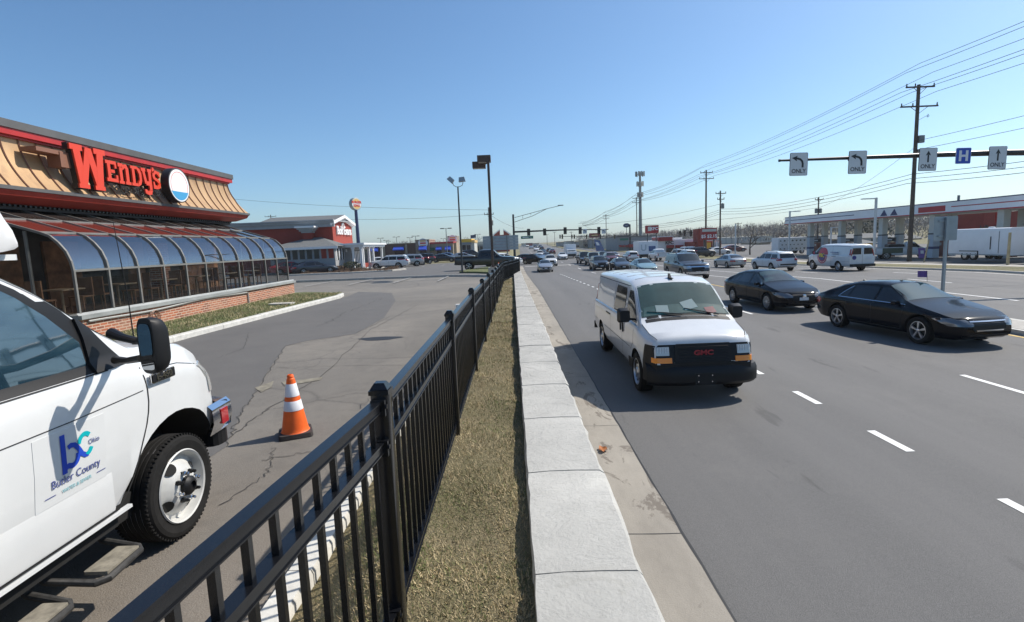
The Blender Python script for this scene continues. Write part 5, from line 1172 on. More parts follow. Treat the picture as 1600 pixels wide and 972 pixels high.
# ------------------------------------------------------------ red family restaurant beyond
mat('stucco_red', (.27, .035, .02), .8, var=.12, vscale=1.2); mat('trim_grey', (.3, .31, .32), .6, var=.1, vscale=1); mat('trim_white', (.74, .74, .74), .5); mat('shingle_grey', (.13, .135, .135), .9, var=.25, vscale=5)
mat('siding_grey', (.33, .33, .33), .7, var=.1, vscale=1); mat('window_dark', (.01, .012, .016), .2, spec=.4); mat('gold_trim', (.5, .36, .12), .5)
fr_ = thing('family_restaurant', 'red restaurant with white columned porch and white sign script on its gable', 'restaurant', (0, 0, 0))
z0 = .5; YF = 64.5; XG = gx(521, YF)                     # camera-facing corner
k_ = YF/820
RX = XG; RY0 = YF; RY1 = at(551, 380, 1).x and XG/ (at(551, 380, 1).x)
zt0 = at(521, 347, RY0).z
mb = MB(); mb.b(RX-34, RX, RY0, RY1-.05, z0-.4, zt0); mb.build('wall', 'stucco_red', fr_)
mb = MB(); mb.b(RX-34, RX+.35, RY0-.35, RY0-.02, zt0-.55, zt0-.1); mb.b(RX-34, RX+.4, RY0-.55, RY0-.02, zt0-.1, zt0+.15); mb.b(RX-34, RX+.42, RY0-.7, RY1, zt0+.15, zt0+.3); mb.build('cornice', 'trim_grey', fr_)
mb = MB(); gy0, gy1 = RY0, RY1; gm = (gy0+gy1)/2; gp = at(538, 335, gm).z-.25
mb.prism([(gy0-.03, z0), (gy1, z0), (gy1, zt0), (gm, gp-.1), (gy0-.03, zt0)], -1.2, .03, lambda u, v, d: (RX+d, u, v)); mb.build('gable_wall', 'stucco_red', fr_)
for (a, za), (c, zc_) in (((gy0-.5, zt0-.05), (gm, gp)), ((gy1+.5, zt0-.05), (gm, gp))):
    mb = MB(); mb.bar((RX+.25, a, za), (RX+.25, c, zc_), .4, .35); mb.bar((RX+.05, a, za-.22), (RX+.05, c, zc_-.28), .16, .3); mb.build('rake_trim', 'trim_white', fr_)
    mb = MB(); v_ = [(RX+.4, a, za+.2), (RX+.4, c, zc_+.2), (RX-9, c, zc_+.2), (RX-9, a, za+.2)]; mb.add(v_+[(x_, y_, z_-.08) for x_, y_, z_ in v_], [(0, 1, 2, 3), (7, 6, 5, 4), (0, 4, 5, 1), (2, 6, 7, 3)]); mb.build('gable_roof', 'shingle_grey', fr_)
mb = MB(); mb.lathe([(.45, 0), (.45, .12), (.28, .12), (.28, 0)], 20, (RX+.05, gm-.1, gp-1.25), 'x'); mb.build('medallion', 'trim_white', fr_)
zs_ = at(538, 361, gm).z
text_mesh('sign_script', 'Bob Evans', 1.45, 'trim_white', fr_, frameM((RX+.16, gm+.1, zs_), (0, 1, 0), (0, 0, 1)), .08, bold=.03, sx=.95)
# corner pilaster with stepped cap
px0, px1 = gx(474, RY0-1), gx(487, RY0-1)
zc0 = at(480, 364, RY0-1).z; zc1 = at(480, 353.5, RY0-1).z
mb = MB(); mb.b(px0, px1, RY0-1, RY0, z0, zc0); mb.build('pilaster', 'stucco_red', fr_)
for i in range(4): mb = MB(); e = .12+.18*i; d_ = (zc1-zc0)/4; mb.b(px0-e, px1+e, RY0-1-e, RY0, zc0+d_*i, zc0+d_*(i+1)-.01); mb.build('pilaster_cap', 'trim_white' if i == 3 else 'trim_grey', fr_)
# sun room with hipped roof and windows, in front of the long wall
sx0, sx1, sy = gx(420, 60), gx(522, 60), 60.0; zw0 = z0; ze = at(480, 386.5, sy).z; zrf = at(480, 377.5, 63).z
mb = MB(); mb.b(sx0, sx1, sy, RY0, z0, ze); mb.build('porch_room', 'siding_grey', fr_)
mb = MB(); v_ = [(sx0-.5, sy-.5, ze), (sx1+.5, sy-.5, ze), (sx1+.5, RY0, ze), (sx0-.5, RY0, ze), (sx0+3, RY0-.02, zrf+.5), (sx1-3, RY0-.02, zrf+.5)]; mb.add(v_, [(0, 1, 5, 4), (1, 2, 5), (3, 0, 4), (0, 3, 2, 1)]); mb.build('hipped_roof', 'shingle_grey', fr_)
mb = MB(); mb.b(sx0-.52, sx1+.52, sy-.56, sy-.5, ze-.25, ze+.02); mb.build('gutter', 'trim_white', fr_)
nW = 9
for i in range(nW):
    a = sx0+(sx1-sx0)*(i+.14)/nW; c = sx0+(sx1-sx0)*(i+.86)/nW
    zlo, zhi = at(480, 405, sy).z, at(480, 389, sy).z
    mb = MB(); mb.b(a-.1, c+.1, sy-.06, sy-.002, zlo-.1, zhi+.1); f_ = mb.build('window', 'trim_grey', fr_); mb = MB(); mb.b(a, c, sy-.075, sy-.05, zlo, zhi); mb.build('pane', 'window_dark' if i < nW-2 else 'stucco_red', f_)
# right flank of the room: tall white blinds facing the road
for i in range(8):
    y = sy+.35+(RY0-sy-.6)*i/8; zlo, zhi = at(510, 407, sy).z, at(510, 389, sy).z
    mb = MB(); mb.b(sx1+.002, sx1+.05, y, y+.22, zlo, zhi); mb.build('blind_slat', 'trim_white' if i % 2 == 0 else 'window_dark', fr_)
# entrance and white columned porch
ex0, ex1 = gx(524, 66), gx(548, 66); PX = gx(577, RY0)-RX-.2
mb = MB(); zpe = at(550, 382, 64).z; mb.b(RX-.3, RX+2.4, RY0-1.2, RY1, z0, zpe-.3); mb.build('entrance_block', 'siding_grey', fr_)
mb = MB(); mb.b(RX-2, RX+PX, RY0-2.2, RY1+.8, zpe-.35, zpe-.1); mb.b(RX-2.1, RX+PX+.2, RY0-2.4, RY1+1, zpe-.1, zpe+.12); mb.build('porch_roof', 'trim_white', fr_)
for (x_, y_) in ((RX+PX-.3, RY0-2), (RX+PX-.3, RY0-1.3), (RX+PX-.3, RY0+1.3), (RX+PX-.3, RY0+3.3), (RX+PX-.3, RY1), (RX+2.9, RY0-2)):
    mb = MB(); mb.rbox((x_, y_, (zpe+z0)/2-.2), (.26, .26, zpe-z0-.4), .04, 2); mb.box((x_, y_, z0+.12), (.36, .36, .25)); mb.box((x_, y_, zpe-.45), (.36, .36, .16)); mb.build('porch_column', 'trim_white', fr_)
for i in range(7): y = RY0-1+i*.62; mb = MB(); mb.b(RX+2.402, RX+2.46, y, y+.3, z0+.7, zpe-.8); mb.build('blind_slat', 'trim_white', fr_)
mb = MB(); mb.b(RX+2.402, RX+2.44, RY0-1.1, RY1-.3, z0+.5, zpe-.7); mb.build('porch_window', 'window_dark', fr_)
mb = MB(); mb.rbox((RX+3.5, RY0+.3, z0+.65), (.6, 1.8, .5), .08, 2); mb.build('planter', 'stucco_red', fr_)
mb = MB(); mb.b(ex0+.4, ex0+1.6, RY0-1.24, RY0-1.2, z0+.1, z0+2.3); mb.build('door', 'window_dark', fr_)
for x_ in (RX-.05, RX+1.9): mb = MB(); mb.rbox((x_, RY0-1.32, z0+2.5), (.2, .16, .35), .05, 2); mb.build('wall_lamp', 'trim_white', fr_)

def bush(name, label, x, y, z, rx, ry, h_, mt, n_=500, group=None, cat='shrub'):
    mb = MB(); rnd = random.Random(int(abs(x*31+y*17)))
    for _ in range(n_):
        u, v = rnd.uniform(0, math.tau), rnd.random()**.5; zz = rnd.random(); k = math.sqrt(max(0, 1-zz**2*.9))*v
        p = Vector((rx*k*math.cos(u), ry*k*math.sin(u), h_*zz)); s_ = rnd.uniform(.04, .1)*max(1, h_*.6); a = Vector((rnd.gauss(0, 1), rnd.gauss(0, 1), rnd.gauss(0, 1))).normalized(); b_ = a.orthogonal().normalized()
        mb.add([p-a*s_, p+b_*s_, p+a*s_, p-b_*s_], [(0, 1, 2, 3)])
    o = mb.build(name, mt, None, loc=(x, y, z)); return tag(o, label, cat, group)
mat('leaf_dark', (.025, .035, .015), .8, var=.4, vscale=3); mat('leaf_brown', (.1, .06, .035), .9, var=.4, vscale=2); mat('leaf_green', (.06, .09, .03), .8, var=.4, vscale=3)
bush('shrub', 'dark clipped evergreen bush beside the white porch columns', gx(546, 61), 61.0, z0, 1.4, .9, 1.2, 'leaf_dark', 700)
for i, (p, lb) in enumerate(((516, 'low brown shrub bed left of the dark bush'), (528, 'low brown shrub nearest the dark clipped bush'))): bush('shrub', lb, gx(p, 60), 60., z0, 1.1, .6, .8, 'leaf_brown', 400)
for i in range(14):
    a, c = random.uniform(-22, -14), random.uniform(57, 61.5); 
mb = MB()
for i in range(900):
    a, c = random.uniform(-23, -13.4), random.uniform(56, 62.5); s_ = random.uniform(.1, .3); ph = random.uniform(0, 6); hh = random.uniform(.02, .25)*(1+math.sin(a*1.3)*.8)
    mb.add([(a, c, zl(c)+.12), (a+s_*math.cos(ph), c+s_*math.sin(ph), zl(c)+.12+abs(hh)*.6), (a+s_, c+s_, zl(c)+.12+abs(hh))], [(0, 1, 2)])
tag(mb.build('ground_cover', 'leaf_brown'), 'brown winter plants spread over the mulched parking island', 'ground cover', kind='stuff')

# burger sign on its tall pole
mat('bun_gold', (.75, .5, .18), .4); mat('pole_navy', (.015, .03, .10), .5); mat('pylon_grey', (.25, .3, .3), .5)
Yp = 88.0; pb_ = thing('restaurant_pole_sign', 'round cream and red burger sign on a tall dark blue pole', 'sign', (gx(560, Yp), Yp, .35))
xx, zz = pb_.location.x, .35; zc_ = at(552, 319, Yp).z-.35; rad = 8.2*Yp/820*1.15
mb = MB(); mb.tube([(0, 0, 0), (0, 0, zc_-rad*.9)], [.35, .24], 12); mb.build('pole', 'pole_navy', pb_, smooth=True)
mb = MB(); mb.lathe([(0, -.35), (rad, -.35), (rad, .25), (rad*.92, .3), (0, .3)], 32, (0, 0, zc_), 'x'); dr = mb.build('drum', 'pylon_grey', pb_, smooth=True)
for nm, a0, a1, mt_ in (('bun_top', 25, 155, 'bun_gold'), ('bun_base', 205, 335, 'bun_gold')):
    mb = MB(); mb.add([(.31, rad*.84*math.cos(R(a)), zc_+rad*.84*math.sin(R(a))) for a in np.linspace(a0, a1, 18)], [tuple(range(18))]); mb.build(nm, mt_, dr)
mb = MB(); mb.lathe([(rad*.9, .305), (0, .305)], 32, (0, 0, zc_), 'x'); mb.build('face', 'sign_white', dr)
for w_, dz_ in (('BURGER', .24), ('KING', -.26)): text_mesh('lettering', w_, .52, 'sign_red', dr, frameM((.32, 0, zc_+dz_*1.1), (0, 1, 0), (0, 0, 1)), .01, bold=.02)
pb_.rotation_euler = (0, 0, R(-35))
# ------------------------------------------------------------ buildings and things across the far lots
mat('brick_brown', (.15, .085, .06), .9, var=.15, vscale=.8, bump=.2, bscale=8); mat('tan_stucco', (.36, .29, .2), .85, var=.12, vscale=.5); mat('stone_tan', (.26, .21, .165), .9, var=.3, vscale=2)
mat('awning_blue', (.015, .06, .42), .6); mat('awning_red', (.32, .02, .02), .6); mat('awning_green', (.01, .08, .03), .6); mat('band_red', (.45, .03, .03), .5); mat('roof_yellow', (.8, .45, .03), .5)
mat('pale_wall', (.5, .5, .45), .8, var=.1, vscale=.6); mat('grey_wall', (.25, .27, .28), .8, var=.12, vscale=.4); mat('pole_grey', (.2, .21, .2), .5, .3); mat('pole_dark', (.03, .032, .035), .5); mat('pole_brown', (.075, .045, .03), .55, var=.3, vscale=6)
mat('pole_white', (.6, .62, .62), .5); mat('wood_pole', (.085, .065, .05), .9, var=.35, vscale=3); mat('alu', (.30, .34, .36), .45, .5, var=.1, vscale=2); mat('lamp_glass', (.5, .5, .46), .3)
def blk(parent, name, px0, px1, py0, Y, mt, depth=8, z0=None, py1=None, dy=0.):
    a, c = gx(px0, Y), gx(px1, Y); pm_ = (px0+px1)/2; zt_ = at(pm_, py0, Y).z; zb_ = (zg(a, Y)-.3) if py1 is None else at(pm_, py1, Y).z
    mb = MB(); mb.b(a, c, Y-dy, Y-dy+depth, zb_, zt_); return mb.build(name, mt, parent)
YB = 118.
br = thing('shop_row', 'low brown and tan burger restaurant with blue awnings and round logos on towers', 'restaurant')
blk(br, 'brick_wing', 573, 650, 381.5, YB, 'brick_brown', 14); blk(br, 'coping', 572, 650.5, 380.6, YB, 'tan_stucco', 14.2, py1=381.8, dy=.15)
for a, c in ((573, 582), (594, 601), (633, 636)): blk(br, 'pier', a, c, 381.9, YB, 'tan_stucco', .5, dy=.4)
blk(br, 'tower', 650.5, 672, 375.2, YB, 'stone_tan', 9, dy=1.2); blk(br, 'tower_coping', 650, 672.5, 374.4, YB, 'tan_stucco', 9.3, py1=375.4, dy=1.35)
blk(br, 'cream_wing', 672.2, 708, 380, YB, 'tan_stucco', 12, dy=.5); blk(br, 'red_band', 672.4, 709, 378, YB, 'band_red', 12.4, py1=380.6, dy=.8)
blk(br, 'rear_tower', 699.5, 714, 368.6, YB+6, 'stone_tan', 6); blk(br, 'side_panel', 707, 713, 379, YB+1, 'tan_stucco', 5)
for a, c, y0, y1, dy_ in ((576, 591, 387.5, 393.5, .6), (615, 631, 386, 391.5, .6), (656.5, 668, 384.3, 391, 1.9), (682, 690.5, 385.6, 391, 1.2), (696, 704.5, 384.6, 391, 1.2)):
    xa, xc = gx(a, YB), gx(c, YB); z1, zz0 = at(a, y0, YB).z, at(a, y1, YB).z
    mb = MB(); q = [(xa, YB-dy_+.4, z1), (xc, YB-dy_+.4, z1), (xc, YB-dy_-.9, zz0+.2), (xa, YB-dy_-.9, zz0+.2), (xa, YB-dy_-.9, zz0), (xc, YB-dy_-.9, zz0), (xa, YB-dy_+.4, zz0), (xc, YB-dy_+.4, zz0)]
    mb.add(q, [(0, 3, 2, 1), (3, 4, 5, 2), (0, 6, 4, 3), (1, 2, 5, 7), (4, 6, 7, 5)]); mb.build('awning', 'awning_blue', br)
    w_ = blk(br, 'window', a+1, c-1, y1-.6, YB, 'window_dark', .3, py1=y1+8.5 if a > 640 else 398, dy=dy_-.35)
mb = MB(); blk(br, 'green_awning', 672.5, 679, 387, YB, 'awning_green', .5, py1=392, dy=1.2)
for px, py, Y, rad in ((661, 380, YB-1.25, 1.05), (707, 374.5, YB+5.9, 1.05)):
    c = at(px, py, Y); mb = MB(); mb.lathe([(0, -.1), (rad, -.1), (rad, .1), (0, .1)], 24, (c.x, c.y, c.z), 'y', sgn=1); dd = mb.build('logo_disc', 'sign_white', br)
    for v, mt_, nm in ((.45, 'bun_gold', 'bun_top'), (-.5, 'bun_gold', 'bun_base'), (0, 'sign_red', 'logo_band')): mb = MB(); mb.rbox((c.x, c.y-.12, c.z+v*rad), (rad*1.25, .04, rad*.3), .12, 3, axis='y'); mb.build(nm, mt_, dd)
yb = thing('yellow_roof_shop', 'shop with a bright yellow roof band beyond the burger restaurant', 'shop')
Y2 = 142.; blk(yb, 'wall', 719.5, 741, 378, Y2, 'pale_wall', 12); blk(yb, 'roof_band', 720, 737, 373.4, Y2, 'roof_yellow', 12.2, py1=378.6, dy=.3); blk(yb, 'side_fascia', 737.2, 742, 375, Y2, 'bun_gold', 12, py1=379, dy=.3)
for a, c in ((722, 727.5), (729, 735)): blk(yb, 'window', a, c, 383, Y2, 'window_dark', .3, py1=393, dy=.2)
blk(yb, 'canopy', 720, 737, 379.2, Y2, 'grey_wall', 1, py1=382, dy=.8)
gb = thing('pale_green_shop', 'pale flat-roofed shop behind the parked pickup, partly hidden by the sign back', 'shop')
Y3 = 165.; blk(gb, 'wall', 741.5, 770, 381.5, Y3, 'grey_wall', 12); blk(gb, 'fascia', 741.2, 771, 378, Y3, 'pale_wall', 12.4, py1=382, dy=.3)
for a in (744, 750, 756, 762): blk(gb, 'window', a, a+4, 385, Y3, 'window_dark', .3, py1=393, dy=.2)
rb_ = thing('pediment_building', 'red building whose broken pediment shows above the sign back', 'building')
Y4 = 175.; blk(rb_, 'wall', 772, 796, 367, Y4, 'stucco_red', 10)
for s_ in (-1, 1):
    mb = MB(); c = at(784, 367, Y4); x1 = c.x+s_*2.7; z_ = c.z; mb.bar((c.x+s_*3., Y4-.3, z_), (c.x+s_*.55, Y4-.3, z_+1.7), .5, .3); mb.build('raking_trim', 'trim_white', rb_)
    mb = MB(); mb.prism([(c.x+s_*2.8, z_-.1), (c.x+s_*.6, z_-.1), (c.x+s_*.6, z_+1.5)], Y4-.2, Y4+1, lambda u, v, d: (u, d, v)); mb.build('pediment', 'stucco_red', rb_)
# skyline buildings far left
for i, (p0, p1, y0, mt_, lb) in enumerate(((575, 592, 384, 'grey_wall', 'low grey roofline far left behind the brown brick wing'),)):
    pass
# double-headed lot lights
def lot_light(px, py_top, Y, label, two=True, grp='parking lot lights on the left skyline', s_=1.):
    x = gx(px, Y); z = zg(x, Y); top = at(px, py_top, Y).z-z; t = thing('lot_light', label, 'street lamp', (x, Y, z), 0, grp)
    mb = MB(); mb.tube([(0, 0, 0), (0, 0, top)], [.11*s_, .07*s_], 8); mb.build('pole', 'pole_grey', t, smooth=True)
    for sg in ((-1, 1) if two else (1,)):
        mb = MB(); mb.bar((0, 0, top-.08), (sg*.4, 0, top-.08), .06, .06); mb.rbox((sg*.75, 0, top-.05), (.75, .4, .16), .06, 2); mb.build('lamp_head', 'pole_dark', t)
    return t
for px, py, Y, lb in ((698, 356.5, 104, 'tallest twin-headed lot light left of the thin floodlight pole'), (650, 368.6, 150, 'twin-headed lot light above the tan logo tower'), (641, 371, 190, 'slim lot light just left of the tan tower'), (620, 370, 170, 'lot light over the brown brick wing'),
                      (604, 375.5, 200, 'short lot light at left over the brick wing'), (595, 372, 180, 'lot light above the first blue awning'), (693, 372.5, 220, 'tiny lot light right of the tallest one'), (747, 366, 190, 'lot light beside the flag right of the yellow roof'), (607, 377, 230, 'farthest tiny lot light over the brick wing')):
    lot_light(px, py, Y, lb)
fg = thing('flag', 'flag blowing on a pole beyond the yellow roofed shop', 'flag', (gx(744, 185), 185, .4)); zt_ = at(744, 366, 185).z-.4
mb = MB(); mb.tube([(0, 0, 0), (0, 0, zt_)], .09, 8); mb.build('pole', 'pole_grey', fg)
mb = MB(); P = [[(-.1-i*.25, .15*math.sin(i*.8), zt_-.1-.03*i), (-.1-i*.25, .15*math.sin(i*.8+.4), zt_-1.2-.03*i)] for i in range(8)]; mb.grid(P); mb.grid([[(a, b_+.02, c) for a, b_, c in r_] for r_ in P], flip=True); mb.build('cloth', 'pole_navy', fg)
# sign seen from behind: five horizontal extruded planks on two posts
Ys_ = 84.; xa, xc = gx(754.5, Ys_), gx(810, Ys_); z1, z0_ = at(780, 368.2, Ys_).z, at(780, 391, Ys_).z
sb_ = thing('road_sign_back', 'big grey road sign seen from behind, standing beyond the pickup', 'sign', (0, 0, 0))
n_ = 5
for i in range(n_): mb = MB(); h_ = (z1-z0_)/n_; mb.b(xa, xc, Ys_-.04, Ys_+.04, z0_+h_*i+.012, z0_+h_*(i+1)-.012); mb.build('plank', 'alu', sb_)
for f_ in (.28, .68): mb = MB(); x_ = xa+(xc-xa)*f_; mb.b(x_-.08, x_+.08, Ys_-.18, Ys_-.045, .3, z1+.02); mb.build('post', 'pole_grey', sb_)

# rusty box-head light pole on a concrete pier
lp = thing('parking_light', 'tall rusty light pole with two box heads on a concrete pier', 'street lamp', (gx(768.5, 38), 38, .7)); zt_ = at(757, 251, 38).z-.7
mb = MB(); mb.rbox((0, 0, .2), (.66, .66, .9), .05, 3); mb.build('concrete_pier', 'concrete', lp, smooth=True)
mb = MB(); mb.box((0, 0, (zt_+.6)/2), (.17, .17, zt_-.6)); mb.box((0, 0, .67), (.36, .36, .03)); mb.build('pole', 'pole_brown', lp)
for (dx, dy, dz) in ((-.3, .35, .16), (-.72, 1.25, -.12)):
    mb = MB(); mb.rbox((dx, dy, zt_+dz), (.95, .62, .46), .03, 2, axis='y', taper=1); mb.bar((0, 0, zt_-.15), (dx, dy, zt_+dz-.1), .07, .07); hd_ = mb.build('lamp_head', 'pole_brown', lp)
    mb = MB(); mb.box((dx, dy, zt_+dz-.236), (.8, .5, .02)); mb.build('lens', 'lamp_glass', hd_)
lp2 = thing('floodlight_pole', 'slim dark pole with two tilted silver floodlights', 'street lamp', (gx(720, 44.6), 44.6, .65)); zt_ = at(713, 292, 44.6).z-.65
mb = MB(); mb.tube([(0, 0, 0), (0, 0, zt_)], [.085, .06], 10); mb.build('pole', 'pole_dark', lp2, smooth=True)
mb = MB(); mb.tube([(-.42, 0, zt_+.42), (-.36, 0, zt_+.15), (-.15, 0, zt_), (.15, 0, zt_), (.38, 0, zt_+.12), (.45, 0, zt_+.36)], .028, 6); mb.build('yoke', 'pole_grey', lp2, smooth=True)
for dx, ry in ((-.5, .75), (.42, -.1)):
    mb = MB(); mb.box((dx-.05, 0, zt_+.58), (.56, .5, .36), ry=ry, taper=.8); mb.build('floodlight', 'alu', lp2)
# utility poles on the left
def utility(px, py_base, py_top, Y, label, arms=((.25, 1.1),), tf=False, x=None, zb=None, group=None, rz=0, r=.16, stuff=True):
    x = gx(px, Y) if x is None else x; z = zg(x, Y) if zb is None else zb; top = at(px, py_top, Y).z-z
    t = thing('utility_pole', label, 'utility pole', (x, Y, z), rz, group)
    mb = MB(); mb.tube([(0, 0, 0), (0, 0, top)], [r, r*.7], 10); mb.build('pole', 'wood_pole', t, smooth=True)
    for dz, hw in arms:
        mb = MB(); mb.b(-hw, hw, -r*.7-.12, -r*.7, top-dz-.06, top-dz+.06); ar = mb.build('crossarm', 'wood_pole', t)
        for sx_ in (-1, 1): mb = MB(); mb.bar((sx_*hw*.5, -r*.7-.06, top-dz), (0, -r*.7-.06, top-dz-.6), .04, .03); mb.build('brace', 'wood_pole', ar)
        for sx_ in (-.95, -.35, .95): mb = MB(); mb.lathe([(.05, 0), (.07, .05), (.04, .1), (.06, .16), (.03, .26), (0, .26)], 8, (sx_*hw, -r*.7-.06, top-dz+.06)); mb.build('insulator', 'pole_dark', ar)
    if tf:
        for sx_ in ((-1, 1) if tf == 2 else (1,)): mb = MB(); mb.lathe([(0, -.5), (.26, -.5), (.26, .35), (.2, .42), (0, .42)], 12, (sx_*.42, 0, top-tf_drop)); mb.build('transformer', 'pole_grey', t, smooth=True)
    return t
tf_drop = 2.6
utility(766, 405, 324, 92, 'utility pole close behind the rusty light pole', ((1.2, .8),), tf=1)
utility(427, 400, 335.5, 150, 'utility pole top over the long grey roof edge', ((.5, 1.6),))

# ------------------------------------------------------------ parked and waiting cars, left side
t, _ = sedan('dark blue-grey sedan parked in front of the red restaurant', 'navy_paint', lod=1); place(t, gx(488, 58.5), 58.5, 58)
t, _ = sedan('red car parked at the sun room corner, left of the blue-grey sedan', 'red_paint', lod=1); place(t, gx(452, 60), 60, 62)
t, _ = suv('white suv parked side-on by the mulched island', 'white_paint', L=4.9); place(t, gx(607, 66.5), 66.5, 268)
t, _ = suv('silver suv parked behind the white suv', 'silver_paint'); place(t, gx(633, 73), 73, 250)
t, _ = suv('black suv parked third from the white porch', 'black_paint', boxy=1.); place(t, gx(643, 78), 78, 248)
t, _ = suv('charcoal suv at the right end of the parked row', 'charcoal_paint'); place(t, gx(655, 84), 84, 248)
t, _ = sedan('white car parked just right of the porch columns, behind the white suv', 'white_paint', lod=2); place(t, gx(586, 78), 78, 262)
t, _ = sedan('low dark sedan crossing the far lot', 'charcoal_paint', lod=2); place(t, gx(692, 93), 93, 92)
t, _ = sedan('blue car parked before the cream wing', 'blue_paint', lod=2); place(t, gx(700, 104), 104, 100)
t, _ = sedan('silver car parked under the yellow roofed shop', 'silver_paint', lod=2); place(t, gx(723, 98), 98, 85)
t, _ = suv('dark suv parked in front of the yellow roofed shop', 'charcoal_paint'); place(t, gx(737, 112), 112, 80)
pk, _ = pickup('dark grey crew cab pickup waiting at the lot exit', 'charcoal_paint'); place(pk, gx(759, 50.5), 50.5, 91)
t, _ = sedan('white car seen beyond the front of the dark pickup', 'pearl_paint', lod=2); place(t, gx(783, 60), 60, 60)
c2 = copy_tree(cn); c2.location = (gx(777.5, 47), 47, .68); c2['label'] = 'small orange cone by the pickup, seen over the fence bend'; c2['group'] = 'traffic cones'; cn['group'] = 'traffic cones'
# ------------------------------------------------------------ petrol station, far side of the road
mat('canopy_grey', (.8, .82, .84), .5, var=.06, vscale=.4); mat('canopy_blue', (.015, .03, .12), .5); mat('canopy_red', (.42, .02, .03), .5); mat('column_pale', (.55, .55, .5), .7, var=.08, vscale=1); mat('column_blue', (.42, .46, .5), .6)
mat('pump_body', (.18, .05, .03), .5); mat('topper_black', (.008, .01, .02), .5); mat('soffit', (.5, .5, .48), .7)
gs = thing('petrol_station_canopy', 'long pale petrol station canopy with dark and red stripes on paired columns', 'canopy')
CXl, CXr, CY0, CY1 = 42.5, 50.5, 28., 82.6
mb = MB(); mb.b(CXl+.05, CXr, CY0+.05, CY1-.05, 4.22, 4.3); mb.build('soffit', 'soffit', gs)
mb = MB(); mb.b(CXl, CXr, CY0, CY1, 4.3, 5.3); mb.build('fascia', 'canopy_grey', gs)
for z_, h_, mt_ in ((5.27, .09, 'canopy_blue'), (4.24, .1, 'canopy_red')): mb = MB(); mb.b(CXl-.03, CXr+.03, CY0-.03, CY1+.03, z_, z_+h_); mb.build('stripe', mt_, gs)
for ya, yc, mt_ in ((66, CY1, 'canopy_blue'), (CY0, 51.5, 'canopy_red')): mb = MB(); mb.b(CXl-.02, CXl+.01, ya, yc, 4.78, 4.86); mb.build('stripe', mt_, gs)
mb = MB(); mb.b(CXl-.04, CXl+.01, 52.2, 55.6, 4.45, 5.0); mb.build('logo_panel', 'canopy_red', gs)
for i, y in enumerate((58.6, 60.2)): mb = MB(); mb.prism([(y, 4.42), (y+1.1, 4.42), (y+.5, 5.1)], CXl-.04, CXl+.01, lambda u, v, d: (d, u, v)); mb.build('logo_mark', 'canopy_blue', gs)
for X, ys in ((43.3, (76.8, 69.6, 61.9, 54.4, 46.8, 39.5)), (47.2, (80, 72.3, 64.6, 57, 49.0, 41.6))):
    for y in ys:
        zb_ = zg(X, y)+.14; mb = MB(); mb.b(X-.33, X+.33, y-.36, y+.36, zb_, 2.2); mb.b(X-.34, X+.34, y-.37, y+.37, zb_+.9, zb_+1.15, mi=1); mb.b(X-.36, X+.36, y-.39, y+.39, 2.2, 2.32, mi=2); mb.b(X-.3, X+.3, y-.33, y+.33, 2.32, 4.25, mi=3)
        mb.build('column', ['column_blue', 'canopy_blue', 'topper_black', 'column_pale'], gs)
mb = MB(); mb.tube([(CXl+4, 55.5, 5.3), (CXl+4, 55.5, 6.1)], .12, 8); mb.build('vent_pipe', 'pole_grey', gs)
def pump():
    t = thing('fuel_pump', '', 'fuel pump', (0, 0, 0), 0, 'fuel pumps between the canopy columns')
    mb = MB(); mb.rbox((0, 0, .85), (.55, .95, 1.7), .05, 2); mb.build('cabinet', 'pump_body', t, smooth=True)
    mb = MB(); mb.rbox((0, 0, 2.0), (.4, 1.35, .5), .05, 2); tp = mb.build('topper', 'topper_black', t, smooth=True)
    mb = MB(); mb.b(-.212, -.205, -.45, .45, 1.95, 2.05); mb.build('topper_lettering', 'pole_white', tp)
    for s_ in (-1, 1): mb = MB(); mb.b(s_*.278-.006, s_*.278+.006, -.2, .2, 1.2, 1.5); mb.build('screen', 'lamp_clear', t)
    mb = MB(); mb.tube([(-.3, .3, 1.2), (-.5, .38, .6), (-.42, .42, .3), (-.3, .4, 1.)], .02, 6); mb.build('hose', 'dark_plastic', t)
    return t
pr = None
for i, (X, y, lb) in enumerate(((45.2, 78.4, 'fuel pump under the far left end of the canopy'), (45.2, 71, 'fuel pump behind the round logo van roof'), (45.2, 63.2, 'fuel pump left of the white and green pickup'), (45.2, 55.6, 'fuel pump behind the sign back'), (45.2, 48, 'fuel pump behind the white trailer'))):
    t = pump() if pr is None else copy_tree(pr); pr = pr or t; t['label'] = lb; t.location = (X, y, zg(X, y)+.15)
# slim white lot lamps
for px, pyt, Y, lb, arm in ((1233, 330, 74, 'white lamp post crossing the left end of the canopy', 1), (1366, 309, 52, 'white lamp post crossing the middle of the canopy', -1), (1298, 355, 90, 'white lamp post under the canopy', 1), (1149, 350, 92, 'white lamp post left of the bare tree', 0)):
    x = gx(px, Y); z = zg(x, Y)+.1; top = at(px, pyt, Y).z-z; t = thing('lamp_post', lb, 'street lamp', (x, Y, z), 0, 'white lamp posts at the petrol station')
    mb = MB(); mb.box((0, 0, top/2), (.17, .17, top)); mb.build('pole', 'pole_white', t)
    if arm: mb = MB(); mb.box((arm*.75, 0, top-.08), (1.3, .35, .09)); mb.build('lamp_head', 'pole_white', t)
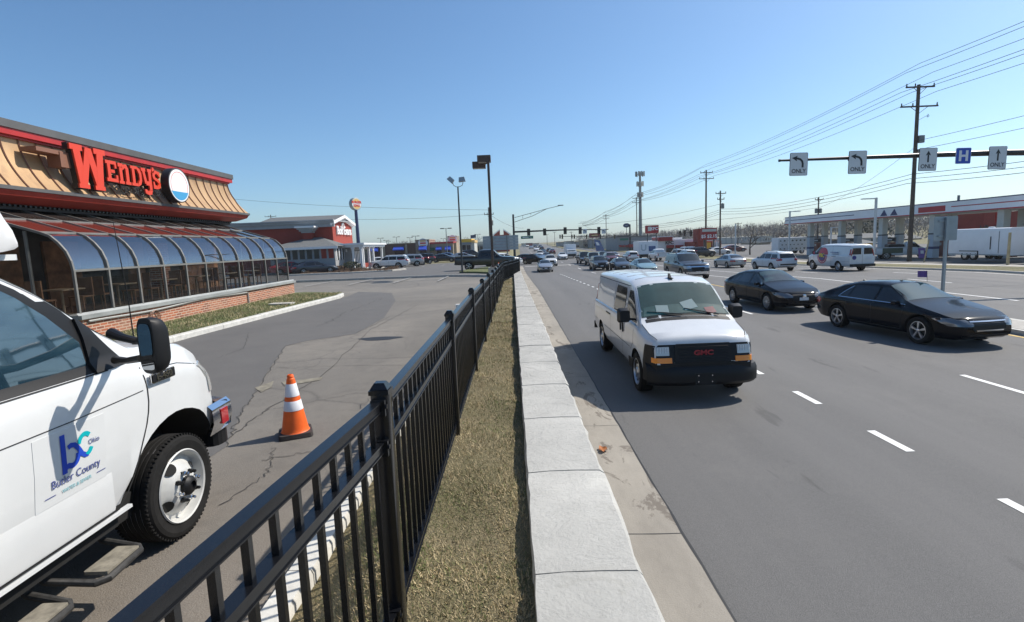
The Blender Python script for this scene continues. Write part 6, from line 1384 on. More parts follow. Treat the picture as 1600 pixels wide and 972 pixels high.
# enclosed trailers
mat('trailer_white', (.75, .77, .79), .35, var=.05, vscale=1)
def trailer(label, x, y0, y1, w_=2.2, h_=2.1):
    zb_ = zg(x, y0)+.14; L = y1-y0; t = thing('cargo_trailer', label, 'trailer', (x+w_/2, (y0+y1)/2, zb_), 0, 'white cargo trailers')
    mb = MB(); mb.rbox((0, 0, .45+h_/2), (w_, L, h_), .12, 3, axis='y'); mb.build('box', 'trailer_white', t, smooth=True, angle=30)
    mb = MB(); mb.b(-w_/2-.01, w_/2+.01, -L/2+.02, L/2-.02, .42, .52); mb.build('skirt', 'alu', t)
    mb = MB(); mb.b(-w_/2-.02, -w_/2+.005, -L/2+.9, -L/2+1.7, .62, 2.3); dr = mb.build('door', 'trailer_white', t); mb = MB(); mb.b(-w_/2-.03, -w_/2-.018, -L/2+.88, -L/2+.9, .62, 2.3); mb.b(-w_/2-.06, -w_/2-.02, -L/2+1.55, -L/2+1.6, .9, 1.9); mb.build('door_latch', 'dark_plastic', dr)
    for yy in (.35, 1.15):
        for s_ in (-1, 1): wheel(t, s_*1.0, yy, .34, .2, 'rim_silver', 'steel', 1, 1) if False else None
        for s_ in (-1, 1):
            w_o = MB(); w_o.lathe([(.2, .0), (.34, .02), (.34, -.18), (.2, -.18), (.2, 0)], 20, (s_*(w_/2-.02), yy, .34), 'x', sgn=s_); w_o.lathe([(.2, .005), (.05, .03), (0, .03)], 20, (s_*(w_/2-.02), yy, .34), 'x', sgn=s_, mi=1); w_o.build('wheel', ['tyre', 'rim_silver'], t, smooth=True)
    mb = MB(); mb.b(-w_/2-.04, -w_/2+.0, -.15, 1.65, .72, .78); mb.b(-w_/2-.04, -w_/2+.02, -.15, -.08, .4, .75); mb.build('fender', 'dark_plastic', t)
    mb = MB(); mb.lathe([(.22, 0), (.2, .1), (0, .12)], 10, (0, 0, .45+h_)); mb.build('roof_vent', 'trailer_white', t)
    return t
trailer('white enclosed trailer with side door parked at the petrol station kerb', 37.6, 40.0, 45.6)
trailer('second white trailer at the far right edge behind the first one', 37.7, 33.6, 38.4)
# box truck printed with leaf shapes
bt_ = thing('printed_box_truck', 'white box truck covered in dark leaf shapes behind the white suv', 'truck', (gx(1233, 84), 84, zg(44, 84)+.14))
mb = MB(); mb.rbox((0, 0, 1.55), (4.5, 2.2, 2.1), .08, 2, axis='x'); mb.build('box', 'trailer_white', bt_, smooth=True)
mb = MB()
for i in range(7):
    for j in range(3):
        cx_, cz_ = -1.9+.62*i+(j % 2)*.25, .85+.62*j; a = random.uniform(0, 3); s_ = random.uniform(.13, .22)
        if cx_ > 2.0: continue
        mb.add([(cx_+s_*math.cos(a+q)*(1 if k % 2 == 0 else .55), -1.105, cz_+s_*.8*math.sin(a+q)*(1 if k % 2 == 0 else .55)) for k, q in enumerate(np.linspace(0, math.tau, 7)[:-1])], [(0, 1, 2, 3, 4, 5)])
tag(mb.build('leaf_print', 'leaf_dark', bt_), kind='stuff')
for xx in (-1.4, 1.5):
    for s_ in (-1, 1): wheel(bt_, xx, s_*1.08, .36, .24, 'rim_silver', 'steel', s_, 1)
# pickup with a green bed, at the pumps
t, _ = pickup('white pickup with dark green side and white tailgate at the pumps', 'pearl_paint', single=True, L=5.6); place(t, gx(1413, 58), 58, 112)
mb = MB(); mb.b(-2.2, -.35, -1.02, -.99, .7, 1.26); mb.build('bed_side', 'green_paint', t)
mb = MB(); mb.b(-1.6, -.2, -.85, .85, 1.2, 1.62); mb.build('toolbox', 'dark_plastic', t)
# poster board and wooden stake on the kerb
ps = thing('poster_board', 'purple poster board standing on the pavement right of the utility pole', 'sign', (gx(1441, 50), 50, zg(38, 50)+.02)); mb = MB(); mb.box((0, 0, .75), (.6, .05, .95), rx=R(-8)); mb.build('board', 'pennant_purple', ps); mb = MB(); mb.box((0, -.045, .85), (.3, .01, .3), rx=R(-8)); mb.build('print', 'pole_white', ps)
sk = thing('wooden_stake', 'pale leaning wooden stake beside the poster board', 'stake', (gx(1447, 47), 47, zg(38, 47)+.02)); mb = MB(); mb.bar((-.1, 0, 0), (.25, 0, 2.0), .08, .08); mb.build('shaft', 'blade_straw', sk)
sk = thing('wooden_post', 'weathered wooden post at the near corner of the white trailer', 'post', (gx(1577, 37.4), 37.4, zg(38, 38)+.02)); mb = MB(); mb.tube([(0, 0, 0), (0, 0, 2.3)], [.1, .085], 8); mb.build('shaft', 'blade_straw', sk)

# ------------------------------------------------------------ shops and signs past the intersection, right side
Yk = 112.
kf = thing('chicken_restaurant', 'white fried chicken restaurant with red windows and a red parapet box', 'restaurant')
blk(kf, 'wall', 1014, 1086, 375, Yk, 'trim_white', 14); blk(kf, 'parapet_box', 1028, 1050, 370, Yk, 'awning_red', 5, py1=376.6, dy=.4); blk(kf, 'parapet_trim', 1027.6, 1050.4, 369.3, Yk, 'trim_white', 5.2, py1=370.4, dy=.5)
blk(kf, 'dome', 1051, 1066, 371, Yk+3, 'trim_white', 3, py1=376)
for a, c in ((1041, 1051.5), (1055, 1066), (1073, 1082.5)):
    blk(kf, 'window', a, c, 383.5, Yk, 'window_dark', .3, py1=395, dy=.12); blk(kf, 'awning', a-.3, c+.3, 383, Yk, 'awning_red', .6, py1=387.5, dy=.7)
c = at(1045, 379.5, Yk); text_mesh('lettering', 'KFC', .95, 'sign_black', kf, frameM((c.x, Yk-.46, c.z), (1, 0, 0), (0, 0, 1)), .04, bold=.03)
ks = thing('chicken_restaurant_sign', 'dark red rectangular restaurant sign on two black posts', 'sign')
Ysn = 98.; blk(ks, 'panel', 1009, 1029.3, 352, Ysn, 'awning_red', .5, py1=364.5)
for a in (1012, 1026): blk(ks, 'post', a-.6, a+.6, 363, Ysn, 'pole_dark', .2, dy=-.15)
c = at(1022, 357.5, Ysn); text_mesh('lettering', 'KFC', .75, 'sign_white', ks, frameM((c.x, Ysn-.03, c.z), (1, 0, 0), (0, 0, 1)), .02, bold=.02)
blk(ks, 'white_block', 1012.5, 1018, 354.2, Ysn, 'pale_wall', .1, py1=361, dy=.03)
rs = thing('red_sandwich_shop', 'red brick shop with a tall price sign board and yellow doorway', 'shop')
Yr = 104.; blk(rs, 'wall', 1085, 1127, 377, Yr+2, 'stucco_red', 10); blk(rs, 'tower', 1091, 1100, 357.5, Yr+1, 'stucco_red', 3)
for a in (1113, 1117.5, 1122): blk(rs, 'white_pier', a, a+3, 377, Yr+2, 'trim_white', .4, dy=.35)
blk(rs, 'doorway', 1103, 1110, 379, Yr+2, 'roof_yellow', .4, dy=.3)
pb2 = thing('price_sign_board', 'red roadside sign board with white letter rows and price digits', 'sign')
blk(pb2, 'panel', 1096, 1120, 356.2, Yr-6, 'awning_red', .5, py1=374.8); blk(pb2, 'letter_panel', 1097, 1119, 358, Yr-6, 'pale_wall', .1, py1=362, dy=.04)
blk(pb2, 'post', 1100, 1101.2, 374, Yr-6, 'pole_dark', .3); blk(pb2, 'post', 1115, 1116.2, 374, Yr-6, 'pole_dark', .3)
c = at(1108, 369.3, Yr-6); text_mesh('price_digits', '$5 $2.15', .82, 'sign_white', pb2, frameM((c.x, Yr-6.03, c.z), (1, 0, 0), (0, 0, 1)), .02, bold=.02)
lg = thing('long_shop', 'long grey-green shop with a red awning strip behind the chicken restaurant sign', 'shop')
Yl = 150.; blk(lg, 'wall', 966, 1024, 369.5, Yl, 'grey_wall', 20); blk(lg, 'roof_edge', 965, 1025, 368.4, Yl, 'shingle_grey', 20.4, py1=369.8, dy=.3); blk(lg, 'awning', 981, 1012, 381.3, Yl, 'awning_red', 1.5, py1=386, dy=1.5)
for a in range(983, 1012, 5): blk(lg, 'window', a, a+3, 386.5, Yl, 'window_dark', .3, py1=392, dy=.1)
for a in (967, 972, 977): blk(lg, 'red_awning', a, a+3.5, 383, Yl, 'awning_red', 1, py1=386, dy=1)
blk(lg, 'sign_strip', 982, 999, 375.6, Yl, 'pale_wall', .2, py1=376.6, dy=.1)
ws = thing('warehouse', 'wide flat grey warehouse behind the bare tree', 'warehouse')
Yw = 175.; blk(ws, 'wall', 1112, 1215, 370, Yw, 'pale_wall', 30); blk(ws, 'loading_bay', 1122, 1180, 380, Yw, 'charcoal_paint', .3, py1=390, dy=.2)
for a in range(1116, 1212, 9): blk(ws, 'panel_joint', a, a+.5, 370.3, Yw, 'grey_wall', .2, py1=380, dy=.1)
ov = thing('oval_sign', 'dark blue oval dealership sign on a slim post', 'sign'); Yo = 150.; c = at(979, 352.3, Yo)
mb = MB(); mb.v = []; q = [(c.x+.95*math.cos(a), Yo, c.z+.62*math.sin(a)) for a in np.linspace(0, math.tau, 25)[:-1]]; mb.add(q+[(x_, Yo+.25, z_) for x_, y_, z_ in q], [tuple(range(24)), tuple(range(24, 48))[::-1]]+[(i, 24+i, 24+(i+1) % 24, (i+1) % 24) for i in range(24)]); mb.build('oval', 'pole_navy', ov)
mb = MB(); mb.tube([(c.x, Yo+.12, -.5), (c.x, Yo+.12, c.z-.6)], .08, 8); mb.build('post', 'pole_dark', ov); blk(ov, 'letter_bar', 977.2, 981, 351.8, Yo, 'alu', .05, py1=352.9, dy=.05)
orr = thing('orange_sign', 'orange-red billboard sign left of the tall wooden poles', 'sign'); Yq = 190.
blk(orr, 'panel', 921, 938.5, 364.3, Yq, 'stucco_red', .6, py1=371.2); blk(orr, 'post', 925, 926.2, 371, Yq, 'pole_grey', .3); blk(orr, 'post', 934, 935, 371, Yq, 'pole_grey', .3)
blk(orr, 'script_bar', 924.5, 934, 366.8, Yq, 'bun_gold', .1, py1=368.4, dy=.06)
bb = thing('blue_banner', 'blue and white feather banner below the orange-red sign', 'banner'); c = at(940, 392, 150); mb = MB()
mb.prism([(0, 0), (2.4, 0), (1.1, 2.9), (-.6, 3.4)], 0, .08, lambda u, v, d: (c.x+u-1.5, 150+d, c.z+v)); mb.build('sail', 'blue_paint', bb); mb = MB(); mb.prism([(.2, 1.6), (1., 1.6), (.6, 2.4), (-.2, 2.6)], -.01, 0, lambda u, v, d: (c.x+u-1.5, 150+d, c.z+v)); mb.build('sail_print', 'sign_white', bb)
# small distant buildings along the road, each its own
fars = [(815, 822, 381, 330, 'pale_wall'), (822.5, 832, 380.4, 300, 'stucco_red'), (833, 842, 380.8, 340, 'pale_wall'), (872, 884, 379, 260, 'grey_wall'), (885, 896, 377.5, 240, 'pale_wall'), (898, 910, 378, 230, 'grey_wall'), (911, 922, 376, 210, 'tan_stucco'), (924, 943, 375, 200, 'grey_wall'), (944, 964, 372, 180, 'pale_wall'), (1186, 1204, 379, 150, 'tan_stucco')]
labs = ['pale low building at the far end of the road, left', 'red roofed building at the far end of the road', 'pale low building above the road crest', 'grey shop left of the second signal heads', 'white fronted shop below the yellow signal heads', 'grey shop behind the waiting dark pickups', 'tan shop left of the orange-red sign', 'grey shop below the orange-red sign', 'pale shop between the banner and the long grey shop', 'tan low building right of the bare tree']
for (a, c, y0, Y, mt_), lb in zip(fars, labs):
    t = thing('far_shop', lb, 'shop', group='shops far along the road'); blk(t, 'wall', a, c, y0, Y, mt_, 12); blk(t, 'roof_edge', a-.3, c+.3, y0-.7, Y, 'shingle_grey', 12.4, py1=y0+.2, dy=.3); blk(t, 'window', a+(c-a)*.2, c-(c-a)*.25, y0+5.5, Y, 'window_dark', .3, py1=y0+9, dy=.1)
# houses and brick block behind the canopy
hs_ = [(1300, 1345, 366, 373, 112, 'tan_stucco', 'tan house with a wide gable roof seen through the canopy'), (1348, 1392, 364, 371, 118, 'pale_wall', 'pale house with a grey roof behind the middle columns'), (1400, 1440, 366, 373, 130, 'tan_stucco', 'house roof left of the tall utility pole'), (1336, 1366, 374, 380, 96, 'roof_yellow', 'yellow fronted shack behind the logo van')]
for a, c, y0, y1, Y, mt_, lb in hs_:
    t = thing('house', lb, 'house'); blk(t, 'wall', a, c, y1, Y, mt_, 9); xa, xc = gx(a, Y), gx(c, Y); z1 = at((a+c)/2, y1, Y).z; zr_ = at((a+c)/2, y0, Y).z
    mb = MB(); q = [(xa-.5, Y-.5, z1), (xc+.5, Y-.5, z1), (xc+.5, Y+9.5, z1), (xa-.5, Y+9.5, z1), (xa-.5, Y+4.5, zr_), (xc+.5, Y+4.5, zr_)]; mb.add(q, [(0, 1, 5, 4), (2, 3, 4, 5), (1, 2, 5), (3, 0, 4), (0, 3, 2, 1)]); mb.build('roof', 'shingle_grey', t)
    blk(t, 'window', a+(c-a)*.3, a+(c-a)*.42, y1+2, Y, 'window_dark', .2, py1=y1+6, dy=.1)
bk_ = thing('brick_block', 'red brick building seen under the right end of the canopy', 'building'); Yb2 = 70.
blk(bk_, 'wall', 1535, 1552, 326, Yb2, 'stucco_red', 9); blk(bk_, 'wall', 1566, 1600, 330, Yb2, 'stucco_red', 9, dy=-1); blk(bk_, 'coping', 1534.5, 1552.5, 325, Yb2, 'tan_stucco', 9.3, py1=326.4, dy=.15)

# ------------------------------------------------------------ trees
mat('bark', (.07, .055, .045), .9, var=.3, vscale=6); mat('twig', (.085, .065, .055), .9, var=.3, vscale=1)
mat('twig_grey', (.2, .175, .16), .9, var=.35, vscale=.05); mat('evergreen', (.02, .035, .018), .9, var=.4, vscale=.4)
def bare_tree(name, label, x, y, h_, spread, seed, group=None, dense=1., mt='twig', z=None):
    rnd = random.Random(seed); t = thing(name, label, 'tree', (x, y, zg(x, y) if z is None else z), 0, group); tr = MB(); cr = MB()
    def grow(p, d, L, r, lv):
        q = p+d*L; (tr if lv < 2 else cr).tube([p, (p+q)/2+Vector((rnd.gauss(0, 1), rnd.gauss(0, 1), 0))*L*.04, q], [r, r*.85, r*.65], 6 if lv < 2 else 3, caps=False)
        if lv >= 5: return
        for _ in range(rnd.randint(2, 3) if lv < 4 else int(3*dense)):
            nd = (d+Vector((rnd.gauss(0, 1), rnd.gauss(0, 1), rnd.gauss(.15, .5)))*spread).normalized(); grow(p+(q-p)*rnd.uniform(.6, 1), nd, L*rnd.uniform(.6, .82), r*.55, lv+1)
    grow(Vector((0, 0, 0)), Vector((0, 0, 1)), h_*.27, h_*.022, 0); grow(Vector((0, 0, h_*.24)), Vector((.2, .1, 1)).normalized(), h_*.25, h_*.016, 1)
    tr.build('trunk', 'bark', t, smooth=True); cr.build('crown', mt, t); return t
bare_tree('bare_tree', 'leafless spreading tree behind the light cars at right', gx(1172, 90), 90, 6.6, .62, 3, dense=1.4)
bare_tree('bare_tree', 'small leafless tree over the chicken restaurant roof', gx(1060, 150), 150, 7, .5, 8)
for i, (px, Y, h_, lb) in enumerate(((1212, 110, 5.5, 'brown bushy tree left of the canopy end'), (1226, 118, 6.5, 'brown tree at the canopy corner'), (1243, 104, 5.5, 'brown tree under the canopy left end'), (1262, 125, 6.8, 'brown tree behind the first canopy columns'), (1322, 120, 6, 'bare tree between the second and third column pairs'), (1470, 105, 7, 'bare tree behind the sign back'), (1500, 112, 8, 'bare tree left of the red brick building'))):
    bare_tree('bare_tree', lb, gx(px, Y), Y, h_, .6, 20+i, 'bare trees behind the petrol station', 1.6)
def crown(name, label, px, Y, w_, h_, z0_, mt, seed, group, n_=900):
    rnd = random.Random(seed); x = gx(px, Y); t = thing(name, label, 'tree', (x, Y, zg(x, Y)+hillz(x, Y)), 0, group); mb = MB(); mb.tube([(0, 0, 0), (.1, 0, h_*.4), (0, 0, h_*.8)], [.3, .2, .08], 6); mb.build('trunk', 'bark', t)
    mb = MB()
    for _ in range(n_):
        a, u = rnd.uniform(0, math.tau), rnd.random()**.6; zz = rnd.random(); k = w_/2*math.sin(math.pi*min(1, zz*.85+.12))*(1+.25*math.sin(a*3+zz*7)); p = Vector((k*u*math.cos(a), k*u*math.sin(a), z0_+(h_-z0_)*zz)); s_ = rnd.uniform(.12, .34)*h_/8
        q = Vector((rnd.gauss(0, 1), rnd.gauss(0, 1), rnd.gauss(0, 1))).normalized(); r_ = q.orthogonal().normalized(); mb.add([p-q*s_, p+r_*s_, p+q*s_, p-r_*s_], [(0, 1, 2, 3)])
    mb.build('crown', mt, t); return t
for px, Y, w_, h_, lb in ((1345, 128, 9, 6.5, 'dark evergreen behind the middle of the canopy'), (1368, 126, 8, 7, 'dark evergreen right of another, behind the logo van roof'), (1510, 90, 7, 5, 'dark evergreen hedge tree behind the white trailer'), (1490, 95, 6, 4.5, 'low dark evergreen beside the trailer roof')):
    crown('evergreen_tree', lb, px, Y, w_, h_, .3, 'evergreen', int(px), 'evergreens beyond the petrol station')
# far leafless woods on the rise and along the skyline
def woods(name, label, n_, fx, mt, seed):
    rnd = random.Random(seed); V = []; F = []
    for _ in range(n_):
        x, y, z, w_, h_ = fx(rnd); k = 26
        for j in range(k):
            a, u = rnd.uniform(0, math.tau), rnd.random()**.5; zz = rnd.random(); r_ = w_/2*math.sin(math.pi*(zz*.75+.2)); p = Vector((x+r_*u*math.cos(a), y+r_*u*math.sin(a), z+h_*(.12+.88*zz)))
            L = rnd.uniform(.18, .42)*h_*.6; d = Vector((rnd.gauss(0, .5), rnd.gauss(0, .5), 1)).normalized()*L; s_ = Vector((rnd.gauss(0, 1), rnd.gauss(0, 1), 0)).normalized()*L*.13; o = len(V); V += [p-s_, p+s_, p+d]; F.append((o, o+1, o+2))
    me = bpy.data.meshes.new(name); me.from_pydata([tuple(v) for v in V], [], F); me.materials.append(MATS[mt]); o = bpy.data.objects.new(name, me); COL.objects.link(o); return tag(o, label, 'woods', kind='stuff')
def wr_(r):
    x = r.uniform(70, 330); y = r.uniform(125, 330); return x, y, zg(x, y)+hillz(x, y), r.uniform(5, 10), r.uniform(3.5, 6)
woods('woodland', 'grey-brown leafless woods covering the rise behind the petrol station', 2400, wr_, 'twig_grey', 4)
def wl_(r):
    y = r.uniform(330, 620); x = r.uniform(-.75, .75)*y; 
    if -12 < x-(y-330)*.05 < 55: x += 70
    return x, y, zg(x, y)+hillz(x, y), r.uniform(8, 18), r.uniform(4, 7)
woods('tree_line', 'thin grey tree line along the horizon', 1100, wl_, 'twig_grey', 5)
def wm_(r):
    y = r.uniform(200, 330); x = r.uniform(.12, .35)*y; return x, y, zg(x, y), r.uniform(3, 7), r.uniform(2.5, 5)
woods('roadside_scrub', 'brown scrub and small trees beside the far part of the road', 260, wm_, 'twig_grey', 6)
# ------------------------------------------------------------ utility poles and wires, right side
P0 = utility(1420.5, 411, 133, 50, 'tallest wooden utility pole with two crossarms, behind the lane signs', ((.25, 1.3), (1.95, 1.7)), x=37.6, group='utility poles along the far side', r=.2)
P1 = utility(1095, 401, 266, 100, 'utility pole with two crossarms left of the price sign board', ((.5, 1.15), (1.6, 1.35)), x=36.6, group='utility poles along the far side', r=.19)
P2 = utility(992, 395, 308, 155, 'utility pole just left of the cell tower', ((.4, 1.2), (1.6, 1.3)), x=36.6, group='utility poles along the far side')
P3 = utility(946, 395, 335, 213, 'farthest wooden pole over the orange-red sign', ((.4, 1.2), (1.6, 1.3)), x=38.0, group='utility poles along the far side')
P4 = utility(1125, 400, 298, 94, 'shorter utility pole with transformer right of the price sign', ((.5, .9), (1.5, .6)), tf=1, group='distribution poles')
P5 = utility(1277, 400, 308, 104, 'utility pole with twin transformers rising over the canopy', ((.5, .8),), tf=2, group='distribution poles')
for px, pt, Y, lb in ((1153, 348, 160, 'thin utility pole left of the bare tree'), (1177, 352, 190, 'thin far pole behind the bare tree'), (855, 366, 330, 'tiny pole on the road horizon, left'), (867, 362, 300, 'tiny pole on the road horizon, right of another'), (893, 362, 270, 'far pole behind the second signal arm'), (1540, 352, 70, 'dark pole under the canopy right end')):
    utility(px, 395, pt, Y, lb, ((.3, 1.),), group='far utility poles', r=.14)
# ground equipment boxes on the tall pole
mb = MB(); z_ = at(1430, 218, 50).z-P0.location.z; mb.rbox((.42, -.05, z_), (.5, .35, .65), .04, 2); mb.build('equipment_box', 'pole_grey', P0)
mb = MB(); z_ = at(1427, 237, 50).z-P0.location.z; mb.rbox((.3, -.05, z_), (.3, .25, .35), .03, 2); mb.build('equipment_box', 'pole_grey', P0)
mb = MB(); z_ = at(1437, 181, 50).z-P0.location.z; mb.tube([(.1, 0, z_-.4), (.9, 0, z_)], .02, 5); mb.tube([(.9, 0, z_-.12), (1.0, 0, z_+.12), (1.1, 0, z_-.05), (.95, 0, z_-.15)], .03, 5); mb.build('loop_bracket', 'alu', P0)
mat('wire', (.03, .035, .04), .6)
def wire(label, pts, r=.012, sag=.6):
    P = []
    for i in range(len(pts)-1):
        a, b_ = Vector(pts[i]), Vector(pts[i+1]); n_ = 14
        for k in range(n_): u = k/n_; p = a.lerp(b_, u); p.z -= sag*4*u*(1-u)*((b_-a).length/50); P.append(p)
    P.append(Vector(pts[-1])); rr = [max(r, p.y*.00022) for p in P]
    mb = MB(); mb.tube(P, rr, 4, caps=False); return tag(mb.build('overhead_wire', 'wire'), label, 'wire', 'overhead wires along the far side')
tops = [(39.2, -6, 18.0), (37.6, 50, 16.95), (36.6, 100, 15.55), (36.6, 155, 15.4), (38, 213, 13.9), (39, 300, 13.2)]
for i, (dx, dz, lb) in enumerate(((0, .75, 'topmost wire over the wooden poles'), (-1.25, -.05, 'wire on the left end of the upper crossarms'), (1.25, -.05, 'wire on the right end of the upper crossarms'), (-1.65, -1.75, 'wire on the left end of the lower crossarms'), (-.6, -1.75, 'wire on the inner left of the lower crossarms'), (1.65, -1.75, 'wire on the right end of the lower crossarms'))):
    wire(lb, [(x+dx*(1 if k < 2 else .85), y, z+dz*(1 if k < 2 else .85)) for k, (x, y, z) in enumerate(tops)], .02)
low = [(39.0, 5, 8.4), (37.4, 50, 7.9), (37.2, 94, 7.6), (37, 155, 7.4)]
for i, lb in enumerate(('uppermost of the low cable bundle', 'middle cable of the low bundle', 'lowest cable of the low bundle')): wire(lb, [(x-.2*i, y, z-.42*i) for x, y, z in low], .022, .9)
wire('cable rising right from the grey equipment box', [(40, 8, 12.2), (37.8, 50, 10.9)], .018); wire('second cable below the one from the equipment box', [(40, 8, 11.0), (37.8, 50, 10.1)], .018)
wire('long faint cable from the tall pole to the twin-transformer pole', [(37.8, 50, 10.5), (gx(1277, 104), 104, 7.6), (gx(1125, 94)+4, 140, 7)], .018)
wire('cable from the transformer pole across the road', [(gx(1125, 94), 94, 8.5), (20, 150, 7.8), (gx(946, 213), 213, 7.5)], .018, .8)
wire('faint cable crossing the sky left of the light pole', [(-70, 120, 10.5), (-40, 118, 10.2), (gx(766, 92), 92, 8.3), (4, 170, 8)], .018, .5); wire('second faint cable crossing the sky above the lot lights', [(-70, 130, 17), (gx(766, 92), 92, 9.0)], .018, .4)
# cell tower
ct = thing('cell_tower', 'tall cell tower with three tiers of antennas', 'cell tower', (gx(1001, 200), 200, zr(200))); zt_ = at(1000, 268, 200).z-ct.location.z
mb = MB(); mb.tube([(0, 0, 0), (0, 0, zt_)], [.75, .38], 12); mb.build('mast', 'pole_grey', ct, smooth=True)
for k, (dz, rad, n_) in enumerate(((1.0, 1.5, 9), (4.6, 1.1, 7), (8.6, .9, 7))):
    mb = MB(); mb.tube([(rad*math.cos(a), rad*math.sin(a), zt_-dz) for a in np.linspace(0, math.tau, 13)], .07, 5); pf = mb.build('platform', 'pole_grey', ct)
    for j in range(n_): a = j*math.tau/n_; mb = MB(); mb.box(((rad+.1)*math.cos(a), (rad+.1)*math.sin(a), zt_-dz+.1), (.3, .35, 1.8), rz=a); mb.build('antenna', 'pale_wall' if k else 'pole_grey', pf)

# ------------------------------------------------------------ overhead lane-use signs on their mast arm
mat('sign_face', (.66, .67, .66), .45, var=.04, vscale=3); mat('hospital_blue', (.01, .07, .45), .4); mat('mast_black', (.015, .016, .018), .4); mat('sign_green', (.0, .16, .1), .45)
YA = 23.; zA = 5.98
ma = thing('sign_mast_arm', 'long tapering black mast arm reaching over the road from the right', 'mast arm', (0, YA, 0))
xs_ = [gx(1215, YA), gx(1325, YA), gx(1435, YA), gx(1545, YA), 31.]; mb = MB()
mb.tube([(xs_[0], 0, zA+.03), (xs_[1], 0, zA+.02), (xs_[2], 0, zA), (xs_[3], 0, zA-.02), (xs_[4], 0, zA-.3)], [.045, .075, .1, .125, .18], 12); mb.lathe([(0, -.03), (.06, -.03), (.06, .03), (0, .03)], 10, (xs_[0], 0, zA+.03), 'x'); mb.build('arm', 'mast_black', ma, smooth=True)
mb = MB(); mb.tube([(31, 0, 0), (31, 0, 7)], [.2, .15], 12); mb.build('upright', 'mast_black', ma, smooth=True)
for x_ in (gx(1325, YA), gx(1434, YA), gx(1541, YA)): mb = MB(); mb.lathe([(.08, -.08), (.14, -.08), (.14, .08), (.08, .08)], 12, (x_, 0, zA+.01), 'x'); mb.build('joint_sleeve', 'mast_black', ma)
def lane_sign(px, py, kind, label, group):
    c = at(px, py, YA-.2); w_, h_ = (.76, .95) if kind != 'H' else (.64, .66)
    t = thing('lane_sign' if kind != 'H' else 'hospital_sign', label, 'sign', (c.x, YA-.17, c.z), 0, group if kind != 'H' else None); t.rotation_euler = (0, R({0: 1.0}.get(0)), 0)
    mb = MB(); mb.rbox((0, 0, 0), (w_, .02, h_), .05, 3, axis='y'); fc = mb.build('panel', 'sign_black' if kind != 'H' else 'sign_white', t)
    mb = MB(); mb.rbox((0, -.011, 0), (w_-.03, .008, h_-.03), .04, 3, axis='y'); mb.build('face', 'sign_face' if kind != 'H' else 'hospital_blue', fc)
    mb = MB(); mb.b(-.06, .06, .02, .12, -.12, .12); mb.build('clamp', 'mast_black', t)
    fr2 = lambda u, v, d: (u, -.018-d*.002, v)
    if kind == 'H':
        for a in (-.14, .14): mb = MB(); mb.prism([(a-.055, -.22), (a+.055, -.22), (a+.055, .22), (a-.055, .22)], 0, 1, fr2); mb.build('letter_stroke', 'sign_white', fc)
        mb = MB(); mb.prism([(-.085, -.045), (.085, -.045), (.085, .045), (-.085, .045)], 0, 1, fr2); mb.build('letter_stroke', 'sign_white', fc)
        return
    if kind == 'up':
        mb = MB(); mb.prism([(-.035, -.12), (.035, -.12), (.035, .2), (-.035, .2)], 0, 1, fr2); mb.prism([(-.11, .16), (0, .36), (.11, .16), (0, .21)], 0, 1.3, fr2); mb.build('arrow', 'sign_black', fc)
    else:
        mb = MB(); pts = [(.16, -.14), (.16, .02), (.13, .12), (.05, .2), (-.06, .235), (-.12, .24)]; P = []
        for i, p in enumerate(pts):
            a, b_ = pts[max(0, i-1)], pts[min(len(pts)-1, i+1)]; L = math.hypot(b_[0]-a[0], b_[1]-a[1]); nx_, nz_ = -(b_[1]-a[1])/L*.042, (b_[0]-a[0])/L*.042; P.append([fr2(p[0]+nx_, p[1]+nz_, 1), fr2(p[0]-nx_, p[1]-nz_, 1)])
        mb.grid(P); mb.prism([(-.3, .26), (-.08, .12), (-.12, .235), (-.06, .35)], 0, 1.3, fr2); mb.build('arrow', 'sign_black', fc)
    text_mesh('lettering', 'ONLY', .235, 'sign_black', fc, frameM((0, -.018, -.29), (1, 0, 0), (0, 0, 1)), .002, bold=.003, sx=.95)
for px, py, kd, lb in ((1248.5, 256.5, 'left', 'left-turn ONLY lane sign at the tip of the mast arm'), (1340.5, 253.5, 'left', 'left-turn ONLY lane sign second from the arm tip'), (1450.5, 249, 'up', 'straight-ahead ONLY lane sign beside the tall wooden pole'), (1506, 243.3, 'H', 'blue hospital H sign on the mast arm'), (1559.5, 246.5, 'up', 'straight-ahead ONLY lane sign at the right edge of the arm')):
    lane_sign(px, py, kd, lb, 'lane signs on the mast arm')
# sign seen from behind on the median
sgn = thing('median_sign_back', 'grey sign seen from behind on a square post, behind the glossy black sedan', 'sign', (14.1, 17.25, .13)); ztp = at(1475, 338, 17.25).z-.13; zbt = at(1475, 376, 17.25).z-.13
mb = MB(); mb.rbox((.02, .03, (ztp+zbt)/2), (.76, .012, ztp-zbt), .03, 2, axis='y'); mb.build('panel', 'alu', sgn); mb = MB(); mb.box((-.0, -.03, ztp/2-.02), (.075, .075, ztp-.04)); mb.build('post', 'alu', sgn)
for zq in (zbt+.15, ztp-.15): mb = MB(); mb.box((.02, 0, zq), (.5, .02, .05)); mb.build('stiffener', 'alu', sgn)

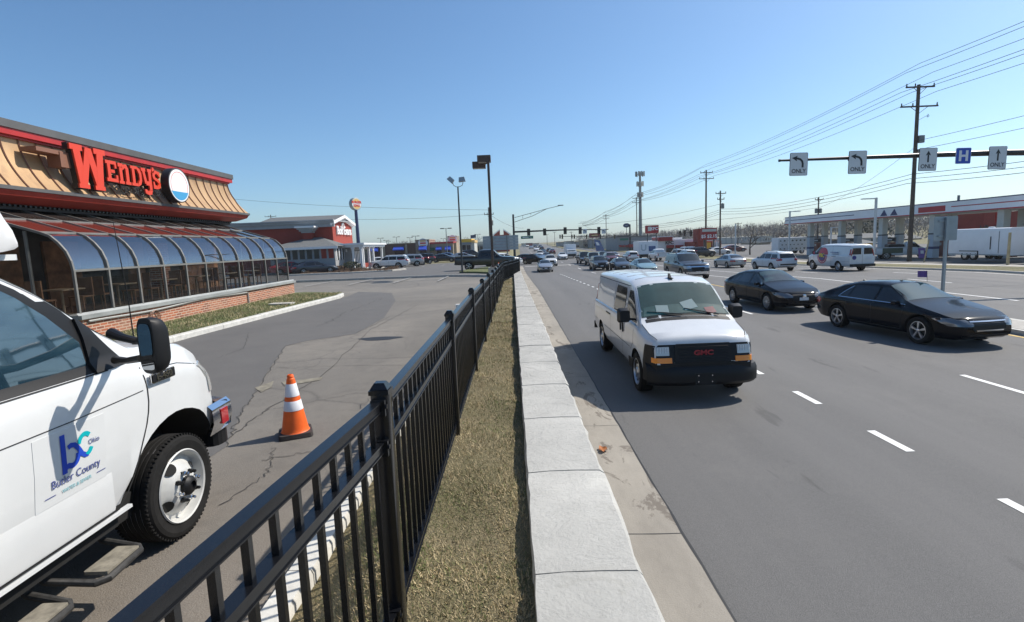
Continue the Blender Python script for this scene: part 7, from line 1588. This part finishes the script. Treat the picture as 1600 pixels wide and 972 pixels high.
# ------------------------------------------------------------ traffic signals
mat('signal_black', (.01, .011, .012), .5); mat('signal_yellow', (.35, .22, .03), .5); mat('lens_dark', (.03, .02, .01), .3)
mat('lens_red_lit', (.6, .02, .01), .3, emit=((1, .05, .02), 1.5))
def head(parent, x, y, z, h_=1.1, back=True, body='signal_black'):
    mb = MB()
    if back: mb.rbox((x, y+.02, z), (h_*.52, .03, h_*1.12), .04, 2, axis='y')
    mb.rbox((x, y-.08, z), (h_*.33, .2, h_*.98), .04, 2, axis='y'); o = mb.build('signal_head', body, parent)
    for k in (-1, 0, 1): mb = MB(); zz = z+k*h_*.31; mb.lathe([(0, .0), (h_*.125, .0), (h_*.14, -.02), (h_*.14, -.2), (h_*.15, -.2), (h_*.15, .0)], 12, (x, y-.19, zz), 'y', sgn=1); mb.build('visor', 'lens_dark', o)
sm = thing('signal_mast', 'black signal mast arm across the intersection with a truss lamp arm on top', 'traffic signal'); Ym = 97.; xm = gx(803.5, Ym)
zt_ = at(803, 335, Ym).z; za = at(803, 362.5, Ym).z; xe = gx(951, Ym); ze = at(951, 358.4, Ym).z
mb = MB(); mb.tube([(xm, Ym, -.6), (xm, Ym, zt_)], [.24, .17], 12); mb.build('upright', 'mast_black', sm, smooth=True)
mb = MB(); mb.tube([(xm, Ym, za), ((xm+xe)/2, Ym, (za+ze)/2+.12), (xe, Ym, ze)], [.17, .12, .07], 10); mb.build('arm', 'mast_black', sm, smooth=True)
mb = MB(); e1 = at(878.5, 320.5, Ym); e0a = at(804, 340, Ym); e0b = at(804, 347, Ym); mid = at(855, 326, Ym); mb.tube([e0a, at(830, 333, Ym), mid, e1], .045, 6); mb.tube([e0b, at(832, 337.5, Ym), mid], .045, 6)
for u in (.25, .5, .75): mb.tube([e0a.lerp(mid, u), e0b.lerp(mid, u)], .03, 5)
ta = mb.build('lamp_arm', 'pole_dark', sm); mb = MB(); mb.rbox((e1.x-.3, Ym, e1.z-.03), (1.0, .35, .14), .05, 2); mb.build('lamp_head', 'pole_dark', ta)
for px, py in ((826, 363), (851, 362.5), (883, 360.5), (906.5, 360.3), (935.7, 360)): c = at(px, py, Ym); head(sm, c.x, Ym-.05, c.z, 1.12)
for px in (913.6, 943): c = at(px, 361.5, Ym); mb = MB(); mb.rbox((c.x, Ym-.12, c.z), (.75, .03, .85), .04, 2, axis='y'); so2 = mb.build('turn_sign', 'sign_face', sm); mb = MB(); mb.bar((c.x+.15, Ym-.15, c.z-.2), (c.x+.1, Ym-.15, c.z+.1), .1, .02); mb.bar((c.x+.15, Ym-.15, c.z+.05), (c.x-.22, Ym-.15, c.z+.22), .02, .1); mb.build('arrow', 'sign_black', so2)
c = at(823.5, 371, Ym); mb = MB(); mb.box((c.x, Ym-.1, c.z), (2.25, .04, .5)); gsn = mb.build('street_name_sign', 'sign_green', sm)
mb = MB(); mb.box((c.x-.25, Ym-.126, c.z), (1.1, .01, .14)); mb.build('street_name_bar', 'sign_white', gsn); text_mesh('street_name_suffix', 'Rd', .3, 'sign_white', gsn, frameM((c.x+.65, Ym-.125, c.z), (1, 0, 0), (0, 0, 1)), .006)
def mast2(label, pxp, ptop, pbase, Y, pxe, parm, heads, name='signal_mast'):
    t = thing(name, label, 'traffic signal'); xp = gx(pxp, Y); zt_ = at(pxp, ptop, Y).z; zb_ = zg(xp, Y); za = at(pxp, parm, Y).z; xe = gx(pxe, Y); mb = MB(); mb.tube([(xp, Y, zb_), (xp, Y, zt_)], [.26, .2], 10); mb.build('upright', 'mast_black', t, smooth=True)
    mb = MB(); mb.tube([(xp, Y, za), (xe, Y, at(pxe, parm+1, Y).z)], [.16, .07], 8); mb.build('arm', 'mast_black', t, smooth=True)
    for px, hh, bd in heads: c = at(px, parm+1.3, Y); head(t, c.x, Y-.1, c.z, hh, False, bd)
    return t
m2 = mast2('second black signal mast behind the first, its upright beside the oval sign', 984.5, 350.5, 393, 150, 877, 368.5, ((875, 1.1, 'signal_black'), (878.5, 1.3, 'signal_yellow'), (893.5, 1.1, 'signal_black'), (897.2, 1.2, 'signal_yellow'), (916.5, 1.2, 'signal_yellow'), (938, 1.3, 'signal_black'), (960, 1.2, 'signal_yellow')))
c = at(975, 374, 150); mb = MB(); mb.box((c.x, 149.8, c.z), (2.3, .05, .55)); mb.build('street_name_sign', 'sign_green', m2)
mast2('signal arm in front of the red sandwich shop', 1096.5, 357, 396, 112, 1056, 363, ((1062, 1.0, 'signal_black'), (1069, 1.3, 'signal_black'), (1079, 1.3, 'signal_black')))

# ------------------------------------------------------------ traffic
G1, G2 = 'cars queued towards the camera', 'cars driving away on the far side'
def car(fn, label, pnt, px, Y, hd, **kw):
    if fn is not pickup: kw.setdefault('lod', 2)
    t, _ = fn(label, pnt, **kw); return place(t, gx(px, Y), Y, hd)
t, S = suv('large navy suv with chrome grille waiting behind the white van', 'navy_paint', L=5.6, W=2.04, H=1.92, wb=3.3, boxy=.9, grille='dark_plastic', wr=.4, dash='glass_car'); place(t, 13.3, 40.6, 180)
S.end_patch([(.92, -.75, .75), (1.0, -.75, .75)], .03, 'grille_bar', 'chrome', t, 1, ny=8, nz=1); S.end_patch([(.42, -.95, .95), (.6, -.97, .97)], .04, 'bumper_bar', 'chrome', t, 1, ny=10, nz=1)
car(sedan, 'teal-silver sedan half hidden by the white van roof', 'teal_paint', 1004, 50, 180, lod=1)
car(sedan, 'charcoal sedan beside the dark blue suv in the queue', 'charcoal_paint', 968, 62, 180, lod=1)
car(suv, 'dark blue suv with lit headlights leading the queue lane', 'navy_paint', 935, 65, 180, boxy=.5)
car(pickup, 'dark pickup waiting behind the dark blue suv', 'charcoal_paint', 926, 78, 180)
car(pickup, 'black pickup leftmost in the queue behind', 'black_paint', 912, 85, 180)
car(suv, 'maroon-tailed suv in the second row of the queue', 'maroon_paint', 953, 82, 180)
car(suv, 'dark suv behind the charcoal sedan', 'charcoal_paint', 942, 92, 180)
car(sedan, 'silver sedan driving towards the camera in the curb lane', 'silver_paint', 850, 66, 180, lod=1)
car(suv, 'white suv right behind the silver sedan', 'white_paint', 859, 82, 180)
car(suv, 'black suv turning across the road into the curb lane', 'black_paint', 834, 92, 118)
car(sedan, 'blue-grey sedan beside the turning black suv', 'blue_grey_paint', 840.5, 106, 150); car(sedan, 'dark sedan at the left behind the turning black suv', 'charcoal_paint', 822, 108, 110)
car(suv, 'white suv farther back in the curb lane', 'white_paint', 843, 122, 180); car(sedan, 'dark sedan right behind the white suv pair', 'charcoal_paint', 853, 112, 180)
car(sedan, 'white sedan waiting alone across the intersection', 'pearl_paint', 878, 108, 180)
# box truck waiting across the intersection
bx = thing('box_truck', 'white box truck waiting across the intersection beside a white sedan', 'truck', (gx(892.5, 112), 112, -.6)); mb = MB(); mb.rbox((0, 3.2, 1.9), (2.2, 4.6, 2.3), .08, 2); mb.build('box', 'trailer_white', bx)
mb = MB(); mb.rbox((0, 0, 1.0), (2.0, 1.8, 1.1), .15, 3, axis='x'); mb.rbox((0, .5, 1.6), (1.9, .9, .8), .2, 3, axis='x'); cb_ = mb.build('cab', 'white_paint', bx, smooth=True); mb = MB(); mb.box((0, .03, 1.65), (1.6, .04, .5), rx=R(-20)); mb.build('windscreen', 'glass_car', cb_); mb = MB(); mb.box((0, -.92, .8), (1.7, .05, .5)); mb.build('grille', 'dark_plastic', cb_)
for yy in (.1, 4.2):
    for s_ in (-1, 1): w_o = MB(); w_o.lathe([(0, 0), (.38, .0), (.38, -.25), (0, -.25)], 16, (s_*1.0, yy, .38), 'x', sgn=s_); w_o.build('wheel', 'tyre', bx)
car(suv, 'white suv driving away, left of the white moving truck', 'white_paint', 985, 86, 0); car(suv, 'white suv with red lamps behind the navy suv roof', 'pearl_paint', 1072, 80, 0); car(suv, 'silver suv left of the white suv with red lamps', 'silver_paint', 1058, 88, 0)
car(sedan, 'light car between the charcoal sedan and the white suv', 'silver_paint', 957, 96, 0); car(pickup, 'white pickup behind the teal-silver sedan', 'white_paint', 1029, 84, 0)
mt_ = thing('moving_truck', 'white moving truck with large pale blue lettering in the middle of traffic', 'truck', (gx(1008, 96), 96, -.6)); mb = MB(); mb.rbox((0, 0, 1.95), (3.2, 5, 2.2), .06, 2); mb.build('box', 'trailer_white', mt_); c = (0, -2.52, 2.0); text_mesh('lettering', 'U', 1.5, 'pale_blue_paint', mt_, frameM((-.9, -2.52, 1.95), (1, 0, 0), (0, 0, 1)), .02, bold=.04)
mb = MB(); mb.box((.6, -2.52, 1.8), (1.2, .02, .9)); mb.build('print', 'blue_paint', mt_); mb = MB(); mb.rbox((0, .1, .6), (2.9, 4.6, .5), .05, 2); mb.build('chassis', 'underbody', mt_)
for s_ in (-1, 1): w_o = MB(); w_o.lathe([(0, 0), (.4, .0), (.4, -.25), (0, -.25)], 16, (s_*1.4, -1.8, .4), 'x', sgn=s_); w_o.build('wheel', 'tyre', mt_)
car(suv, 'dark suv on the lot behind the utility pole', 'charcoal_paint', 1096, 90, 80); car(sedan, 'white sedan on the lot between the two utility poles', 'white_paint', 1122, 96, 80, lod=1); car(suv, 'white suv at the chicken restaurant kerb', 'white_paint', 1080, 99, 70)
car(sedan, 'dark sedan left of the white lamp post', 'maroon_paint', 1147, 108, 85)
for i, (px, Y, hd, pnt, lb) in enumerate(((848, 150, 180, 'charcoal_paint', 'dark car beyond the intersection, nearest of the far ones'), (857, 165, 0, 'black_paint', 'black car driving away beyond the intersection'), (862, 150, 0, 'maroon_paint', 'maroon car driving away beyond the intersection'), (838, 190, 180, 'white_paint', 'white car far up the road, left lane'), (830, 240, 180, 'silver_paint', 'silver car near the road crest'), (836, 280, 180, 'black_paint', 'black speck of a car near the crest'), (844, 260, 0, 'charcoal_paint', 'dark car far away in the outbound lane'), (846, 210, 0, 'black_paint', 'black suv-sized car halfway to the crest'), (824, 300, 180, 'white_paint', 'white car at the crest, leftmost'), (828, 310, 180, 'pearl_paint', 'second white car at the crest'))):
    proto_far = car(sedan, lb, pnt, px, Y, hd, group='cars far up the road')
t, _ = sedan('light silver sedan driving away in front of the white suv', 'silver_paint', lod=1); place(t, 23.4, 57.0, 358)
t, S = suv('white suv with black tailgate glass driving away at right', 'white_paint', L=4.7, lod=1); place(t, 22.9, 46.4, 357)
pv, S = van('white cargo van with a big round red and blue logo on its side', L=5.69, wb=3.43, cargo=True); place(pv, 26.3, 42.6, 359)
mat('logo_navy', (.03, .03, .2), .4); mat('logo_yellow', (.8, .6, .05), .4); mat('logo_red', (.5, .03, .06), .4)
lx, lz = .55, 1.2; W2 = 1.005+.006
prev = None
for k, (rad, mt2, nm) in enumerate(((.66, 'logo_red', 'logo_disc'), (.57, 'sign_white', 'logo_ring'), (.53, 'logo_red', 'logo_ring'), (.44, 'logo_navy', 'logo_centre'))):
    mb = MB(); P = [(lx+rad*math.cos(a), S.side_y(lx+rad*math.cos(a), lz+rad*math.sin(a)*.98)+.008+.004*k, lz+rad*math.sin(a)*.98) for a in np.linspace(0, math.tau, 33)[:-1]]; c0_ = (lx, S.side_y(lx, lz)+.008+.004*k, lz)
    mb.add([c0_]+P, [(0, 1+(i+1) % 32, 1+i) for i in range(32)]); o = mb.build(nm, mt2, prev or pv); prev = prev or o
text_mesh('logo_letters', 'PBC', .4, 'logo_yellow', prev, frameM((lx, 1.035, lz), (-1, 0, 0), (0, 0, 1)), .005, bold=.015)
for zz, L_ in ((1.45, 1.0), (1.32, .8)): mb = MB(); mb.b(lx-2.1, lx-2.1+L_, 1.0, 1.022, zz, zz+.05); mb.build('side_lettering', 'blue_paint', pv)
xb_ = -5.69/2-.012; mb = MB(); mb.lathe([(.16, 0), (0, 0)], 20, (xb_, .62, 1.08), 'x', sgn=-1); mb.build('rear_logo', 'logo_navy', pv); mb = MB(); mb.b(xb_-.01, xb_, -.75, -.3, .92, 1.1); mb.build('licence_plate', 'plate', pv)
# ------------------------------------------------------------ the air: thin haze
hz = MB(); hz.b(-900, 900, -30, 1500, -3, 60); ho = hz.build('haze', 'haze_air' if 'haze_air' in MATS else mat('haze_air', (.8, .85, .9)))
hm = MATS['haze_air']; hn = hm.node_tree; hn.nodes.clear(); out = hn.nodes.new('ShaderNodeOutputMaterial'); pv_ = hn.nodes.new('ShaderNodeVolumePrincipled'); pv_.inputs['Color'].default_value = (.85, .9, .95, 1); pv_.inputs['Density'].default_value = .0003; pv_.inputs['Anisotropy'].default_value = .2
hn.links.new(pv_.outputs[0], out.inputs['Volume']); tag(ho, 'thin pale haze over the whole road', 'haze', kind='stuff')
